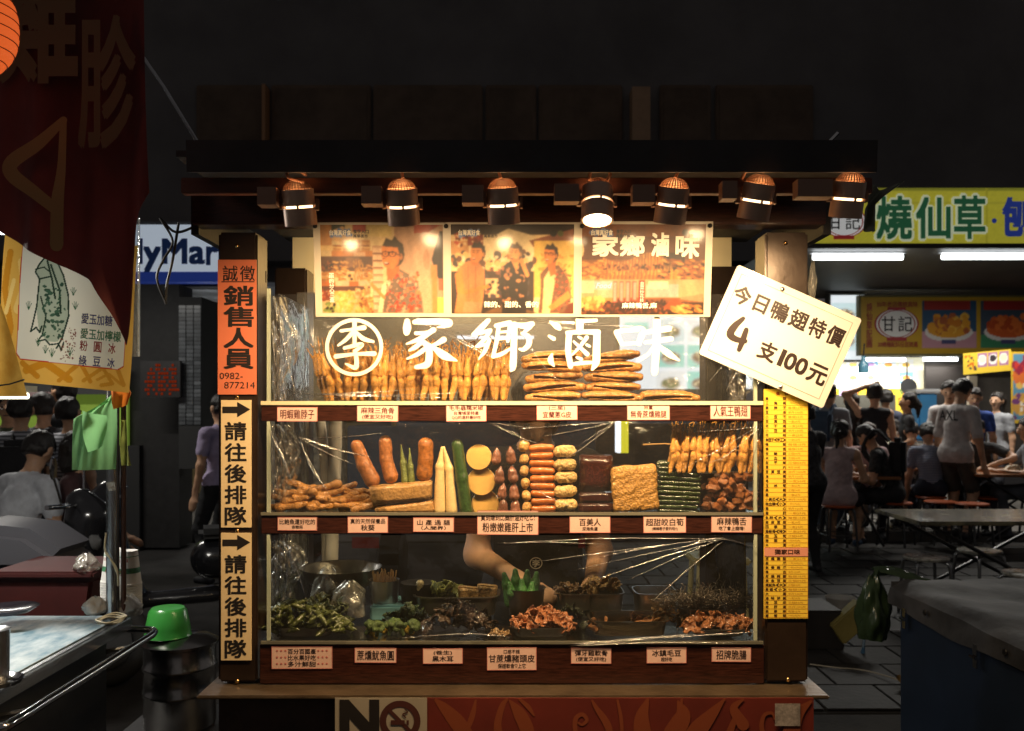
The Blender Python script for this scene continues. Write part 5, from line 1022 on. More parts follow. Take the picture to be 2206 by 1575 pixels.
crumple('chopped_topping', at3(1225, .24, .07), .04, .035, .02, 24, fm('chopped_brown', (.26, .15, .07)), 'brown chopped topping in the rear pan beside the gluten', 'topping', 13, .010, .8)
crumple('leftover_crumb', at3(1410, .24, .03), .045, .04, .01, 10, fm('crumb_brown', (.34, .18, .06)), 'brown crumb left in the bright rimmed pan', 'crumb', 14, .008, .8)
limb('white_mushroom', [pp(905, 1258, .22), pp(900, 1270, .22)], [.012, .009], fm('white_mush', (.72, .58, .34), bump=.2), .003, 'small white mushroom in front of the dark background', 'mushroom', 3)
b = MB(); c = at3(900, .26, .0); b.lathe([(0, 0), (.045, 0), (.05, .10), (.046, .10), (0, .09)], c, 20); single('dark_pot', b, M_black, 'black pot under the small white mushroom', 'pot', smooth=50)
# skewer cup, steel bowl, bags
b = MB(); c = at3(828, .26, .02); b.lathe([(.0, 0), (.038, 0), (.043, .085), (.044, .088), (.040, .086), (.035, .004), (0, .004)], c, 24)
cupo = single('skewer_cup', b, M_steel, 'steel cup full of bamboo skewers behind the edamame', 'cup', smooth=50)
b = MB()
for i in range(60):
    a, q = random.uniform(0, 6.28), math.sqrt(random.random()) * .033; p0 = c + np.array([q * math.cos(a) * .7, q * math.sin(a) * .7, .01]); p1 = c + np.array([q * math.cos(a) * 1.15, q * math.sin(a) * 1.1, .105 + random.uniform(-.008, .012)]); b.tube([p0, p1], .0015, 5)
o = single('bamboo_skewers', b, mat('bamboo', (.55, .33, .14), rough=.5), 'bunch of thin bamboo skewers standing in the steel cup', 'skewers', kind='stuff')
b = MB(); c = at3(735, .36, .05); b.lathe([(0, 0), (.06, .005), (.105, .04), (.118, .075), (.122, .077), (.112, .072), (.10, .042), (.055, .01), (0, .006)], c, 30); single('steel_bowl', b, M_tray, 'wide steel bowl behind the white pipe', 'bowl', smooth=60)
M_bag = film_mat('bag_film', tint=(.88, .88, .88), gloss=.22, rough=.2, bump=.9, bscale=26, haze=.22)
def bag(c, w, h, d, label, seed, name='plastic_bag', m=None, cat='plastic bag'):
    ph = np.random.default_rng(seed).uniform(0, 6, 10); b = MB(); c = np.array(c)
    def fn(u, v):
        a = 2 * math.pi * u; prof = math.sin(math.pi * min(.97, .12 + .85 * v)) ** .5 * (1 - .35 * v); k_ = 1 + .16 * math.sin(3 * a + ph[0] + 4 * v) + .10 * math.sin(7 * a - 8 * v + ph[1]) + .07 * math.sin(13 * a + ph[2] + 13 * v) + .10 * math.sin(2 * a - 11 * v + ph[5])
        return c + np.array([w * prof * k_ * math.cos(a), d * prof * k_ * math.sin(a), h * v * (1 + .05 * math.sin(3 * a + ph[3]))])
    b.grid(fn, 40, 18); return single(name, b, m or M_bag, label, cat, smooth=180, recalc=False)
bag(at3(752, .22, .01), .055, .10, .04, 'crumpled clear plastic bag right of the white pipe', 1)
bag(at3(705, .26, .01), .05, .13, .04, 'clear plastic bag around the foot of the white pipe', 2)
bag(at3(598, .22, .02), .035, .16, .04, 'tall clear plastic bag in the left corner of bottom tier', 3)

crumple('leafy_green', at3(880, .16, .0), .06, .03, .045, 34, fm('dark_leaf_green', (.035, .060, .016), rough=.35, coat=.4), 'dark leafy green in the heap between broccoli and wood ear', 'greens', 21, .016, .5)
crumple('leafy_green', at3(690, .20, .03), .07, .03, .04, 30, fm('olive_leaf', (.06, .07, .02), rough=.35, coat=.4), 'olive leafy green behind the edamame heap', 'greens', 22, .016, .5)
crumple('bean_curd_strip', at3(1440, .16, .0), .055, .03, .04, 34, fm('bean_curd_tan', (.34, .18, .06), rough=.35), 'tan bean curd strip heaped behind the oval tray', 'bean curd', 23, .013, .8)
crumple('seaweed_knot', at3(1225, .15, .0), .05, .03, .05, 34, fm('kelp_dark', (.03, .035, .014), rough=.2, coat=.6), 'dark kelp piece heaped behind the pork tray', 'kelp', 24, .015, .8)
# ================================================================== far buildings
M_fac = mat('facade_render', (.155, .146, .143), rough=.85, var=.2, vscale=.6)
bld = thing('dark_building', 'dark upper facade of the building behind the stall, shuttered panels just visible', 'building', (0, 14, 0))
b = MB(); b.box(-16, 16, 12.4, 15, 4.0, 15); part('wall', b, M_fac, bld)
b = MB(); b.box(-16, 1.4, 12.9, 15, 3.2, 4.0); part('lintel', b, M_fac, bld)
M_panel = mat('brown_shutter', (.14, .092, .060), rough=.7, var=.25, vscale=1.5)
Ff = FY(12.38)
for x0, x1 in ((425, 578), (586, 800), (805, 1040), (1046, 1155), (1160, 1340), (1420, 1530), (1540, 1750)):
    b = MB(); b.sheet(Ff, x0, 185, x1, 330, .0, .06); p_ = part('shutter_panel', b, M_panel, bld, bevel=.02)
    s = MB(); s.sheet(Ff, x0 + 8, 193, x1 - 8, 322, .064, .075); part('shutter_face', s, mat('shutter_face', (.12, .078, .05), rough=.7, var=.3, vscale=2), p_)
b = MB(); b.sheet(Ff, 1356, 203, 1394, 322, 0, .35); part('vertical_sign', b, mat('old_sign', (.42, .26, .15), rough=.6, var=.2, vscale=2), bld)
b = MB(); b.sheet(Ff, 575, 195, 582, 326, 0, .3); part('pilaster', b, mat('orange_trim', (.40, .20, .09), rough=.6), bld)
# ---- arcade of the dessert shop on the right
arc = thing('dessert_shop', 'brightly lit dessert shop under an arcade with a yellow signboard', 'shop', (5.5, 12, 0))
Ys = 8.75
Fsg = FY(Ys)
def lit_print(name, base): return print_mat(name, rough=.5, emit=.34)
pr = Print(1745, 405, 2330, 534, 4, (205, 196, 62)); pr.rect(1745, 405, 2330, 413, (150, 150, 50)).rect(1745, 436, 2330, 438, (188, 180, 60)).rect(2125, 405, 2127, 534, (180, 172, 50)); pr.grain(.03)
b = MB(); b.sheet(Fsg, 1700, 402, 2330, 536, -.30, -.01); part('sign_box', b, mat('sign_box', (.12, .12, .1), rough=.6), arc)
sgp = pr.obj('yellow_signboard', Fsg, 0, lit_print('lit_yellow', 0), arc)
M_lg = mat('lit_green_letter', (.03, .16, .07), emit=.25); M_lb = mat('lit_blue_letter', (.03, .06, .35), emit=.3); M_halo = mat('lit_pale_halo', (.75, .80, .55), emit=.34)
items = [('燒', 1889, 425, 1962, 514), ('仙', 1974, 427, 2045, 512), ('草', 2056, 424, 2120, 513)]
mb = MB()
for q in items: 
    for dx, dy in ((-3, 0), (3, 0), (0, -3), (0, 3)): write(mb, Fsg, q[0], q[1] - 2 + dx, q[2] - 2 + dy, q[3] + 2 + dx, q[4] + 2 + dy, n=.004 + .001 * (dx + 2 * dy + 9) / 9, bold=.03)
part('letter_halo', mb, M_halo, sgp, recalc=False)
lettering(Fsg, items, M_lg, sgp, .012, bold=.026); lettering(Fsg, [('刨', 2160, 428, 2222, 508), ('冰', 2236, 428, 2300, 508)], M_lb, sgp, .012, bold=.04)
mb = MB(); mb.lathe([(5.5 * S(Ys), 0), (5 * S(Ys), .004)], Fsg.pt(2141, 476, .01), 14, axis=(0, -1, 0)); part('dot', mb, M_lb, sgp)
def bowl_logo(F, cx, cy, s, parent, lit, n=.01):
    W_ = mat('lit_logo_white', (.80, .80, .78), emit=.36) if lit else mat('logo_white', (.75, .73, .7)); Rd = mat('lit_logo_red', (.40, .03, .03), emit=.25) if lit else mat('logo_red', (.35, .03, .03)); K = M_ink
    def disc(rx, ry, nn, m, nm):
        b = MB(); b.poly(F, [(cx + rx * s * math.cos(t), cy + ry * s * math.sin(t)) for t in np.linspace(0, 2 * math.pi, 33)[:-1]], nn); part(nm, b, m, parent, recalc=False)
    disc(50, 34, n, Rd, 'logo_rim'); disc(46, 33, n + .003, W_, 'logo_ring'); disc(42, 31, n + .006, Rd, 'logo_band'); disc(39, 29.5, n + .009, W_, 'logo_plate')
    part('logo_foot', MB().sheet(F, cx - 22 * s, cy + 30 * s, cx + 22 * s, cy + 38 * s, n + .001, n + .011), Rd, parent); part('logo_lid', MB().sheet(F, cx - 20 * s, cy - 37 * s, cx + 20 * s, cy - 31 * s, n + .001, n + .011), Rd, parent)
    lettering(F, [('甘', cx - 34 * s, cy - 17 * s, cx - 4 * s, cy + 17 * s), ('記', cx + 3 * s, cy - 17 * s, cx + 34 * s, cy + 17 * s)], K, parent, n + .013, bold=.012)
bowl_logo(Fsg, 1817, 478, 1.0, sgp, True)
# tubes under the sign, awning ceiling
tube_m = emat('cool_tube', (.92, .97, 1.0), 9.0)
def tube_lamp(name, F, x0, x1, y, r, label, n=.0, m=None, light=0, aim=(0, 0, -1)):
    th = thing(name, label, 'tube light', F.pt((x0 + x1) / 2, y, n))
    b = MB(); b.tube([F.pt(x0, y, n), F.pt(x1, y, n)], r, 12); part('tube', b, m or tube_m, th, smooth=60)
    b = MB(); b.sheet(F, x0 - 6, y - 3.2 * r / np.linalg.norm(F.U), x1 + 6, y - 1.25 * r / np.linalg.norm(F.U), n - .04, n + .04); part('batten', b, mat('white_batten', (.6, .6, .6), rough=.5), th)
    if light:
        ld = bpy.data.lights.new('tube_light', 'AREA'); ld.shape = 'RECTANGLE'; ld.size = float(np.linalg.norm(F.pt(x1, y) - F.pt(x0, y))); ld.size_y = .12; ld.energy = light; ld.color = (1.0, .95, .86)
        lo = bpy.data.objects.new('tube_light', ld); COL.objects.link(lo); lo.parent = th; lo.location = (0, 0, -r * 1.6)
    return th
Ft = FY(8.9)
tube_lamp('tube_light', Ft, 1752, 1944, 554, .035, 'long white tube lamp under the left half of the yellow signboard', light=52)
tube_lamp('tube_light', Ft, 2030, 2290, 553, .035, 'long white tube lamp under the right half of the yellow signboard', light=64)
b = MB(); b.box(3.4, 12, 8.6, 13.6, 3.52, 3.58); part('arcade_ceiling', b, mat('arcade_ceiling', (.035, .032, .03), rough=.6, var=.4, vscale=1.2), arc)
b = MB(); b.box(3.2, 3.42, 8.6, 13.6, 3.36, 3.52); part('ceiling_beam', b, mat('pale_beam', (.5, .5, .48), rough=.6), arc)
# inner dim signboard with bowl photos
Fi = FY(12.3)
pr = Print(1855, 640, 2330, 762, 2.2, (190, 150, 30)); pr.rect(1986, 648, 2104, 750, (45, 80, 110)).rect(1986, 715, 2104, 750, (190, 140, 150)).rect(2113, 648, 2240, 750, (60, 75, 90)).rect(2113, 720, 2240, 750, (60, 130, 90)).rect(1990, 648, 2090, 668, (150, 40, 30)).rect(2120, 648, 2240, 668, (150, 35, 30))
for cx, cols in ((2044, [(215, 150, 40), (200, 120, 30), (225, 175, 70), (170, 90, 50)]), (2172, [(200, 90, 35), (215, 110, 45), (180, 70, 25)])):
    pr.ell(cx, 716, 52, 20, (215, 210, 205)); pr.ell(cx, 708, 47, 20, cols[0]); pr.specks(cx - 38, 682, cx + 38, 715, 60, 8, cols, .9); pr.rect(cx - 16, 733, cx + 16, 742, (70, 70, 110))
ib = part('inner_signboard', MB().sheet(Fi, 1850, 636, 2330, 766, -.12, -.01), mat('inner_board', (.2, .17, .06), rough=.6), arc); pr.obj('board_print', Fi, 0, print_mat('dim_print', rough=.5), ib)
bowl_logo(Fi, 1931, 698, .96, ib, False); lettering(Fi, [('20幾種配料任您挑選', 1890, 736, 1976, 748), ('30年老店傳統風味', 1888, 650, 1976, 662), ('燒仙草配圓', 1866, 652, 1878, 750, dict(vertical=True))], M_redink, ib, .02, bold=.01, res=2)
# lit menu wall, counter and interior of the shop
Fm = FY(13.4)
pr = Print(1755, 770, 1990, 905, 1.8, (228, 222, 190)); pr.rect(1755, 838, 1990, 850, (225, 200, 50)).rect(1930, 838, 1990, 905, (215, 185, 60)).rect(1755, 850, 1930, 905, (70, 68, 60))
for i in range(5):
    for j in range(2):
        cx, cyy = 1800 + i * 38, 786 + j * 28; pr.rect(cx - 15, cyy - 12, cx + 15, cyy + 12, [(200, 215, 225), (225, 225, 215), (120, 170, 200)][(i + j) % 3]); pr.ell(cx, cyy + 2, 12, 7, (240, 235, 225)); pr.ell(cx, cyy, 9, 5, [(215, 150, 70), (170, 130, 180), (235, 190, 90)][(i * 2 + j) % 3])
pr.rect(1808, 836, 1835, 851, (190, 165, 215)).specks(1840, 840, 1985, 848, 40, 3, [(150, 120, 20), (200, 60, 40), (90, 120, 60)], .6).specks(1936, 855, 1985, 900, 50, 3, [(170, 130, 30), (120, 60, 30)], .6); pr.grain(.04)
mw = part('menu_wall', MB().sheet(Fm, 1700, 760, 2330, 1010, -.3, -.02), mat('shop_back_wall', (.16, .14, .12), rough=.7, var=.3, vscale=2), arc); pr.obj('menu_print', Fm, 0, print_mat('lit_menu', rough=.5, emit=.55), mw)
Fw = FY(13.0)
tube_lamp('tube_light', Fw, 1815, 1950, 775, .03, 'tube lamp inside the shop above the menu wall', light=45)
tube_lamp('tube_light', Fw, 1990, 2062, 774, .03, 'short tube lamp inside the shop by the dark doorway', light=10)
b = MB(); b.box(4.2, 6.6, 12.2, 12.8, .13, 1.15); part('counter', b, mat('shop_counter', (.25, .25, .24), rough=.35, metal=.4), arc, bevel=.02)
b = MB(); b.sheet(FY(13.2), 1994, 790, 2106, 1100, -.05, 0); part('dark_doorway', b, mat('doorway_dark', (.025, .02, .018), rough=.7), arc)
b = MB(); b.sheet(FY(13.1), 2086, 810, 2104, 900, -.05, .02); part('door_post', b, mat('pale_post', (.45, .38, .28), rough=.6), arc)
# column between the shop and the street edge, right banner
b = MB(); b.box(7.0, 7.2, 8.8, 9.0, .13, 3.5); part('column', b, mat('tiled_column', (.30, .27, .2), rough=.5, wave=None, var=.2), arc)
Fb = FY(9.4)
pr = Print(2178, 758, 2330, 912, 3, (215, 175, 50)); pr.rect(2183, 762, 2330, 905, (90, 140, 165)).ell(2205, 810, 24, 22, (215, 110, 50)).ell(2200, 870, 22, 24, (200, 150, 70)).specks(2185, 770, 2230, 800, 14, 8, [(150, 40, 60), (200, 60, 50)], .9).specks(2185, 830, 2230, 900, 20, 7, [(225, 180, 90), (110, 60, 110), (230, 220, 200)], .9)
th = thing('fruit_banner', 'vertical banner with fruit dessert photos at the right edge', 'banner', Fb.pt(2240, 910)); pr.obj('banner_print', Fb, 0, print_mat('banner_print', rough=.5, emit=.12), th)
pr = Print(2075, 757, 2178, 803, 2, (222, 190, 60))
for i, c in enumerate(((230, 225, 200), (60, 50, 55), (240, 220, 190))): pr.rect(2106 + i * 23, 760, 2126 + i * 23, 790, (170, 120, 150)); pr.ell(2116 + i * 23, 775, 9, 12, (235, 230, 225)); pr.ell(2116 + i * 23, 773, 7, 8, c)
pr.specks(2080, 764, 2102, 796, 18, 3, [(205, 110, 30), (60, 60, 60)], .8)
Fh = Frame(W(0, 0, 9.6) + np.array([0, 0, 0.0]), (S(9.6), 0, S(9.6) * .09), (0, 0, -S(9.6))); Fh.O = Fh.O + np.array([0, 0, -2125 * S(9.6) * .09])
th = thing('hanging_menu', 'small yellow hanging menu strip with three dessert photos', 'menu strip', Fh.pt(2125, 800)); pr.obj('menu_print', Fh, 0, print_mat('banner_print', rough=.5, emit=.12), th)
th = thing('hanging_bottle', 'small blue bottle hanging below the dim signboard', 'bottle', W(1860, 800, 11)); b = MB(); b.lathe([(0, 0), (.07, 0), (.075, .12), (.03, .2), (.028, .25), (0, .25)], W(1860, 803, 11), 14); part('bottle_body', b, mat('blue_bottle', (.15, .4, .55), rough=.2), th, smooth=50); b = MB(); b.tube([W(1860, 768, 11), W(1862, 740, 11)], .012, 6); part('string', b, M_black, th)
th = thing('hanging_ladle', 'round steel ladle hanging in the shop', 'ladle', W(1954, 850, 12)); b = MB(); b.lathe([(0, 0), (.12, .03), (.135, .06)], W(1954, 834, 12), 18, axis=(0, -1, .1)); part('ladle_bowl', b, M_steel, th, smooth=60); b = MB(); b.tube([W(1954, 815, 12), W(1954, 780, 12)], .012, 6); part('ladle_handle', b, M_steel, th)
th = thing('blue_ice_machine', 'bright blue ice shaving machine with white top in the shop', 'ice machine', W(1995, 900, 11.6)); b = MB(); b.sheet(FY(11.6), 1978, 846, 2020, 950, -.3, 0); part('machine_body', b, mat('machine_blue', (.06, .25, .5), rough=.35), th, bevel=.03); b = MB(); b.sheet(FY(11.6), 1970, 838, 2026, 847, -.35, .05); part('machine_top', b, mat('machine_white', (.75, .75, .75), rough=.4), th, bevel=.02)
# ---- bright white menu lightbox seen through the top tier, plus its neighbour
def lightbox(x0, y0, x1, y1, Y, label, seed, e, base=(232, 240, 244)):
    F = FY(Y); pr = Print(x0, y0, x1, y1, 3, base); r_ = random.Random(seed)
    for x in (np.arange(x0 + 110, x1 - 20, 66) if x1 - x0 > 100 else [x0 + 30]):
        for y in np.arange(y0 + 40, y1 - 10, 56):
            pr.rect(x - 29, y - 24, x + 29, y + 24, r_.choice([(200, 222, 224), (222, 228, 228), (150, 214, 200)])); pr.ell(x, y + 3, 22, 14, (170, 168, 160)); pr.ell(x, y + 2, 18, 10, r_.choice([(120, 95, 70), (150, 130, 100), (100, 110, 70)])); pr.specks(x - 14, y - 6, x + 14, y + 8, 14, 3, [(120, 95, 70), (225, 210, 170), (140, 150, 110)], .8)
    if x1 - x0 > 100: pr.rect(x0 + 10, y0 + 22, x0 + 62, y0 + 44, (150, 225, 212)).rect(x0 + 30, y0 + 62, x0 + 44, y0 + 72, (160, 225, 215)); pr.blur(1)
    th = thing('menu_lightbox', label, 'lightbox', F.pt((x0 + x1) / 2, y1)); part('box', MB().sheet(F, x0 - 4, y0 - 4, x1 + 4, y1 + 4, -.2, -.01), mat('sign_box', (.12, .12, .1)), th); pr.obj('lit_menu', F, 0, print_mat('lit_white_menu_%d' % seed, rough=.5, emit=e), th); return th
lightbox(1335, 672, 1665, 838, 10.2, 'glaring white menu lightbox with dish photos seen through the top tier', 3, 1.2)
lightbox(1790, 636, 1862, 775, 12.6, 'white lit menu panel beside the dim signboard', 4, .9)
# yellow standing sign seen through the middle tier
Fy = FY(9.0); th = thing('yellow_lightbox', 'narrow yellow and white glowing sign seen through the middle tier', 'lightbox', Fy.pt(1345, 978)); part('yellow_face', MB().sheet(Fy, 1338, 890, 1354, 976, -.3, 0), emat('lit_yellow_face', (.80, .72, .03), 1.0), th); part('white_edge', MB().sheet(Fy, 1331, 890, 1337.5, 976, -.3, 0), emat('lit_white_edge', (.9, .95, 1), 1.6), th)
# a far lamp bar seen through the top tier
tube_lamp('tube_light', FY(8.0), 985, 1150, 727, .02, 'far tube lamp glimpsed behind the second and third characters', m=emat('far_tube', (.8, .9, 1), 1.5), light=8)

# ---- small blue truck parked behind the stall (rear view)
tk = thing('blue_truck', 'dark blue flatbed truck parked behind the stall, seen between the shelves', 'truck', (-.35, 5.2, 0))
M_tb = mat('truck_blue', (.05, .13, .24), rough=.3, coat=.5, var=.15, vscale=3)
b = MB(); b.box(-1.22, .62, 4.3, 6.4, .62, .70); part('bed', b, M_tb, tk)
b = MB(); b.box(-1.22, .62, 4.26, 4.30, .70, 1.42); part('tailgate', b, M_tb, tk, bevel=.01)
for x in (-1.22, .58): b = MB(); b.box(x, x + .04, 4.31, 6.4, .70, 1.42); part('side_gate', b, M_tb, tk)
b = MB(); b.prism(Frame((0, 0, 0), (0, 1, 0), (0, 0, 1)), [(6.45, .6), (8.0, .6), (8.0, 1.15), (7.7, 1.25), (7.45, 1.98), (6.5, 2.02)], -.55, 1.15); part('cab', b, M_tb, tk, bevel=.04)
b = MB(); b.box(-1.0, .40, 6.435, 6.444, 1.46, 1.92); part('rear_window', b, mat('truck_glass', (.02, .025, .03), rough=.06, spec=.8), tk)
for x in (-1.1, .36):
    b = MB(); b.lathe([(0, -.1), (.2, -.1), (.28, -.08), (.28, .08), (.2, .1), (0, .1)], (x + .12, 5.0, .28), 20, axis=(1, 0, 0)); part('wheel', b, M_black, tk, smooth=40)
for x in (-1.18, .38): b = MB(); b.box(x, x + .2, 4.24, 4.258, .52, .60); part('tail_light', b, mat('tail_red', (.3, .02, .02), rough=.25), tk)

# ---- convenience store on the left
st = thing('convenience_store', 'convenience store front with a white and blue lit sign', 'shop', (-4.5, 10, 0))
Fc = FY(8.2)
part('sign_face', MB().sheet(Fc, 190, 484, 492, 585, -.2, 0), mat('lit_store_white', (.60, .68, .78), emit=.36, ecol=(.75, .86, 1.0)), st)
part('blue_band', MB().sheet(Fc, 190, 585.5, 492, 607, -.2, .002), mat('lit_store_blue', (.02, .05, .30), emit=.28), st)
part('sign_housing', MB().sheet(Fc, 180, 470, 500, 612, -.5, -.205), M_roof, st)
lettering(Fc, [('FamilyMa', 150, 516, 440, 584, dict(bold=.03)), ('rt', 446, 526, 490, 570, dict(bold=.03))], mat('lit_store_letter', (.01, .04, .16), emit=.1), st, .006)
M_ptile = mat('pillar_tile', (.13, .14, .15), rough=.22, var=.3, vscale=3, rnd=.25)
part('pillar', MB().sheet(FY(7.0), 385, 640, 434, 1010, -.6, 0), mat('pillar_grout', (.03, .03, .03), rough=.8), st)
tlm = MB(); s_ = S(7.0); tlm.box(-7.4 * s_, 7.4 * s_, -.008, .0, -3.9 * s_, 3.9 * s_); tlme = tlm.mesh('wall_tile', bevel=.003)
pilr = [c for c in st.children if c.name.startswith('pillar')][0]
for j in range(30):
    for i in range(3):
        p = W(393 + 16.3 * i + (0 if j % 2 else 0), 662 + j * 8.6, 6.995); o = link('wall_tile', tlme, M_ptile, pilr, p - wloc(st))
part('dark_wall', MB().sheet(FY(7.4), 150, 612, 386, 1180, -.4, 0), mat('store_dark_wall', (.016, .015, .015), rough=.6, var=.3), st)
part('store_ceiling', MB().box(-6, 1.0, 8.6, 12.8, 3.05, 3.1), mat('store_ceiling', (.55, .57, .6), rough=.7), st)
part('back_wall', MB().box(-6, -1.6, 12.6, 12.7, .13, 3.05), mat('store_back_wall', (.55, .42, .2), rough=.7, var=.4, vscale=1.5), st)
part('shelf_row', MB().box(-4.6, -2.6, 11.2, 11.6, .13, 1.5), mat('store_goods', (.35, .3, .2), rough=.6, var=.8, vscale=9), st)
tube_lamp('tube_light', FY(9.3), 432, 520, 755, .06, 'tube lamp in the store glimpsed left of the orange notice', light=12)
th = thing('ceiling_lamp', 'round white ceiling lamp in the store right of the tiled pillar', 'ceiling light', W(446, 733, 8.6)); b = MB(); b.lathe([(0, -.06), (.09, -.05), (.11, 0), (.0, .01)], W(446, 733, 8.6), 18); part('diffuser', b, emat('store_lamp', (.95, .97, 1), 5), th, smooth=60)
# red LED matrix on the dark wall
led = thing('led_sign', 'orange red LED matrix sign on the dark wall beside the pillar', 'LED sign', W(345, 850, 6.9)); F = FY(6.9)
part('panel', MB().sheet(F, 302, 778, 388, 856, -.06, -.002), M_black, led); b = MB(); pat = ['.....##....#..', '...#.##.#.###.', '..###.####.##.', '..#.#.#.##.#..', '.####.###.###.', '..##..##.#.##.', '.##.#.###.####', '..#..#.#..#...']
for j, rw in enumerate(pat):
    for i, ch in enumerate(rw):
        if ch == '#': b.sheet(F, 306 + i * 5.8, 784 + j * 8.8, 306 + i * 5.8 + 4.6, 784 + j * 8.8 + 5.6, .0, .004)
o = part('lit_diode', b, emat('led_red', (1.0, .10, .02), .14), led); o['kind'] = 'stuff'

# ---- lime lit stall behind the crowd at the far left
gs = thing('lime_stall', 'stall with lime green lit panel and white post behind the crowd', 'market stall', (-5, 8, 0))
F = FY(7.3)
part('lime_panel', MB().sheet(F, -160, 838, 275, 960, -.05, 0), mat('lime_panel', (.30, .46, .06), rough=.6, emit=.22, var=.15, vscale=2), gs)
part('dark_awning', MB().sheet(F, -160, 780, 275, 850, .10, .16), mat('awning_dark', (.07, .07, .07), rough=.7), gs)
part('pink_board', MB().sheet(F, 62, 845, 150, 868, .18, .2), mat('pink_board', (.45, .3, .3), rough=.6, emit=.06), gs)
part('white_post', MB().sheet(F, 155, 830, 169, 1060, .3, .36), mat('white_post', (.5, .5, .55), rough=.5), gs)
part('back_wall', MB().sheet(F, -300, 960, 300, 1240, -.1, 0), mat('stall_back', (.025, .025, .025), rough=.7), gs)
tube_lamp('tube_light', FY(5.2), -160, 150, 500, .02, 'added tube lamp brightening the left crowd, hidden behind the banner', light=42)  # unseen lamp added to brighten the people on the left

# ================================================================== people
SK = (.62, .36, .22)
def unit(v): v = np.array(v, float); return v / (np.linalg.norm(v) + 1e-9)
def ik(a, b, l1, l2, pole):
    a, b = np.array(a, float), np.array(b, float); d = b - a; L_ = np.linalg.norm(d); L2 = min(L_, (l1 + l2) * .995); u = d / (L_ + 1e-9)
    x = (l1 * l1 - l2 * l2 + L2 * L2) / (2 * L2); h = math.sqrt(max(0, l1 * l1 - x * x)); p = np.array(pole, float); p = unit(p - u * (p @ u)); return a + u * x + p * h, a + u * L2
def cm(name, c, **kw): return mat('cloth_' + name, c, **{**dict(rough=.8, var=.18, vscale=14, bump=.9, bscale=11), **kw})
M_sk = mat('skin', SK, rough=.5, var=.12, vscale=20, sss=.08); M_hair = mat('black_hair', (.018, .014, .012), rough=.42, var=.4, vscale=60, bump=.4, bscale=90, stretch=(4, 4, 1)); M_bhair = mat('brown_hair', (.07, .03, .018), rough=.45, var=.4, vscale=60, bump=.4, bscale=90, stretch=(4, 4, 1)); M_shoe = mat('dark_shoe', (.03, .03, .035), rough=.5)
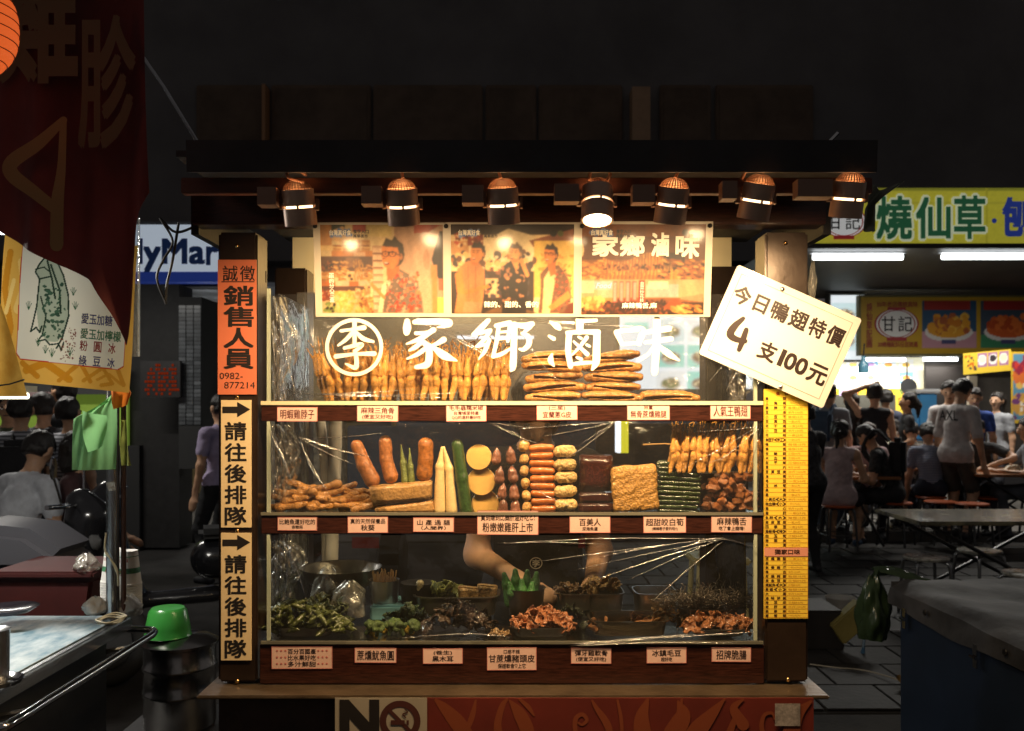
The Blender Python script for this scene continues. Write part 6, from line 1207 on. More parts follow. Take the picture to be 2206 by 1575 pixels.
def person(label, pos, yaw, H=1.68, sit=None, top=None, bottom=None, shoe=None, hair='short', hairm=None, sleeve=.55, legs='long', lean=0.0, hands=None, feet=None, hpitch=0.0, hyaw=0.0, res=.0135, group=None, glasses=False, wide=1.0, loose=0.0, poles=None, fingers=False):
    s = H / 1.70; root = thing('person', label, 'person', pos, group); root.rotation_euler = (0, 0, yaw)
    X = np.array([1, 0, 0.]); u = np.array([0, math.sin(lean), math.cos(lean)]); fwd = np.array([0, math.cos(lean), -math.sin(lean)])
    pel = np.array([0, 0, (.93 * s if sit is None else sit + .10 * s)]); ch = pel + u * .28 * s; nb = pel + u * .495 * s
    hl = lean * .6 + hpitch; hu = np.array([math.sin(hyaw) * math.sin(hl), math.cos(hyaw) * math.sin(hl), math.cos(hl)]); hf = np.array([-math.sin(hyaw) * math.cos(hl), math.cos(hyaw) * math.cos(hl), -math.sin(hl)]); hx = np.cross(hf, hu)
    hd = nb + unit(u + hu) * .165 * s; sw = .168 * s * wide
    pr = [cap(pel - X * .075 * s, pel + X * .075 * s, (.105 + .5 * loose) * s * wide, None, 1 if loose else 2, ((0, 1, 0), .85)), cap(pel + u * .03 * s, ch, (.120 + loose) * s * wide, .135 * s * wide, 1, (fwd, .74)), cap(ch, pel + u * .40 * s, .135 * s * wide, .115 * s, 1, (fwd, .74)),
          cap(pel + u * .435 * s - X * sw * .72, pel + u * .435 * s + X * sw * .72, .062 * s, None, 1), cap(nb - u * .03 * s, hd - hu * .05 * s, .052 * s, .048 * s, 0)]
    if loose: pr.append(cap(pel - u * .035 * s - X * .05 * s, pel - u * .035 * s + X * .05 * s, (.105 + loose) * s, None, 1, (fwd, .85)))
    pr += [cap(hd + hu * .025 * s - hf * .012 * s, hd + hu * .01 * s - hf * .008 * s, .086 * s, .085 * s, 0), cap(hd - hu * .03 * s + hf * .022 * s, hd - hu * .078 * s + hf * .036 * s, .062 * s, .038 * s, 0), cap(hd + hf * .082 * s, hd + hf * .098 * s - hu * .028 * s, .010 * s, .015 * s, 0)]
    for sg in (-1, 1): pr.append(cap(hd + hx * sg * .082 * s + hu * .008 * s, hd + hx * sg * .084 * s - hu * .025 * s, .017 * s, .012 * s, 0))
    hh = hands or [None, None]
    for i, sg in enumerate((-1, 1)):
        sh = pel + u * .43 * s + X * sg * sw; tg = hh[i]
        tg = np.array(tg, float) * s if tg is not None else sh + np.array([sg * .07, .05, -.53]) * s
        pl = (poles[i] if poles else (sg * .5, -1, -.2)); el, wr = ik(sh, tg, .285 * s, .25 * s, pl)
        if sleeve >= 1: pr += [cap(sh, el, .058 * s, .047 * s, 1), cap(el, el + (wr - el) * min(1, (sleeve - 1)), .045 * s, .038 * s, 1), cap(el, wr, .036 * s, .026 * s, 0)]
        else:
            m_ = sh + (el - sh) * sleeve
            if sleeve > 0: pr.append(cap(sh, m_, .060 * s, .057 * s, 1))
            else: pr.append(cap(sh - X * sg * .02 * s, sh, .05 * s, .046 * s, 0))
            pr += [cap(m_ if sleeve > 0 else sh, el, .043 * s, .038 * s, 0), cap(el, wr, .039 * s, .026 * s, 0)]
        d = unit(wr - el); pm = unit(np.cross(d, (0, 0, 1)) if abs(d[2]) < .9 else np.cross(d, (0, 1, 0))); pr.append(cap(wr, wr + d * .075 * s, .027 * s, .032 * s, 0, (pm if abs(d[2]) > .9 else np.cross(d, pm), .6)))
        sp = np.cross(d, pm) if abs(d[2]) > .9 else pm
        for q in range(4): f0 = wr + d * .08 * s + sp * (q - 1.5) * .017 * s; f1 = f0 + d * (.045 + .012 * (q in (1, 2))) * s; pr.append(cap(f0, f1, .0095 * s, .008 * s, 0)); pr.append(cap(f1, f1 + unit(d + np.array([0, 0, -.5])) * .025 * s, .008 * s, .007 * s, 0))
        t0 = wr + d * .03 * s + sp * .028 * s; pr.append(cap(t0, t0 + unit(d + sp * .8) * .05 * s, .011 * s, .009 * s, 0))
    ft = feet or ([(-.10, .03, .0), (.10, .03, .0)] if sit is None else [(-.12, .34, .0), (.12, .36, .0)])
    for i, sg in enumerate((-1, 1)):
        hp = pel + X * sg * .085 * s + np.array([0, 0, -.03 * s]); an = np.array(ft[i], float) * s + np.array([0, 0, .085 * s]); kn, an = ik(hp, an, .43 * s, .425 * s, (sg * .15, 1, .3 if sit is not None else 0))
        if legs == 'shorts':
            m_ = hp + (kn - hp) * .82; pr += [cap(hp, m_, .092 * s, .078 * s, 2), cap(m_, kn, .057 * s, .052 * s, 0), cap(kn, kn + (an - kn) * .4, .050 * s, .054 * s, 0), cap(kn + (an - kn) * .4, an, .052 * s, .033 * s, 0)]
        else: pr += [cap(hp, kn, .090 * s, .062 * s, 2), cap(kn, kn + (an - kn) * .4, .058 * s, .056 * s, 2), cap(kn + (an - kn) * .4, an, .056 * s, .042 * s, 2)]
        pr += [cap(an + np.array([0, -.03, -.045]) * s, an + np.array([sg * .02, .14, -.055]) * s, .036 * s, .030 * s, 3)]
    me = blob('body', pr, res, .030 * s, disp=lambda Q: .0045 * vnoise(Q, 38, len(label)) + .0025 * vnoise(Q, 95, len(label) + 3) if res > .009 else 0 * Q[..., 0])
    if sit is None:
        n_ = len(me.polygons); mi = np.zeros(n_, np.int32); me.polygons.foreach_get('material_index', mi); cc = np.zeros(n_ * 3); me.polygons.foreach_get('center', cc); cz = cc.reshape(-1, 3)[:, 2]; hem = pel[2] - (.115 if loose else .035) * s
        mi = np.where((mi == 1) & (cz < hem), 2, np.where((mi == 2) & (cz >= hem), 1, mi)).astype(np.int32); me.polygons.foreach_set('material_index', mi)
    link('body', me, [M_sk, top or cm('grey', (.2, .2, .2)), bottom or cm('dark', (.03, .03, .04)), shoe or M_shoe], root)
    # hair
    hp_ = [cap(hd + hu * .045 * s - hf * .018 * s, hd + hu * .0 * s - hf * .028 * s, .093 * s, .090 * s)]
    low = -.055
    if hair in ('long',): hp_ += [cap(hd - hf * .05 * s, hd - hf * .075 * s - hu * .20 * s, .085 * s, .075 * s), cap(hd - hf * .075 * s - hu * .2 * s, hd - hf * .075 * s - hu * .38 * s, .075 * s, .045 * s)]; low = -.9
    if hair in ('bob',): hp_ += [cap(hd - hf * .03 * s, hd - hf * .035 * s - hu * .10 * s, .098 * s, .085 * s)]; low = -.9
    if hair == 'pony': hp_ += [cap(hd - hf * .10 * s + hu * .02 * s, hd - hf * .135 * s - hu * .05 * s, .030 * s, .036 * s), cap(hd - hf * .135 * s - hu * .05 * s, hd - hf * .125 * s - hu * .20 * s, .036 * s, .016 * s)]; low = -.9
    if hair == 'bun': hp_ += [cap(hd - hf * .09 * s + hu * .07 * s, hd - hf * .10 * s + hu * .08 * s, .045 * s)]
    def cutf(P):
        q = P - hd; return np.maximum(q @ hf - .5 * np.maximum(q @ hu, -.02 * s) - .030 * s, low * s - q @ hu)
    hm_ = blob('hair', hp_, min(res, .012), .03 * s, disp=lambda P: .0065 * vnoise(P * np.array([1, 1, .35]), 170, len(label)) + .007 * vnoise(P, 55, len(label) + 5), cut=cutf); link('hair', hm_, hairm or M_hair, root)
    fb = MB()
    for sg in (-1, 1): fb.lathe([(.011 * s, -.003), (.008 * s, .004), (0, .006)], hd + hf * .083 * s + hx * sg * .032 * s + hu * .012 * s, 8, axis=tuple(hf))
    fb.tube([hd + hf * .084 * s - hu * .062 * s - hx * .022 * s, hd + hf * .090 * s - hu * .062 * s, hd + hf * .084 * s - hu * .062 * s + hx * .022 * s], .004 * s, 5)
    link('face', fb.mesh('face'), mat('eye_dark', (.02, .012, .01), rough=.4), root)
    if glasses:
        gb = MB()
        for sg in (-1, 1): gb.tube([hd + hf * .094 * s + hx * (sg * .033 + .026 * math.cos(t)) * s + hu * (.012 + .020 * math.sin(t)) * s for t in np.linspace(0, 6.28, 13)[:-1]], .0028 * s, 5, closed=True); gb.tube([hd + hf * .094 * s + hx * sg * .058 * s + hu * .014 * s, hd + hx * sg * .088 * s + hu * .012 * s], .0028 * s, 5)
        link('glasses', gb.mesh('glasses'), M_black, root)
    root['head'] = [float(q) for q in hd]; return root
def px_pos(px, Y, z=.0): return np.array([(px - 1103) * S(Y), Y, z])
def backpack(root, c, w, h, d, m, straps=True):
    b = MB(); b.box(c[0] - w, c[0] + w, c[1] - d, c[1] + d, c[2] - h, c[2] + h); bp = link('backpack', b.mesh('backpack', bevel=min(w, h, d) * .6, smooth=60), m, root)
    b = MB()
    for sg in (-1, 1): b.tube(catmull([(c[0] + sg * w * .6, c[1] + d, c[2] + h * .8), (c[0] + sg * w * .75, c[1] + d + .14, c[2] + h + .07), (c[0] + sg * w * .85, c[1] + d + .25, c[2] + .05), (c[0] + sg * w * .8, c[1] + d + .06, c[2] - h * .8)], 4), .018, 6)
    link('strap', b.mesh('strap'), m, root)
P = math.pi; WK = .13
c_white = cm('white_tee', (.62, .58, .56)); c_black = cm('black', (.018, .018, .02)); c_grey = cm('grey_tee', (.33, .34, .36)); c_navy = cm('navy', (.02, .025, .045)); c_shorts = cm('olive_shorts', (.07, .065, .055)); c_jean = cm('dark_jeans', (.03, .04, .06)); c_pink = cm('pale_pink', (.55, .42, .42)); c_dpink = cm('dusty_pink', (.55, .36, .36))
c_bstripe = cm('blue_stripe', (.45, .48, .55), wave=('Z', 17, 0), col2=(.03, .06, .16)); c_gstripe = cm('grey_stripe', (.42, .43, .47), wave=('Z', 11, 0), col2=(.10, .105, .12)); c_lace = cm('lace', (.55, .5, .45), vscale=34, var=.9)
# right hand shop crowd: standing
r_ = person('man in a grey tee with a blue sling pack standing beside the sale sign', px_pos(1786, 7.9, WK * 0 + WK), R(-35), 1.70, top=c_grey, bottom=c_jean, hyaw=-.4); backpack(r_, (-.03, -.19, 1.22), .12, .17, .06, cm('blue_pack', (.06, .10, .16)))
person('woman with long dark hair over a black top standing in the queue', px_pos(1832, 8.6, WK), R(10), 1.62, top=c_black, hair='long', sleeve=1.5)
person('woman in a black tank top with one hand on her head', px_pos(1884, 8.3, WK), R(-10), 1.70, top=c_black, bottom=cm('tan_shorts', (.2, .16, .12)), hair='bun', sleeve=0, hands=[(-.10, .0, 1.68), None], poles=[(-1, 0, .3), (.5, -1, -.2)])
person('woman in a black tee with ponytail seen in profile facing left', px_pos(1955, 8.5, WK), R(75), 1.60, top=c_black, bottom=c_black, hair='pony', sleeve=.5, hands=[(-.2, .22, .98), (.16, .25, .95)])
axl = person('man in a loose white lettered tee and dark shorts standing by the table', px_pos(2058, 7.35, WK), R(-62), 1.74, top=c_white, bottom=c_shorts, sleeve=.85, legs='shorts', loose=.02, lean=.12, hpitch=.55, hands=[(-.26, .06, .82), (.26, .10, .80)], glasses=True, res=.012)
person('man in a white shirt half hidden behind the lettered tee', px_pos(2046, 8.5, WK), R(150), 1.74, top=c_white, hpitch=.3)
person('man in a bright blue shirt behind the lettered tee', px_pos(2098, 8.7, WK), R(160), 1.66, top=cm('bright_blue', (.03, .08, .35)), hpitch=.3)
# lettering on the white tee
yw = R(-62); Ca = np.array(axl.location); bx = np.array([math.cos(yw), math.sin(yw), 0]); by = np.array([-math.sin(yw), math.cos(yw), 0])
def on_body(lx, ly, lz): return Ca + bx * lx + by * ly + np.array([0, 0, lz])
Fa = Frame(on_body(-.11, -.098, 1.40), bx * .22, np.array([0, .0, -1]) * .11); ab = MB(); write(ab, Fa, 'AXL', 0, 0, 1, 1, n=.012, bold=.01)
me = ab.mesh('lettering', Ca, recalc=False); v = np.zeros(len(me.vertices) * 3); me.vertices.foreach_get('co', v); v = v.reshape(-1, 3); Rm = np.array(Matrix.Rotation(-yw, 3, 'Z')); me.vertices.foreach_set('co', (v @ Rm.T).ravel()); link('lettering', me, M_ink, axl)
# seated
person('girl in a pale pink sleeveless top with ponytail sitting with her back to us', px_pos(1806, 6.6, WK), R(-30), 1.62, sit=.46, top=c_pink, bottom=cm('dark_skirt', (.02, .02, .022)), legs='shorts', hair='pony', sleeve=0, loose=.02, lean=.10, hpitch=.25, hands=[(-.12, .36, .72), (.16, .34, .72)], shoe=cm('blue_shoe', (.05, .09, .16)), res=.012)
person('woman with brown hair in a dusty pink shirt eating at the near table', px_pos(1866, 7.7, WK), R(165), 1.60, sit=.45, top=c_dpink, hair='bob', hairm=M_bhair, lean=.25, hpitch=.4, hands=[(-.12, .36, .80), (.14, .32, .80)])
boy = person('boy in dark clothes with a black backpack bent over the near table', px_pos(1930, 6.9, WK), R(62), 1.66, sit=.45, top=cm('dark_print', (.03, .03, .032), var=.8, vscale=30), bottom=cm('black_shorts', (.02, .02, .022)), legs='shorts', lean=.42, hpitch=.5, hands=[(-.15, .42, .76), (.25, .30, .52)], res=.012); backpack(boy, (0, -.02, .92), .13, .20, .08, c_black)
person('person in a white lace blouse sitting behind the boy', px_pos(1972, 8.2, WK), R(-10), 1.60, sit=.45, top=c_lace, hair='short', lean=.25, hpitch=.4)
person('person in a blue striped shirt sitting with back turned', px_pos(2006, 7.5, WK), R(-15), 1.62, sit=.45, top=c_bstripe, bottom=c_navy, lean=.30, hpitch=.45, res=.012)
person('woman in a cream top sitting far back by the counter', px_pos(1930, 9.4, WK), R(30), 1.60, sit=.45, top=cm('cream', (.6, .55, .42)), lean=.1, sleeve=1.4)
person('man in a black tee eating at the right table', px_pos(2112, 8.0, WK), R(140), 1.72, sit=.45, top=c_black, lean=.30, hpitch=.5, hands=[(-.20, .36, .78), (.24, .34, .78)], poles=[(-1, -.3, .2), (1, -.3, .2)])
person('person in dark jeans sitting at the right edge of the picture', px_pos(2240, 7.3, WK), R(75), 1.70, sit=.45, top=cm('grey_blue', (.2, .22, .25)), bottom=cm('faded_jeans', (.09, .10, .12)), lean=.2, hands=[(-.12, .42, .74), (.16, .44, .74)])
plaid = person('person in a dark plaid shirt standing half behind the right post', px_pos(1746, 6.0, .0), R(20), 1.60, top=cm('plaid', (.05, .05, .055), var=.7, vscale=22), bottom=c_black, lean=.15, hands=[(-.2, .1, .9), (.1, .38, 1.18)], sleeve=.6)
person('dark haired person standing deep in the shop queue behind the tank top', px_pos(1908, 9.6, WK), R(0), 1.66, top=cm('dim_blue', (.08, .09, .14)), hair='short')
person('woman in grey standing at the shop doorway', px_pos(2148, 9.4, WK), R(120), 1.62, top=c_grey, hair='bob')
person('person in black standing close behind the grey tee and blue pack', px_pos(1762, 8.6, WK), R(-20), 1.66, top=c_black, hair='short')
person('child in a dim red shirt sitting between the tables', px_pos(2056, 9.0, WK), R(40), 1.45, sit=.45, top=cm('dim_red', (.2, .05, .05)), lean=.2)
# left crowd
person('man with glasses in a green shirt facing us at the far left', px_pos(18, 5.0), R(200), 1.66, top=cm('dark_green', (.09, .11, .06)), glasses=True, sleeve=.6)
pb = person('man in a striped tee with a black backpack, back turned', px_pos(46, 4.4), R(8), 1.64, top=c_gstripe, bottom=c_jean, sleeve=.6, res=.012); backpack(pb, (0.07, -.20, 1.12), .15, .20, .08, c_black)
person('man in a dark grey tee standing with his back to us in the left crowd', px_pos(94, 4.8), R(5), 1.66, top=cm('charcoal', (.05, .052, .06)), sleeve=.6)
person('tall man in black looking left in the left crowd', px_pos(134, 5.4), R(75), 1.80, top=c_black, sleeve=.7, glasses=True)
person('man in a grey blue striped tee beside the hanging green bag', px_pos(150, 4.6), R(-20), 1.62, top=c_gstripe, bottom=cm('pale_shorts', (.3, .3, .32)), sleeve=.6, res=.012)
person('man in a white tee sitting hunched at the left edge', px_pos(16, 3.2), R(-20), 1.66, sit=.58, top=cm('white_cotton', (.58, .60, .64)), lean=.35, hpitch=.3, sleeve=.6, wide=1.12)
person('woman in a dark maroon top sitting sideways in the left crowd', px_pos(128, 3.6), R(-70), 1.62, sit=.56, top=cm('maroon', (.07, .03, .03)), hair='bob', lean=.2, hands=[(-.1, .4, .72), (.16, .38, .7)], sleeve=.6)
person('man in a lavender shirt walking between pillar and cart', px_pos(474, 5.6), R(60), 1.66, top=cm('lavender', (.38, .32, .48)), bottom=c_black, sleeve=.55)
# the vendor behind the cart
v_ = person('vendor in black with bare forearms reaching into the pots behind the cart', px_pos(1152, .77), R(180), 1.72, top=c_black, bottom=c_black, sleeve=.42, lean=.30, hpitch=.75, hair='bob', hands=[(-.165, .33, .985), (.055, .37, 1.015)], poles=[(-.25, -.5, -1), (.45, -.4, -1)], res=.0085)
Fv = Frame((.14, .155, 1.16), (-.28, 0, 0), (0, -.10, -.36)); ap = MB(); ap.grid(lambda u_, w_: Fv.pt(u_, w_, .03 * math.cos((u_ - .5) * 3)), 10, 6); link('apron', ap.mesh('apron', recalc=False, smooth=180), c_black, v_)
Fl = Frame(Fv.pt(.5, .30, .034), (-.001, 0, 0), (0, -.00027, -.00096)); lb = MB(); lb.add([Fl.pt(r * math.cos(a), r * math.sin(a)) for r in (21, 18) for a in np.linspace(0, 2 * P, 33)[:-1]], [(i, (i + 1) % 32, 32 + (i + 1) % 32, 32 + i) for i in range(32)]); write(lb, Fl, '李', -12, -13, 12, 13, n=.0005, bold=.02); link('apron_emblem', lb.mesh('apron_emblem', recalc=False), M_white, v_)
# ================================================================== stall at the left: cold drink counter
M_cs = mat('counter_steel', (.42, .43, .44), rough=.22, metal=.95, var=.15, vscale=4, bump=.03)
ct = thing('drink_counter', 'stainless steel drink counter with blue white reflections painted on top and tubular rail at left', 'counter', (-1.8, 0, 0))
part('worktop', MB().box(-2.5, -1.29, -1.4, .72, .80, .846), M_cs, ct, bevel=.006)
vm = mat('painted_reflection', (.68, .80, .86), rough=.2, var=.5, vscale=9, stretch=(2.2, 1, 1), col2=(.17, .33, .44), coat=.4)  # blue white streaks painted in place of reflections on the steel top
part('reflection_top', MB().box(-2.5, -1.315, -1.4, .70, .8475, .850), vm, ct)
part('side_panel', MB().box(-2.4, -1.34, -1.3, .64, .05, .79), mat('dark_side_panel', (.05, .052, .058), rough=.35, metal=.7, var=.3, vscale=3), ct, bevel=.004)
b = MB(); b.tube(catmull([(-1.33, .74, .795), (-1.24, .73, .795), (-1.205, .69, .795), (-1.20, .55, .795), (-1.20, 0, .795), (-1.20, -.15, .795), (-1.215, -.20, .795), (-1.33, -.215, .795)], 6), .0125, 12); part('rail', b, M_chrome, ct, smooth=60)
for y in (.55, -.05): b = MB(); b.tube([(-1.20, y, .79), (-1.30, y, .77)], .008, 8); part('rail_bracket', b, M_cs, ct)
b = MB(); b.lathe([(0, -.02), (.03, -.018), (.05, -.012), (.05, .012), (.03, .018), (0, .02)], (-1.37, .58, .055), 18, axis=(1, 0, 0)); part('castor', b, M_black, ct, smooth=40)
# poles
pz = W(243, 1330, .62)
b = MB(); b.tube([(pz[0], .62, .85), (pz[0], .62, 2.35)], .0205, 16); b.lathe([(.03, 0), (.03, .012), (.022, .016)], (pz[0], .62, .851), 16); single('steel_pole', b, M_cs, 'grey steel pole rising from the counter corner behind the cup stack', 'pole', smooth=50)
b = MB(); b.tube([(pz[0] + .029, .635, .852), (pz[0] + .029, .635, 2.35)], .0085, 12); single('brown_pole', b, mat('brown_pole', (.10, .045, .03), rough=.4, metal=.3), 'thin brown pole close beside the steel pole', 'pole', smooth=50)
b = MB(); Ft_ = FY(.595); b.poly(Ft_, [(228, 1040), (246, 1037), (250, 1056), (234, 1058)], 0); single('tape_patch', b, film_mat('tape', gloss=.3, haze=.3), 'shiny strip of clear tape on the steel pole', 'tape', recalc=False)
# wire twisted round the pole
b = MB(); b.tube(catmull([W(228, 1148, .585), W(226, 1185, .585), W(238, 1205, .58), W(252, 1228, .585), W(254, 1262, .60)], 8), .0028, 6); b.tube(catmull([W(230, 1190, .582), W(242, 1212, .577), W(254, 1240, .59)], 6), .002, 6); single('tied_wire', b, mat('cream_wire', (.55, .5, .36), rough=.5), 'cream twisted cord tied round the steel pole', 'cord', smooth=60)
b = MB()
for i in range(3): b.tube([W(240, 1338, .45) + np.array([(.034 + .003 * i) * math.cos(t), (.05 + .004 * i) * math.sin(t), .002 + .004 * i + .003 * math.sin(3 * t + i)]) for t in np.linspace(0, 6.28, 25)[:-1]], .0026, 6, closed=True)
single('coiled_cord', b, mat('cream_wire', (.55, .5, .36), rough=.5), 'small coil of cream cord lying on the counter by the pole', 'cord', smooth=60)
# cup stacks
def cups(px, py_base, Y, n, label, pitch=.0085):
    c = W(px, py_base, Y); th = thing('cup_stack', label, 'cup stack', c); m = mat('paper_cup', (.88, .85, .80), rough=.5, var=.05)
    r1, r0, h = .043, .031, .115
    for i in range(n):
        z = i * pitch; b = MB(); b.lathe([(r1 * .98, z), (r1 + .002, z + .001), (r1 + .002, z + .006), (r1, z + .007), (r0 + (r1 - r0) * .35, z + h * .65 if i == n - 1 else z + .02), (r0, z + h if i == n - 1 else z + .022), (0, z + h + .0 if i == n - 1 else z + .022)], c, 24); part('cup', b, m, th, smooth=40)
    z = (n - 1) * pitch; b = MB(); b.shell([(r0 + .0014, z + h - .016), (r0 + .0030, z + h - .019)], c, 24); b.shell([(r0 + .0066, z + h - .056), (r0 + .0086, z + h - .074)], c, 24); part('green_print', b, mat('cup_green', (.06, .20, .10), rough=.5, var=.6, vscale=60), th, smooth=180, recalc=False)
    Fcup = Frame(c + np.array([0, -r1 - .001, z + .08]), (.001, 0, 0), (0, .0001, -.001)); t_ = MB()
    for i_, ch in enumerate('古早味'): write(t_, Fcup, ch, -18 + i_ * 13, -12, -8 + i_ * 13, 0, n=-.004, bold=.02, res=2)
    t_.add([Fcup.pt(-2 + q * math.cos(a), 36 + q * math.sin(a), -.0005) for q in (11, 9.5) for a in np.linspace(0, 6.2832, 25)[:-1]], [(i_, (i_ + 1) % 24, 24 + (i_ + 1) % 24, 24 + i_) for i_ in range(24)]); write(t_, Fcup, '望', -9, 29, 5, 43, n=-.0005, bold=.02, res=2)
    part('red_print', t_, mat('cup_red', (.5, .05, .04), rough=.5), th, recalc=False); return th
cups(276, 1318, .72, 12, 'tall stack of upturned printed paper cups behind the steel pole')
cups(246, 1300, .82, 10, 'second stack of upturned paper cups half hidden by the pole')
bag(W(276, 1325, .66), .052, .066, .045, 'white plastic bag crumpled round the foot of the cup stack', 12, m=mat('white_bag', (.66, .64, .62), rough=.35, bump=.5, bscale=40, translucent=.3))
bag(W(205, 1322, .62), .045, .055, .04, 'small white plastic bag lying left of the pole', 13, m=mat('white_bag', (.66, .64, .62)))
# red toolbox-like bin, white tub, clear bags behind
b = MB(); c = W(130, 1320, 1.15); b.prism(Frame((0, 0, 0), (1, 0, 0), (0, 0, 1)), [(c[0] - .165, c[2]), (c[0] + .165, c[2]), (c[0] + .185, c[2] + .155), (c[0] - .185, c[2] + .155)], 1.02, 1.35)
o = single('red_bin', b, mat('red_plastic', (.05, .006, .005), rough=.6, var=.15), 'dark red plastic bin on the counter behind the cups', 'bin', bevel=.012)
b = MB(); b.box(c[0] - .195, c[0] + .195, 1.005, 1.365, c[2] + .157, c[2] + .185); part('bin_lid', b, mat('red_plastic', (.05, .006, .005)), o, bevel=.008)
b = MB(); c = W(20, 1245, 1.35); b.prism(Frame((0, 0, 0), (1, 0, 0), (0, 0, 1)), [(c[0] - .25, c[2]), (c[0] + .12, c[2]), (c[0] + .20, c[2] + .08), (c[0] + .03, c[2] + .19), (c[0] - .25, c[2] + .22)], 1.4, 1.75); single('white_tub', b, mat('milky_plastic', (.10, .10, .115), rough=.35, translucent=.3), 'milky white plastic tub behind the red bin', 'tub', bevel=.045, smooth=60)
bag(W(185, 1235, 1.05), .05, .075, .05, 'clear plastic bag on top of the red bin', 14)
b = MB(); c = W(20, 1322, .55); b.lathe([(0, 0), (.06, .004), (.085, .02), (.088, .022), (.06, .010), (0, .008)], c, 24); single('dark_plate', b, mat('dark_plate', (.06, .05, .07), rough=.2, coat=.4), 'dark shallow dish at the back left of the counter', 'dish', smooth=50)
b = MB(); c = np.array([(-12 - 1103) * S(-.02), -.02, .852]); b.lathe([(0, 0), (.034, 0), (.036, .13), (.038, .132), (.034, .13), (0, .12)], c, 22); single('steel_mug', b, M_cs, 'steel mug cut off by the left edge', 'mug', smooth=50)
b = MB(); c = np.array([(-2 - 1103) * S(-.04), -.05, .853]); b.lathe([(0, .002), (.05, .003), (.058, .012), (.062, .013), (.056, .002), (0, 0)], c, 28); single('steel_saucer', b, M_chrome, 'small round steel saucer at the left edge of the counter', 'saucer', smooth=50)
# green bowl on a steel pot
c = W(388, 1500, 1.05); c[2] = .36; b = MB(); b.lathe([(0, 0), (.125, 0), (.13, .01), (.13, .12), (.134, .125), (.134, .135), (.13, .14), (.13, .215), (.134, .22), (.134, .23), (.13, .235), (.13, .30), (.14, .305), (.14, .315), (.10, .335), (.0, .345)], c, 40); pot = single('steel_pot', b, mat('pot_steel', (.45, .44, .42), rough=.2, metal=1.0, var=.2, vscale=8), 'big lidded steel pot standing between counter and cart', 'pot', smooth=40)
zb = c[2] + .338; gc = np.array([W(366, 1370, 1.05)[0], 1.03, zb]); b = MB(); b.lathe([(.083, 0), (.086, .003), (.083, .008), (.080, .035), (.079, .04), (.068, .095), (.058, .106), (.0, .108)], gc, 36); single('green_bowl', b, mat('green_plastic', (.045, .30, .05), rough=.28, coat=.3), 'bright green plastic bowl upturned on the steel pot', 'bowl', smooth=40)
b = MB(); b.box(c[0] - .2, c[0] + .2, .85, 1.3, .02, .355); single('pot_stand', b, M_black, 'black stand under the big steel pot', 'stand', bevel=.01)
# hanging banner with the frog
s_ = S(.15); Fbn = Frame(W(45, 505, .15), (s_, 0, -.1 * s_), (-.06 * s_, 0, -s_))
pr = Print(-36, 0, 254, 316, 1.3, (228, 178, 82)); pr.line([(-20, 40), (-28, 120), (-12, 200), (-30, 290)], 14, (205, 140, 40)).line([(-8, 100), (-24, 170)], 9, (242, 208, 125))
for pts, w, c_ in (([(10, 60), (20, 110), (4, 160)], 22, (240, 205, 120)), ([(30, 290), (70, 270), (120, 300)], 16, (205, 140, 35)), ([(100, 305), (140, 262), (165, 300)], 9, (205, 140, 40)), ([(150, 300), (190, 268), (215, 300), (190, 306)], 8, (205, 145, 45)), ([(20, 275), (55, 300)], 12, (200, 135, 35)), ([(180, 295), (205, 280), (235, 300)], 6, (210, 150, 50)), ([(225, 270), (240, 300)], 10, (205, 145, 50))): pr.line(pts, w, c_)
pr.poly([(6, 18), (240, 18), (238, 262), (226, 270), (14, 268), (3, 256)], (190, 45, 30)).poly([(8, 20), (238, 20), (236, 260), (224, 268), (15, 266), (5, 254)], (226, 224, 208))
G1, G2 = (45, 75, 60), (95, 135, 105)
pr.poly([(48, 60), (62, 40), (80, 45), (96, 70), (108, 110), (112, 160), (104, 200), (92, 222), (70, 224), (52, 200), (44, 150), (50, 100), (42, 80)], G2, .55)
for pts, w in (([(48, 60), (62, 40), (82, 48), (98, 78), (110, 120), (112, 165), (100, 215), (90, 236)], 2.6), ([(48, 60), (40, 78), (50, 92), (74, 84)], 2.6), ([(50, 92), (46, 150), (38, 190), (34, 206), (46, 196), (54, 206), (58, 192)], 2.6), ([(54, 130), (66, 170), (60, 210), (50, 226), (66, 220), (76, 230)], 2.4), ([(76, 230), (94, 226), (100, 240), (104, 222)], 2.4), ([(40, 72), (58, 66), (72, 76)], 2.0), ([(64, 52), (76, 90), (84, 130)], 3.2), ([(72, 60), (92, 110), (96, 160)], 3.2)): pr.line(pts, w + .9, (28, 55, 42))
random.seed(31); pr.specks(56, 95, 104, 215, 60, 4.5, [G1, (60, 95, 75)], .6).specks(96, 215, 128, 262, 50, 1.4, [(120, 60, 40)], 1).specks(112, 190, 128, 215, 18, 1.4, [(120, 60, 40)], 1)
for gx, gy in ((28, 160), (120, 120), (125, 150), (52, 236), (68, 250), (82, 256), (118, 250)):
    for q in (-6, -2, 2, 6): pr.line([(gx, gy), (gx + q, gy - 20 + abs(q))], 1.3, (40, 95, 60))
bn = thing('frog_banner', 'cream and yellow hanging banner with a green frog drawing and drink names', 'banner', Fbn.pt(124, 310))
pr.obj('banner_sheet', Fbn, 0, print_mat('banner_vinyl', rough=.45, translucent=.45), bn, bow=lambda X, Y: .006 * np.sin(X * .03) + .004 * np.sin(Y * .02))
lettering(Fbn, [('愛玉加糖', 146, 156, 212, 178)], mat('indigo_ink', (.05, .05, .22)), bn, .014, bold=.018); lettering(Fbn, [('愛玉加檸檬', 146, 188, 232, 210)], mat('green_ink', (.04, .20, .10)), bn, .014, bold=.018)
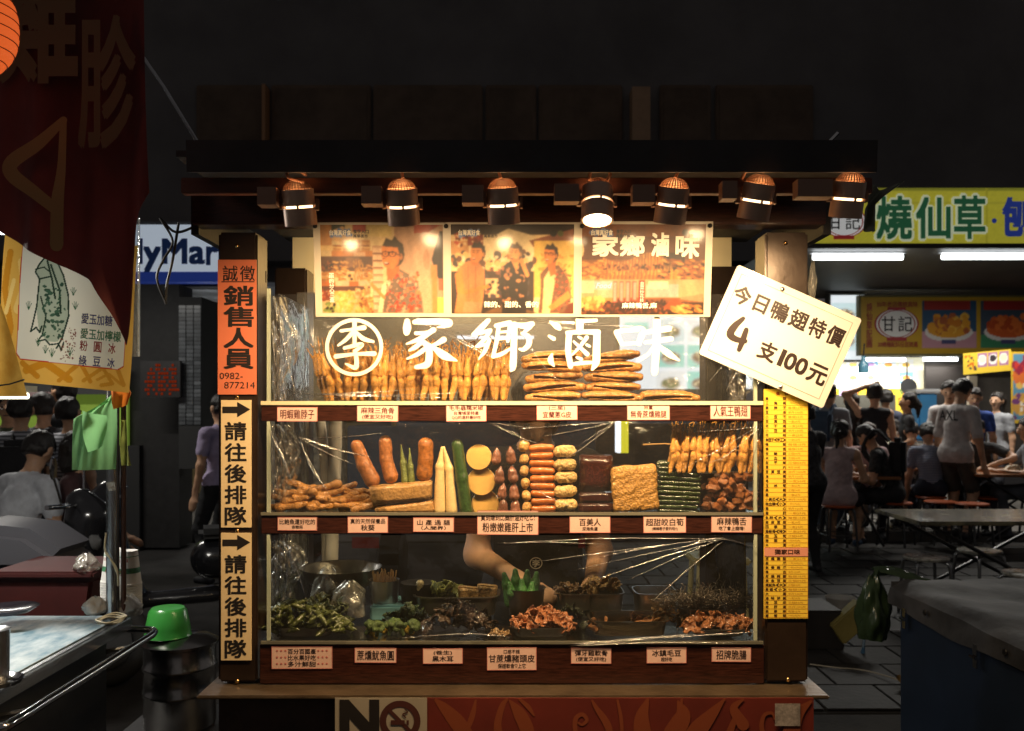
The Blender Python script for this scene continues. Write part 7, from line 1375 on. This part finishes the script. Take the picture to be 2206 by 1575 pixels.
lettering(Fbn, [('粉', 146, 214, 162, 236), ('圓', 176, 214, 192, 236), ('冰', 207, 214, 222, 236)], M_redink, bn, .014, bold=.018); lettering(Fbn, [('綠', 146, 246, 162, 268), ('豆', 176, 246, 192, 266), ('冰', 207, 246, 222, 266)], mat('indigo_ink', (.05, .05, .22)), bn, .014, bold=.018)
# yellow flap at the far left
b = MB(); Fq = FY(-.05); b.grid(lambda u, v: Fq.pt(-60 + u * (52 + 72 * v ** .8), 640 + v * 214 - 20 * (1 - u) * (1 - v), .01 * math.sin(6 * u + 2 * v)), 10, 10); o = single('yellow_flap', b, mat('yellow_vinyl', (.72, .45, .10), rough=.5, translucent=.45, var=.35, vscale=14, col2=(.55, .28, .04)), 'yellow vinyl flap of the drink stall at the left edge', 'flap', smooth=180, recalc=False)
b = MB(); b.tube([W(-60, 838, -.06), W(20, 828, -.06), W(52, 818, -.06)], .0022, 5); part('hem_cord', b, M_black, o)
# milky plastic sheet behind the banner
b = MB(); Fq = FY(.4); b.grid(lambda u, v: Fq.pt(262 + 42 * u, 470 + 298 * v, .01 * math.sin(7 * u)), 6, 8); single('plastic_curtain', b, film_mat('milky_curtain', tint=(.8, .85, .88), gloss=.12, haze=.25), 'milky plastic curtain strip behind the banner edge', 'plastic curtain', smooth=180, recalc=False)
# lamp of the drink stall, and an added one
th = tube_lamp('tube_light', FY(.55), -190, 60, 853, .010, 'short yellowish tube lamp below the yellow flap', m=emat('warm_tube', (1, .93, .66), 4), light=0)
th2 = tube_lamp('tube_light', FY(.50), -460, -95, 440, .014, 'added out of view tube lamp lighting the drink counter', m=emat('added_tube', (1, .97, .9), 6), light=34)  # added beyond the frame to light counter and banner from above
# green bag, orange cloth on the pole
Fg = FY(.56)
def hang(name, fn, m, label, cat, nu=14, nv=18): b = MB(); b.grid(fn, nu, nv); return single(name, b, m, label, cat, smooth=180, recalc=False)
def gfn(u, v):
    py = 838 + 174 * v + (1 - u) * (28 * (1 - v)) ; xl = 238 - 74 * min(1, v / .24) if v < .24 else 164 - 6 * (v - .24) / .76; return Fg.pt(xl + (246 - xl) * u, py, .018 * math.sin(3.4 * u + .6) + .005 * math.sin(9 * u + 4 * v) + .003 * math.sin(23 * u + 2 * v))
gb = hang('green_bag', gfn, mat('green_bag_plastic', (.24, .50, .21), rough=.4, translucent=.5, var=.12, vscale=6, bump=.2, bscale=20), 'light green plastic bag hanging on the pole below the banner', 'plastic bag', 20, 24)
b = MB(); b.grid(lambda u, v: Fg.pt(196 + 46 * u + 12 * v * (1 - u), 895 + 62 * v + 26 * (1 - u) * (v - .4), .055 + .02 * math.sin(4 * u + 3 * v)), 12, 12); part('fold', b, mat('green_bag_plastic', (.16, .46, .16)), gb, smooth=180, recalc=False)
hang('orange_cloth', lambda u, v: FY(.57).pt(240 + (36 - 10 * abs(v - .3)) * u + 10 * v, 838 + 44 * v * (1 - .35 * u), .02 * math.sin(5 * u + 2 * v)), mat('orange_cloth', (.65, .17, .02), rough=.6, translucent=.4), 'small orange cloth tied on the pole beside the green bag', 'cloth')
hang('yellow_green_cloth', lambda u, v: FY(.60).pt(262 + 8 * u + 14 * v * u, 905 + 98 * v, .012 * math.sin(6 * u + 3 * v)), mat('yellow_green_cloth', (.25, .26, .06), rough=.6, translucent=.3, var=.4, vscale=20), 'narrow yellow green cloth hanging right of the pole', 'cloth')
# dark red awning cloth with brush characters
def aw_b(x):
    P_ = [(-80, 450), (0, 497), (60, 535), (130, 572), (190, 602), (225, 668), (256, 745), (285, 600), (305, 470), (330, 420)]
    for (xa, ya), (xb, yb) in zip(P_[:-1], P_[1:]):
        if x <= xb: return ya + (yb - ya) * (x - xa) / (xb - xa)
    return P_[-1][1]
Fr = FY(-.25)
def awf(u, v):
    x = -80 + 410 * u; yb = aw_b(x); xt = x - 14 * (1 - v); return Fr.pt(xt, -60 + (yb + 60) * v, .03 * math.sin(x * .021) + .02 * math.sin(x * .06 + 2 * v) * v)
aw = hang('red_awning', awf, mat('maroon_awning', (.15, .027, .023), rough=.75, var=.2, vscale=5, translucent=.12), 'dark maroon awning cloth with large dim yellow characters at upper left', 'awning', 60, 24)
M_awy = mat('dull_yellow_paint', (.33, .19, .065), rough=.7)
brushes(Fr, [[(172, 282, 16), (120, 330, 26), (66, 368, 30), (66, 395, 30), (110, 430, 26), (160, 470, 22)], [(172, 285, 14), (168, 380, 18), (160, 450, 26), (158, 540, 28)]], M_awy, aw, n=.075)
lettering(Fr, [('雞', 22, -110, 188, 190, dict(bold=.03)), ('胗', 196, 60, 312, 330, dict(bold=.02))], mat('dim_yellow_paint', (.16, .10, .045), rough=.7), aw, n=.056)
# lantern
lc = W(-56, 55, -.62); ln = thing('red_lantern', 'glowing orange red paper lantern cut off by the upper left corner', 'lantern', lc); n_ = 11; sc = S(-.62)
prof = [];
for i in range(n_ * 4 + 1):
    t = -1 + 2 * i / (n_ * 4); prof.append(((78 * (1 - abs(t) ** 2.6) + 8 - 1.6 * (i % 4 == 0)) * sc, -t * 124 * sc))
b = MB(); b.lathe(prof, lc, 36); part('paper_globe', b, mat('lantern_paper', (.75, .13, .03), rough=.6, emit=.62, ecol=(1, .16, .03)), ln, smooth=25)
for i in range(1, n_):
    t = -1 + 2 * i / n_; rr = (78 * (1 - abs(t) ** 2.6) + 8.6) * sc; b = MB(); b.tube([lc + np.array([rr * math.cos(a_), rr * math.sin(a_), -t * 124 * sc]) for a_ in np.linspace(0, 2 * math.pi, 33)[:-1]], .0010, 5, closed=True); part('rib', b, mat('lantern_rib', (.10, .02, .01), rough=.7), ln)
for z_ in (-1, 1): b = MB(); b.lathe([(.0, -.012), (.026, -.012), (.028, .012), (0, .012)], lc + np.array([0, 0, z_ * 126 * sc]), 20); part('end_cap', b, mat('lantern_cap', (.2, .02, .02)), ln)
b = MB(); b.tube([lc + np.array([.02, 0, -132 * sc]), lc + np.array([.035, 0, -150 * sc])], .012, 8); part('tassel', b, mat('lantern_tassel', (.45, .04, .05)), ln)
# hanging cables between stall and cart
b = MB()
for pts in ([(345, 470), (372, 520), (352, 560), (338, 600), (358, 655)], [(345, 470), (378, 500), (420, 488), (440, 478)], [(385, 480), (372, 560), (360, 610), (356, 650)]): b.tube(catmull([W(*q, .25) for q in pts], 6), .0038, 6)
single('loose_cables', b, mat('cable_black', (.03, .025, .022), rough=.5), 'loose black cables dangling in front of the store sign', 'cable', smooth=60)
b = MB(); b.tube([W(265, 60, .3), W(355, 190, .3), W(425, 305, .3)], .006, 8); single('awning_strut', b, M_cs, 'thin metal awning strut running down to the cart roof', 'strut')

# ---- scooters
M_sc = mat('scooter_black', (.014, .014, .016), rough=.22, coat=.5); M_tyre = mat('tyre', (.02, .02, .02), rough=.8)
def scooter(pos, yaw, label):
    root = thing('scooter', label, 'scooter', pos, 'parked scooters'); root.rotation_euler = (0, 0, yaw)
    def pt(name, mb, m, smooth=50, bevel=0): return link(name, mb.mesh(name, (0, 0, 0), bevel, smooth), m, root)
    for x in (-.62, .62):
        b = MB(); b.tube([(x + .20 * math.cos(t), 0, .25 + .20 * math.sin(t)) for t in np.linspace(0, 6.2832, 25)[:-1]], .05, 8, closed=True); wl = pt('wheel', b, M_tyre); b = MB(); b.lathe([(.05, -.03), (.15, -.02), (.15, .02), (.05, .03)], (x, 0, .25), 16, axis=(0, 1, 0)); link('rim', b.mesh('rim', smooth=40), M_cs, wl)
    me = blob('scooter_body', [cap((-.62, 0, .62), (-.1, 0, .60), .15, .13), cap((-.75, 0, .68), (-.4, 0, .66), .10, .14), cap((-.1, 0, .38), (.35, 0, .36), .09, .08, sq=((0, 0, 1), .6)), cap((.40, 0, .40), (.56, 0, .95), .12, .10, sq=((0, 1, 0), 1.3)), cap((.58, 0, .50), (.70, 0, .42), .08, .06), cap((.52, 0, .95), (.50, 0, 1.03), .11, .08)], .02, .04); link('scooter_body', me, M_sc, root)
    b = MB(); b.box(-.72, -.02, -.13, .13, .735, .80); pt('seat', b, mat('scooter_seat', (.02, .02, .02), rough=.6), 50, .03)
    b = MB(); b.tube(catmull([(.42, -.34, 1.04), (.48, -.15, 1.03), (.48, .15, 1.03), (.42, .34, 1.04)], 5), .014, 8); pt('handlebar', b, M_chrome)
    for sg in (-1, 1):
        b = MB(); b.tube([(.46, sg * .22, 1.04), (.44, sg * .30, 1.20)], .006, 6); b.lathe([(0, -.01), (.055, -.008), (.06, .0), (0, .012)], (.44, sg * .31, 1.24), 14, axis=(-1, 0, 0)); pt('mirror', b, M_chrome)
        b = MB(); b.lathe([(0, -.01), (.045, 0), (.05, .015), (.03, .04), (0, .05)], (.58, sg * .10, .82), 12, axis=(1, 0, .3)); pt('headlight', b, mat('lamp_glass', (.12, .12, .12), rough=.08, coat=.8))
    b = MB(); b.tube([(.62, -.07, .25), (.55, -.07, .72)], .016, 8); b.tube([(.62, .07, .25), (.55, .07, .72)], .016, 8); pt('fork', b, M_chrome)
    b = MB(); b.box(-.86, -.80, -.08, .08, .55, .64); pt('tail_light', b, mat('tail_red', (.3, .02, .02))); return root
scooter(px_pos(420, 3.3), R(200), 'black scooter with glinting lamps parked left of the cart post')
scooter(px_pos(-40, 2.5), R(12), 'black scooter with a low dark seat at the left edge behind the counter')
# ================================================================== right hand foreground and tables
def stool(pos, label, seat_m, h=.46, r=.155, rot=0.0, legm=None):
    th = thing('stool', label, 'stool', pos, 'round stools'); p = np.array(pos); lm = legm or M_cs
    b = MB(); b.lathe([(0, h - .022), (r, h - .02), (r + .008, h - .008), (r, h), (r * .6, h + .003), (0, h + .003)], p, 26); part('seat', b, seat_m, th, smooth=40)
    for k_ in range(4):
        a = rot + math.pi / 4 + k_ * math.pi / 2; d = np.array([math.cos(a), math.sin(a), 0]); b = MB(); b.tube(catmull([p + d * r * .55 + np.array([0, 0, h - .03]), p + d * r * .98 + np.array([0, 0, h - .04]), p + d * r * 1.10 + np.array([0, 0, h - .10]), p + d * r * 1.30], 4), .0125, 8); part('leg', b, lm, th, smooth=60)
    b = MB(); b.tube([p + np.array([r * 1.1 * math.cos(t), r * 1.1 * math.sin(t), .16]) for t in np.linspace(0, 2 * math.pi, 21)[:-1]], .006, 6, closed=True); part('ring', b, lm, th, smooth=60); return th
M_paint = mat('messy_printed_seat', (.92, .90, .78), rough=.2, var=.8, vscale=26, col2=(.20, .19, .15), coat=.5)
M_oran = mat('orange_seat', (.50, .10, .02), rough=.4)
M_dleg = mat('dark_leg_steel', (.12, .12, .12), rough=.3, metal=.9)
stool(px_pos(1995, 4.25), 'steel stool with a spotted black and white seat in front of the printed table', M_paint)
stool(px_pos(2110, 4.55), 'stool with spotted seat under the printed table', M_paint, rot=.3)
stool(px_pos(2215, 3.6), 'stool with pale rim at the right edge before the table', M_paint, rot=.2)
for i, (px, Y, lab) in enumerate(((1806, 6.6, 'orange stool under the girl in pale pink'), (1784, 7.1, 'orange stool half hidden left of the girl in pink'), (1930, 6.9, 'orange stool under the boy with backpack'), (2006, 7.5, 'orange stool under the person in blue stripes'), (2026, 7.0, 'empty orange stool left of the man in the white tee'), (2094, 6.8, 'empty orange stool right of the man in the white tee'), (2130, 7.4, 'empty orange stool under the right table'), (2112, 8.0, 'orange stool under the man in black'), (1866, 7.7, 'orange stool under the woman in dusty pink'), (2240, 7.3, 'orange stool under the person at the right edge'), (1972, 8.2, 'orange stool under the person in lace'), (1930, 9.4, 'orange stool under the woman in cream'))):
    stool(px_pos(px, Y, WK), lab, M_oran, h=.45, rot=.4 * i, legm=M_dleg)
def table(x0, x1, y0, y1, z, base, label, topm, th_=.03):
    t = thing('table', label, 'table', ((x0 + x1) / 2, (y0 + y1) / 2, base), 'dining tables')
    b = MB(); b.box(x0, x1, y0, y1, z - th_, z); part('tabletop', b, topm, t, bevel=.008)
    for y in (y0 + .08, y1 - .08):
        b = MB(); b.tube([(x0 + .10, y, z - .035), (x1 - .15, y, base)], .015, 8); part('leg', b, M_dleg, t); b = MB(); b.tube([(x1 - .10, y + .03, z - .035), (x0 + .15, y + .03, base)], .015, 8); part('leg', b, M_dleg, t)
    b = MB(); b.tube([(x0 + .25, y0 + .08, base + .2), (x0 + .25, y1 - .08, base + .2)], .012, 8); part('crossbar', b, M_dleg, t); return t
table(2.92, 4.5, 4.05, 4.85, .74, 0, 'dark folding table with a glossy printed top standing in the lane', mat('glossy_printed_top', (.50, .45, .26), rough=.22, var=.9, vscale=6, col2=(.03, .03, .03), coat=.3))
wood = mat('orange_wood_top', (.34, .14, .05), rough=.35, var=.2, vscale=4, stretch=(1, 10, 1))
table(3.35, 3.98, 6.75, 7.45, .13 + .72, WK, 'wooden table with a white carrier bag among the near diners', wood)
table(4.95, 6.3, 7.1, 7.8, .13 + .72, WK, 'wooden table with a heaped plate at the right', wood)
table(4.3, 4.9, 8.0, 8.6, .13 + .72, WK, 'wooden table between the far diners', wood)
bag(np.array([3.86, 6.98, .13 + .722]), .09, .26, .07, 'white carrier bag standing on the near wooden table', 21, m=mat('white_bag', (.66, .64, .62)), name='carrier_bag')
p = np.array([5.42, 7.3, .13 + .724]); b = MB(); b.lathe([(0, 0), (.08, .004), (.15, .022), (.155, .024), (.09, .008), (0, .006)], p, 26); single('dark_plate', b, mat('black_plate', (.02, .02, .02), rough=.2), 'dark plate under the heaped food on the right table', 'plate', smooth=50)
me = blob('heaped_food', [cap(p + np.array([x, y, .02]), p + np.array([x * .5, y * .5, .05 + .02 * random.random()]), .035, .025) for x, y in ((-.07, 0), (-.02, .03), (.04, .0), (.08, .02), (0, -.04))], .010, .02, disp=lambda Q: .008 * vnoise(Q, 90, 2)); o = link('heaped_food', me, mat('shaved_ice', (.62, .48, .32), rough=.4, var=.4, vscale=30)); tag(o, 'heaped pale dessert on the dark plate at the right table', 'dessert')
# ---- long blue cooler with grey padded lid
ck = thing('cooler_box', 'long blue cooler with a grey lid and metal latches at lower right', 'cooler', (2.1, 1.1, 0))
part('cooler_body', MB().box(1.76, 2.5, -.4, 1.74, .02, .66), mat('cooler_blue', (.014, .026, .055), rough=.45, var=.2, vscale=3), ck, bevel=.02)
b = MB()
def lid(u, v):
    y = -.42 + 2.2 * v; a = u * 3; wob = .006 * math.sin(17 * v + u * 5) + .003 * math.sin(41 * v + 13 * u)
    if a < 1: return (1.735 + wob, y, .645 + .085 * a + .012 * math.sin(14 * v) * (1 - a))
    if a < 1.25: t = (a - 1) / .25; return (1.735 + .06 * t + wob, y, .73 + .03 * t)
    t = (a - 1.25) / 1.75; return (1.795 + .75 * t, y, .76 + wob * 1.2 + .004 * math.sin(31 * v * t))
b.grid(lid, 24, 60); b.grid(lambda u, v: (1.74 + .78 * u, 1.775, .645 + .112 * v), 6, 3); part('lid', b, mat('grey_lid', (.055, .055, .061), rough=.62, var=.4, vscale=6, bump=.5, bscale=9), ck, smooth=50, recalc=False)
for y in (1.62, 1.02, .62, .3):
    b = MB(); b.box(1.728, 1.734, y - .014, y + .014, .58, .668); b.tube([(1.722, y - .02, .62), (1.722, y + .02, .62)], .006, 6); part('latch', b, M_chrome, ck)
for y in (1.4, .8): b = MB(); b.lathe([(0, 0), (.014, .002), (.012, .006)], (1.722, y, .70), 10, axis=(-1, 0, 0)); part('rivet', b, M_black, ck)
# green bag slumped on the cooler
bag(np.array([1.71, 1.90, .46]), .085, .30, .085, 'crumpled green plastic sack slumped against the end of the cooler', 41, name='green_sack', m=mat('green_sack_film', (.05, .085, .04), rough=.25, translucent=.3, var=.3, vscale=8, coat=.4, bump=.6, bscale=20))
part('flap', MB().grid(lambda u, v: np.array([1.70 + .27 * u, 1.90 - .10 * v - .05 * u, .755 + .035 * math.sin(3 * u + 1) + .02 * math.sin(9 * v + 4 * u)]), 12, 8), mat('green_sack_film', (.05, .085, .04)), [o for o in COL.objects if o.name == 'green_sack'][0], smooth=180, recalc=False)
# clear tub, tilted yellow board, dark crate
c = px_pos(1810, 4.1); M_tub = film_mat('clear_tub', tint=(.75, .74, .72), gloss=.25, rough=.12, bump=.2, haze=.35)
b = MB(); b.shell([(.075, .0), (.10, .18), (.106, .182), (.106, .19), (.10, .188)], c, 26); b.lathe([(0, .004), (.075, .004), (.075, .0), (0, 0)], c, 26); b.v = [tuple(q) for q in b.v]
tb = single('clear_tub', b, M_tub, 'clear plastic tub holding leftovers on the paving', 'tub', smooth=50, recalc=False)
me = blob('leftovers', [cap(c + np.array([x, y, .03]), c + np.array([x * .5, y, .09]), .035, .03) for x, y in ((-.02, 0), (.025, .02), (0, -.02))], .012, .02); tag(link('leftovers', me, mat('leftover_brown', (.16, .08, .04), rough=.4, var=.5, vscale=30)), 'brown leftovers inside the clear tub', 'food waste')
Fq = FY(3.3); b = MB(); b.prism(Fq, [(1852, 1296), (1888, 1332), (1820, 1390), (1792, 1349)], -.10, 0); o = single('yellow_box', b, mat('olive_yellow_box', (.26, .22, .07), rough=.45, var=.15, vscale=6), 'tilted olive yellow flat box propped by the cooler', 'box', bevel=.008)
part('box_label', MB().sheet(Fq, 1868, 1330, 1876, 1337, .001, .002), M_paper, o)
b = MB(); b.tube([W(1862, 1372, 3.3), W(1860, 1395, 3.28), W(1858, 1416, 3.25)], [.008, .008, .02], 8); part('blue_handle', b, mat('blue_handle', (.04, .12, .22), rough=.4), o)
b = MB(); b.box(1.55, 2.12, 3.35, 3.75, .004, .26); single('dark_crate', b, mat('crate_dark', (.022, .02, .02), rough=.6), 'low dark crate behind the tilted yellow box', 'crate', bevel=.015)
b = MB(); b.tube(catmull([W(1745, 1431, 3.0), W(1800, 1438, 2.9), W(1860, 1444, 2.85), W(1915, 1458, 2.7), W(1945, 1466, 2.6), W(1975, 1450, 2.7), W(2010, 1420, 2.75), W(2038, 1392, 2.78), W(2044, 1372, 2.8)], 6), .004, 6); single('pale_wire', b, mat('pale_wire', (.35, .32, .26), rough=.5), 'thin pale wire curving over the ground towards the cooler', 'wire', smooth=60)
lf = W(1952, 1470, 2.55); b = MB(); b.grid(lambda u, v: lf + np.array([.11 * (u - .5), .03 * math.sin(6 * u), .012 + .05 * math.sin(math.pi * u) * (v - .35) + .012 * math.cos(7 * u)]), 12, 5); single('dry_leaf', b, mat('dry_leaf', (.20, .13, .05), rough=.6, var=.3, vscale=20), 'curled dry leaf lying on the wire', 'leaf', smooth=180, recalc=False)
# grey covering flap by the sign at the roof corner, tail of plastic, white clip
hang('grey_flap', lambda u, v: FY(.9).pt(1862 + (84 - 66 * min(1, v * 2.2)) * u + 10 * v * u, 398 + 88 * v + 16 * u * v + 8 * math.sin(4 * u), .03 * math.sin(9 * u + 3 * v)), mat('grey_vinyl_flap', (.17, .17, .13), rough=.5, translucent=.25, var=.3, vscale=8), 'grey vinyl flap hanging beside the rightmost spotlight', 'flap')
bag(W(1750, 640, .12), .012, .095, .012, 'twisted clear plastic tied to the outer side of the right post', 31, name='plastic_twist')
b = MB(); b.tube([W(1783, 310, .1), W(1805, 287, .1)], .006, 10); single('steel_rod_end', b, M_chrome, 'short shiny metal rod end above the right side of the roof', 'rod')
# table and yellow stool glimpsed behind the bottom tier
c = px_pos(1545, 3.1); t = thing('yellow_stool', 'cream yellow plastic stool seen through the right of the bottom tier', 'stool', c); ym = mat('cream_plastic', (.75, .62, .25), rough=.4)
b = MB(); b.box(c[0] - .17, c[0] + .17, c[1] - .15, c[1] + .15, .62, .66); part('seat', b, ym, t, bevel=.012); b = MB(); b.box(c[0] - .10, c[0] + .08, c[1] - .1, c[1] + .1, .662, .70); part('folded_top', b, mat('cream_pale', (.8, .74, .5), rough=.5), t, bevel=.01)
for sx in (-1, 1):
    for sy in (-1, 1): b = MB(); b.tube([(c[0] + sx * .13, c[1] + sy * .11, .62), (c[0] + sx * .16, c[1] + sy * .14, .01)], .016, 8); part('leg', b, ym, t)
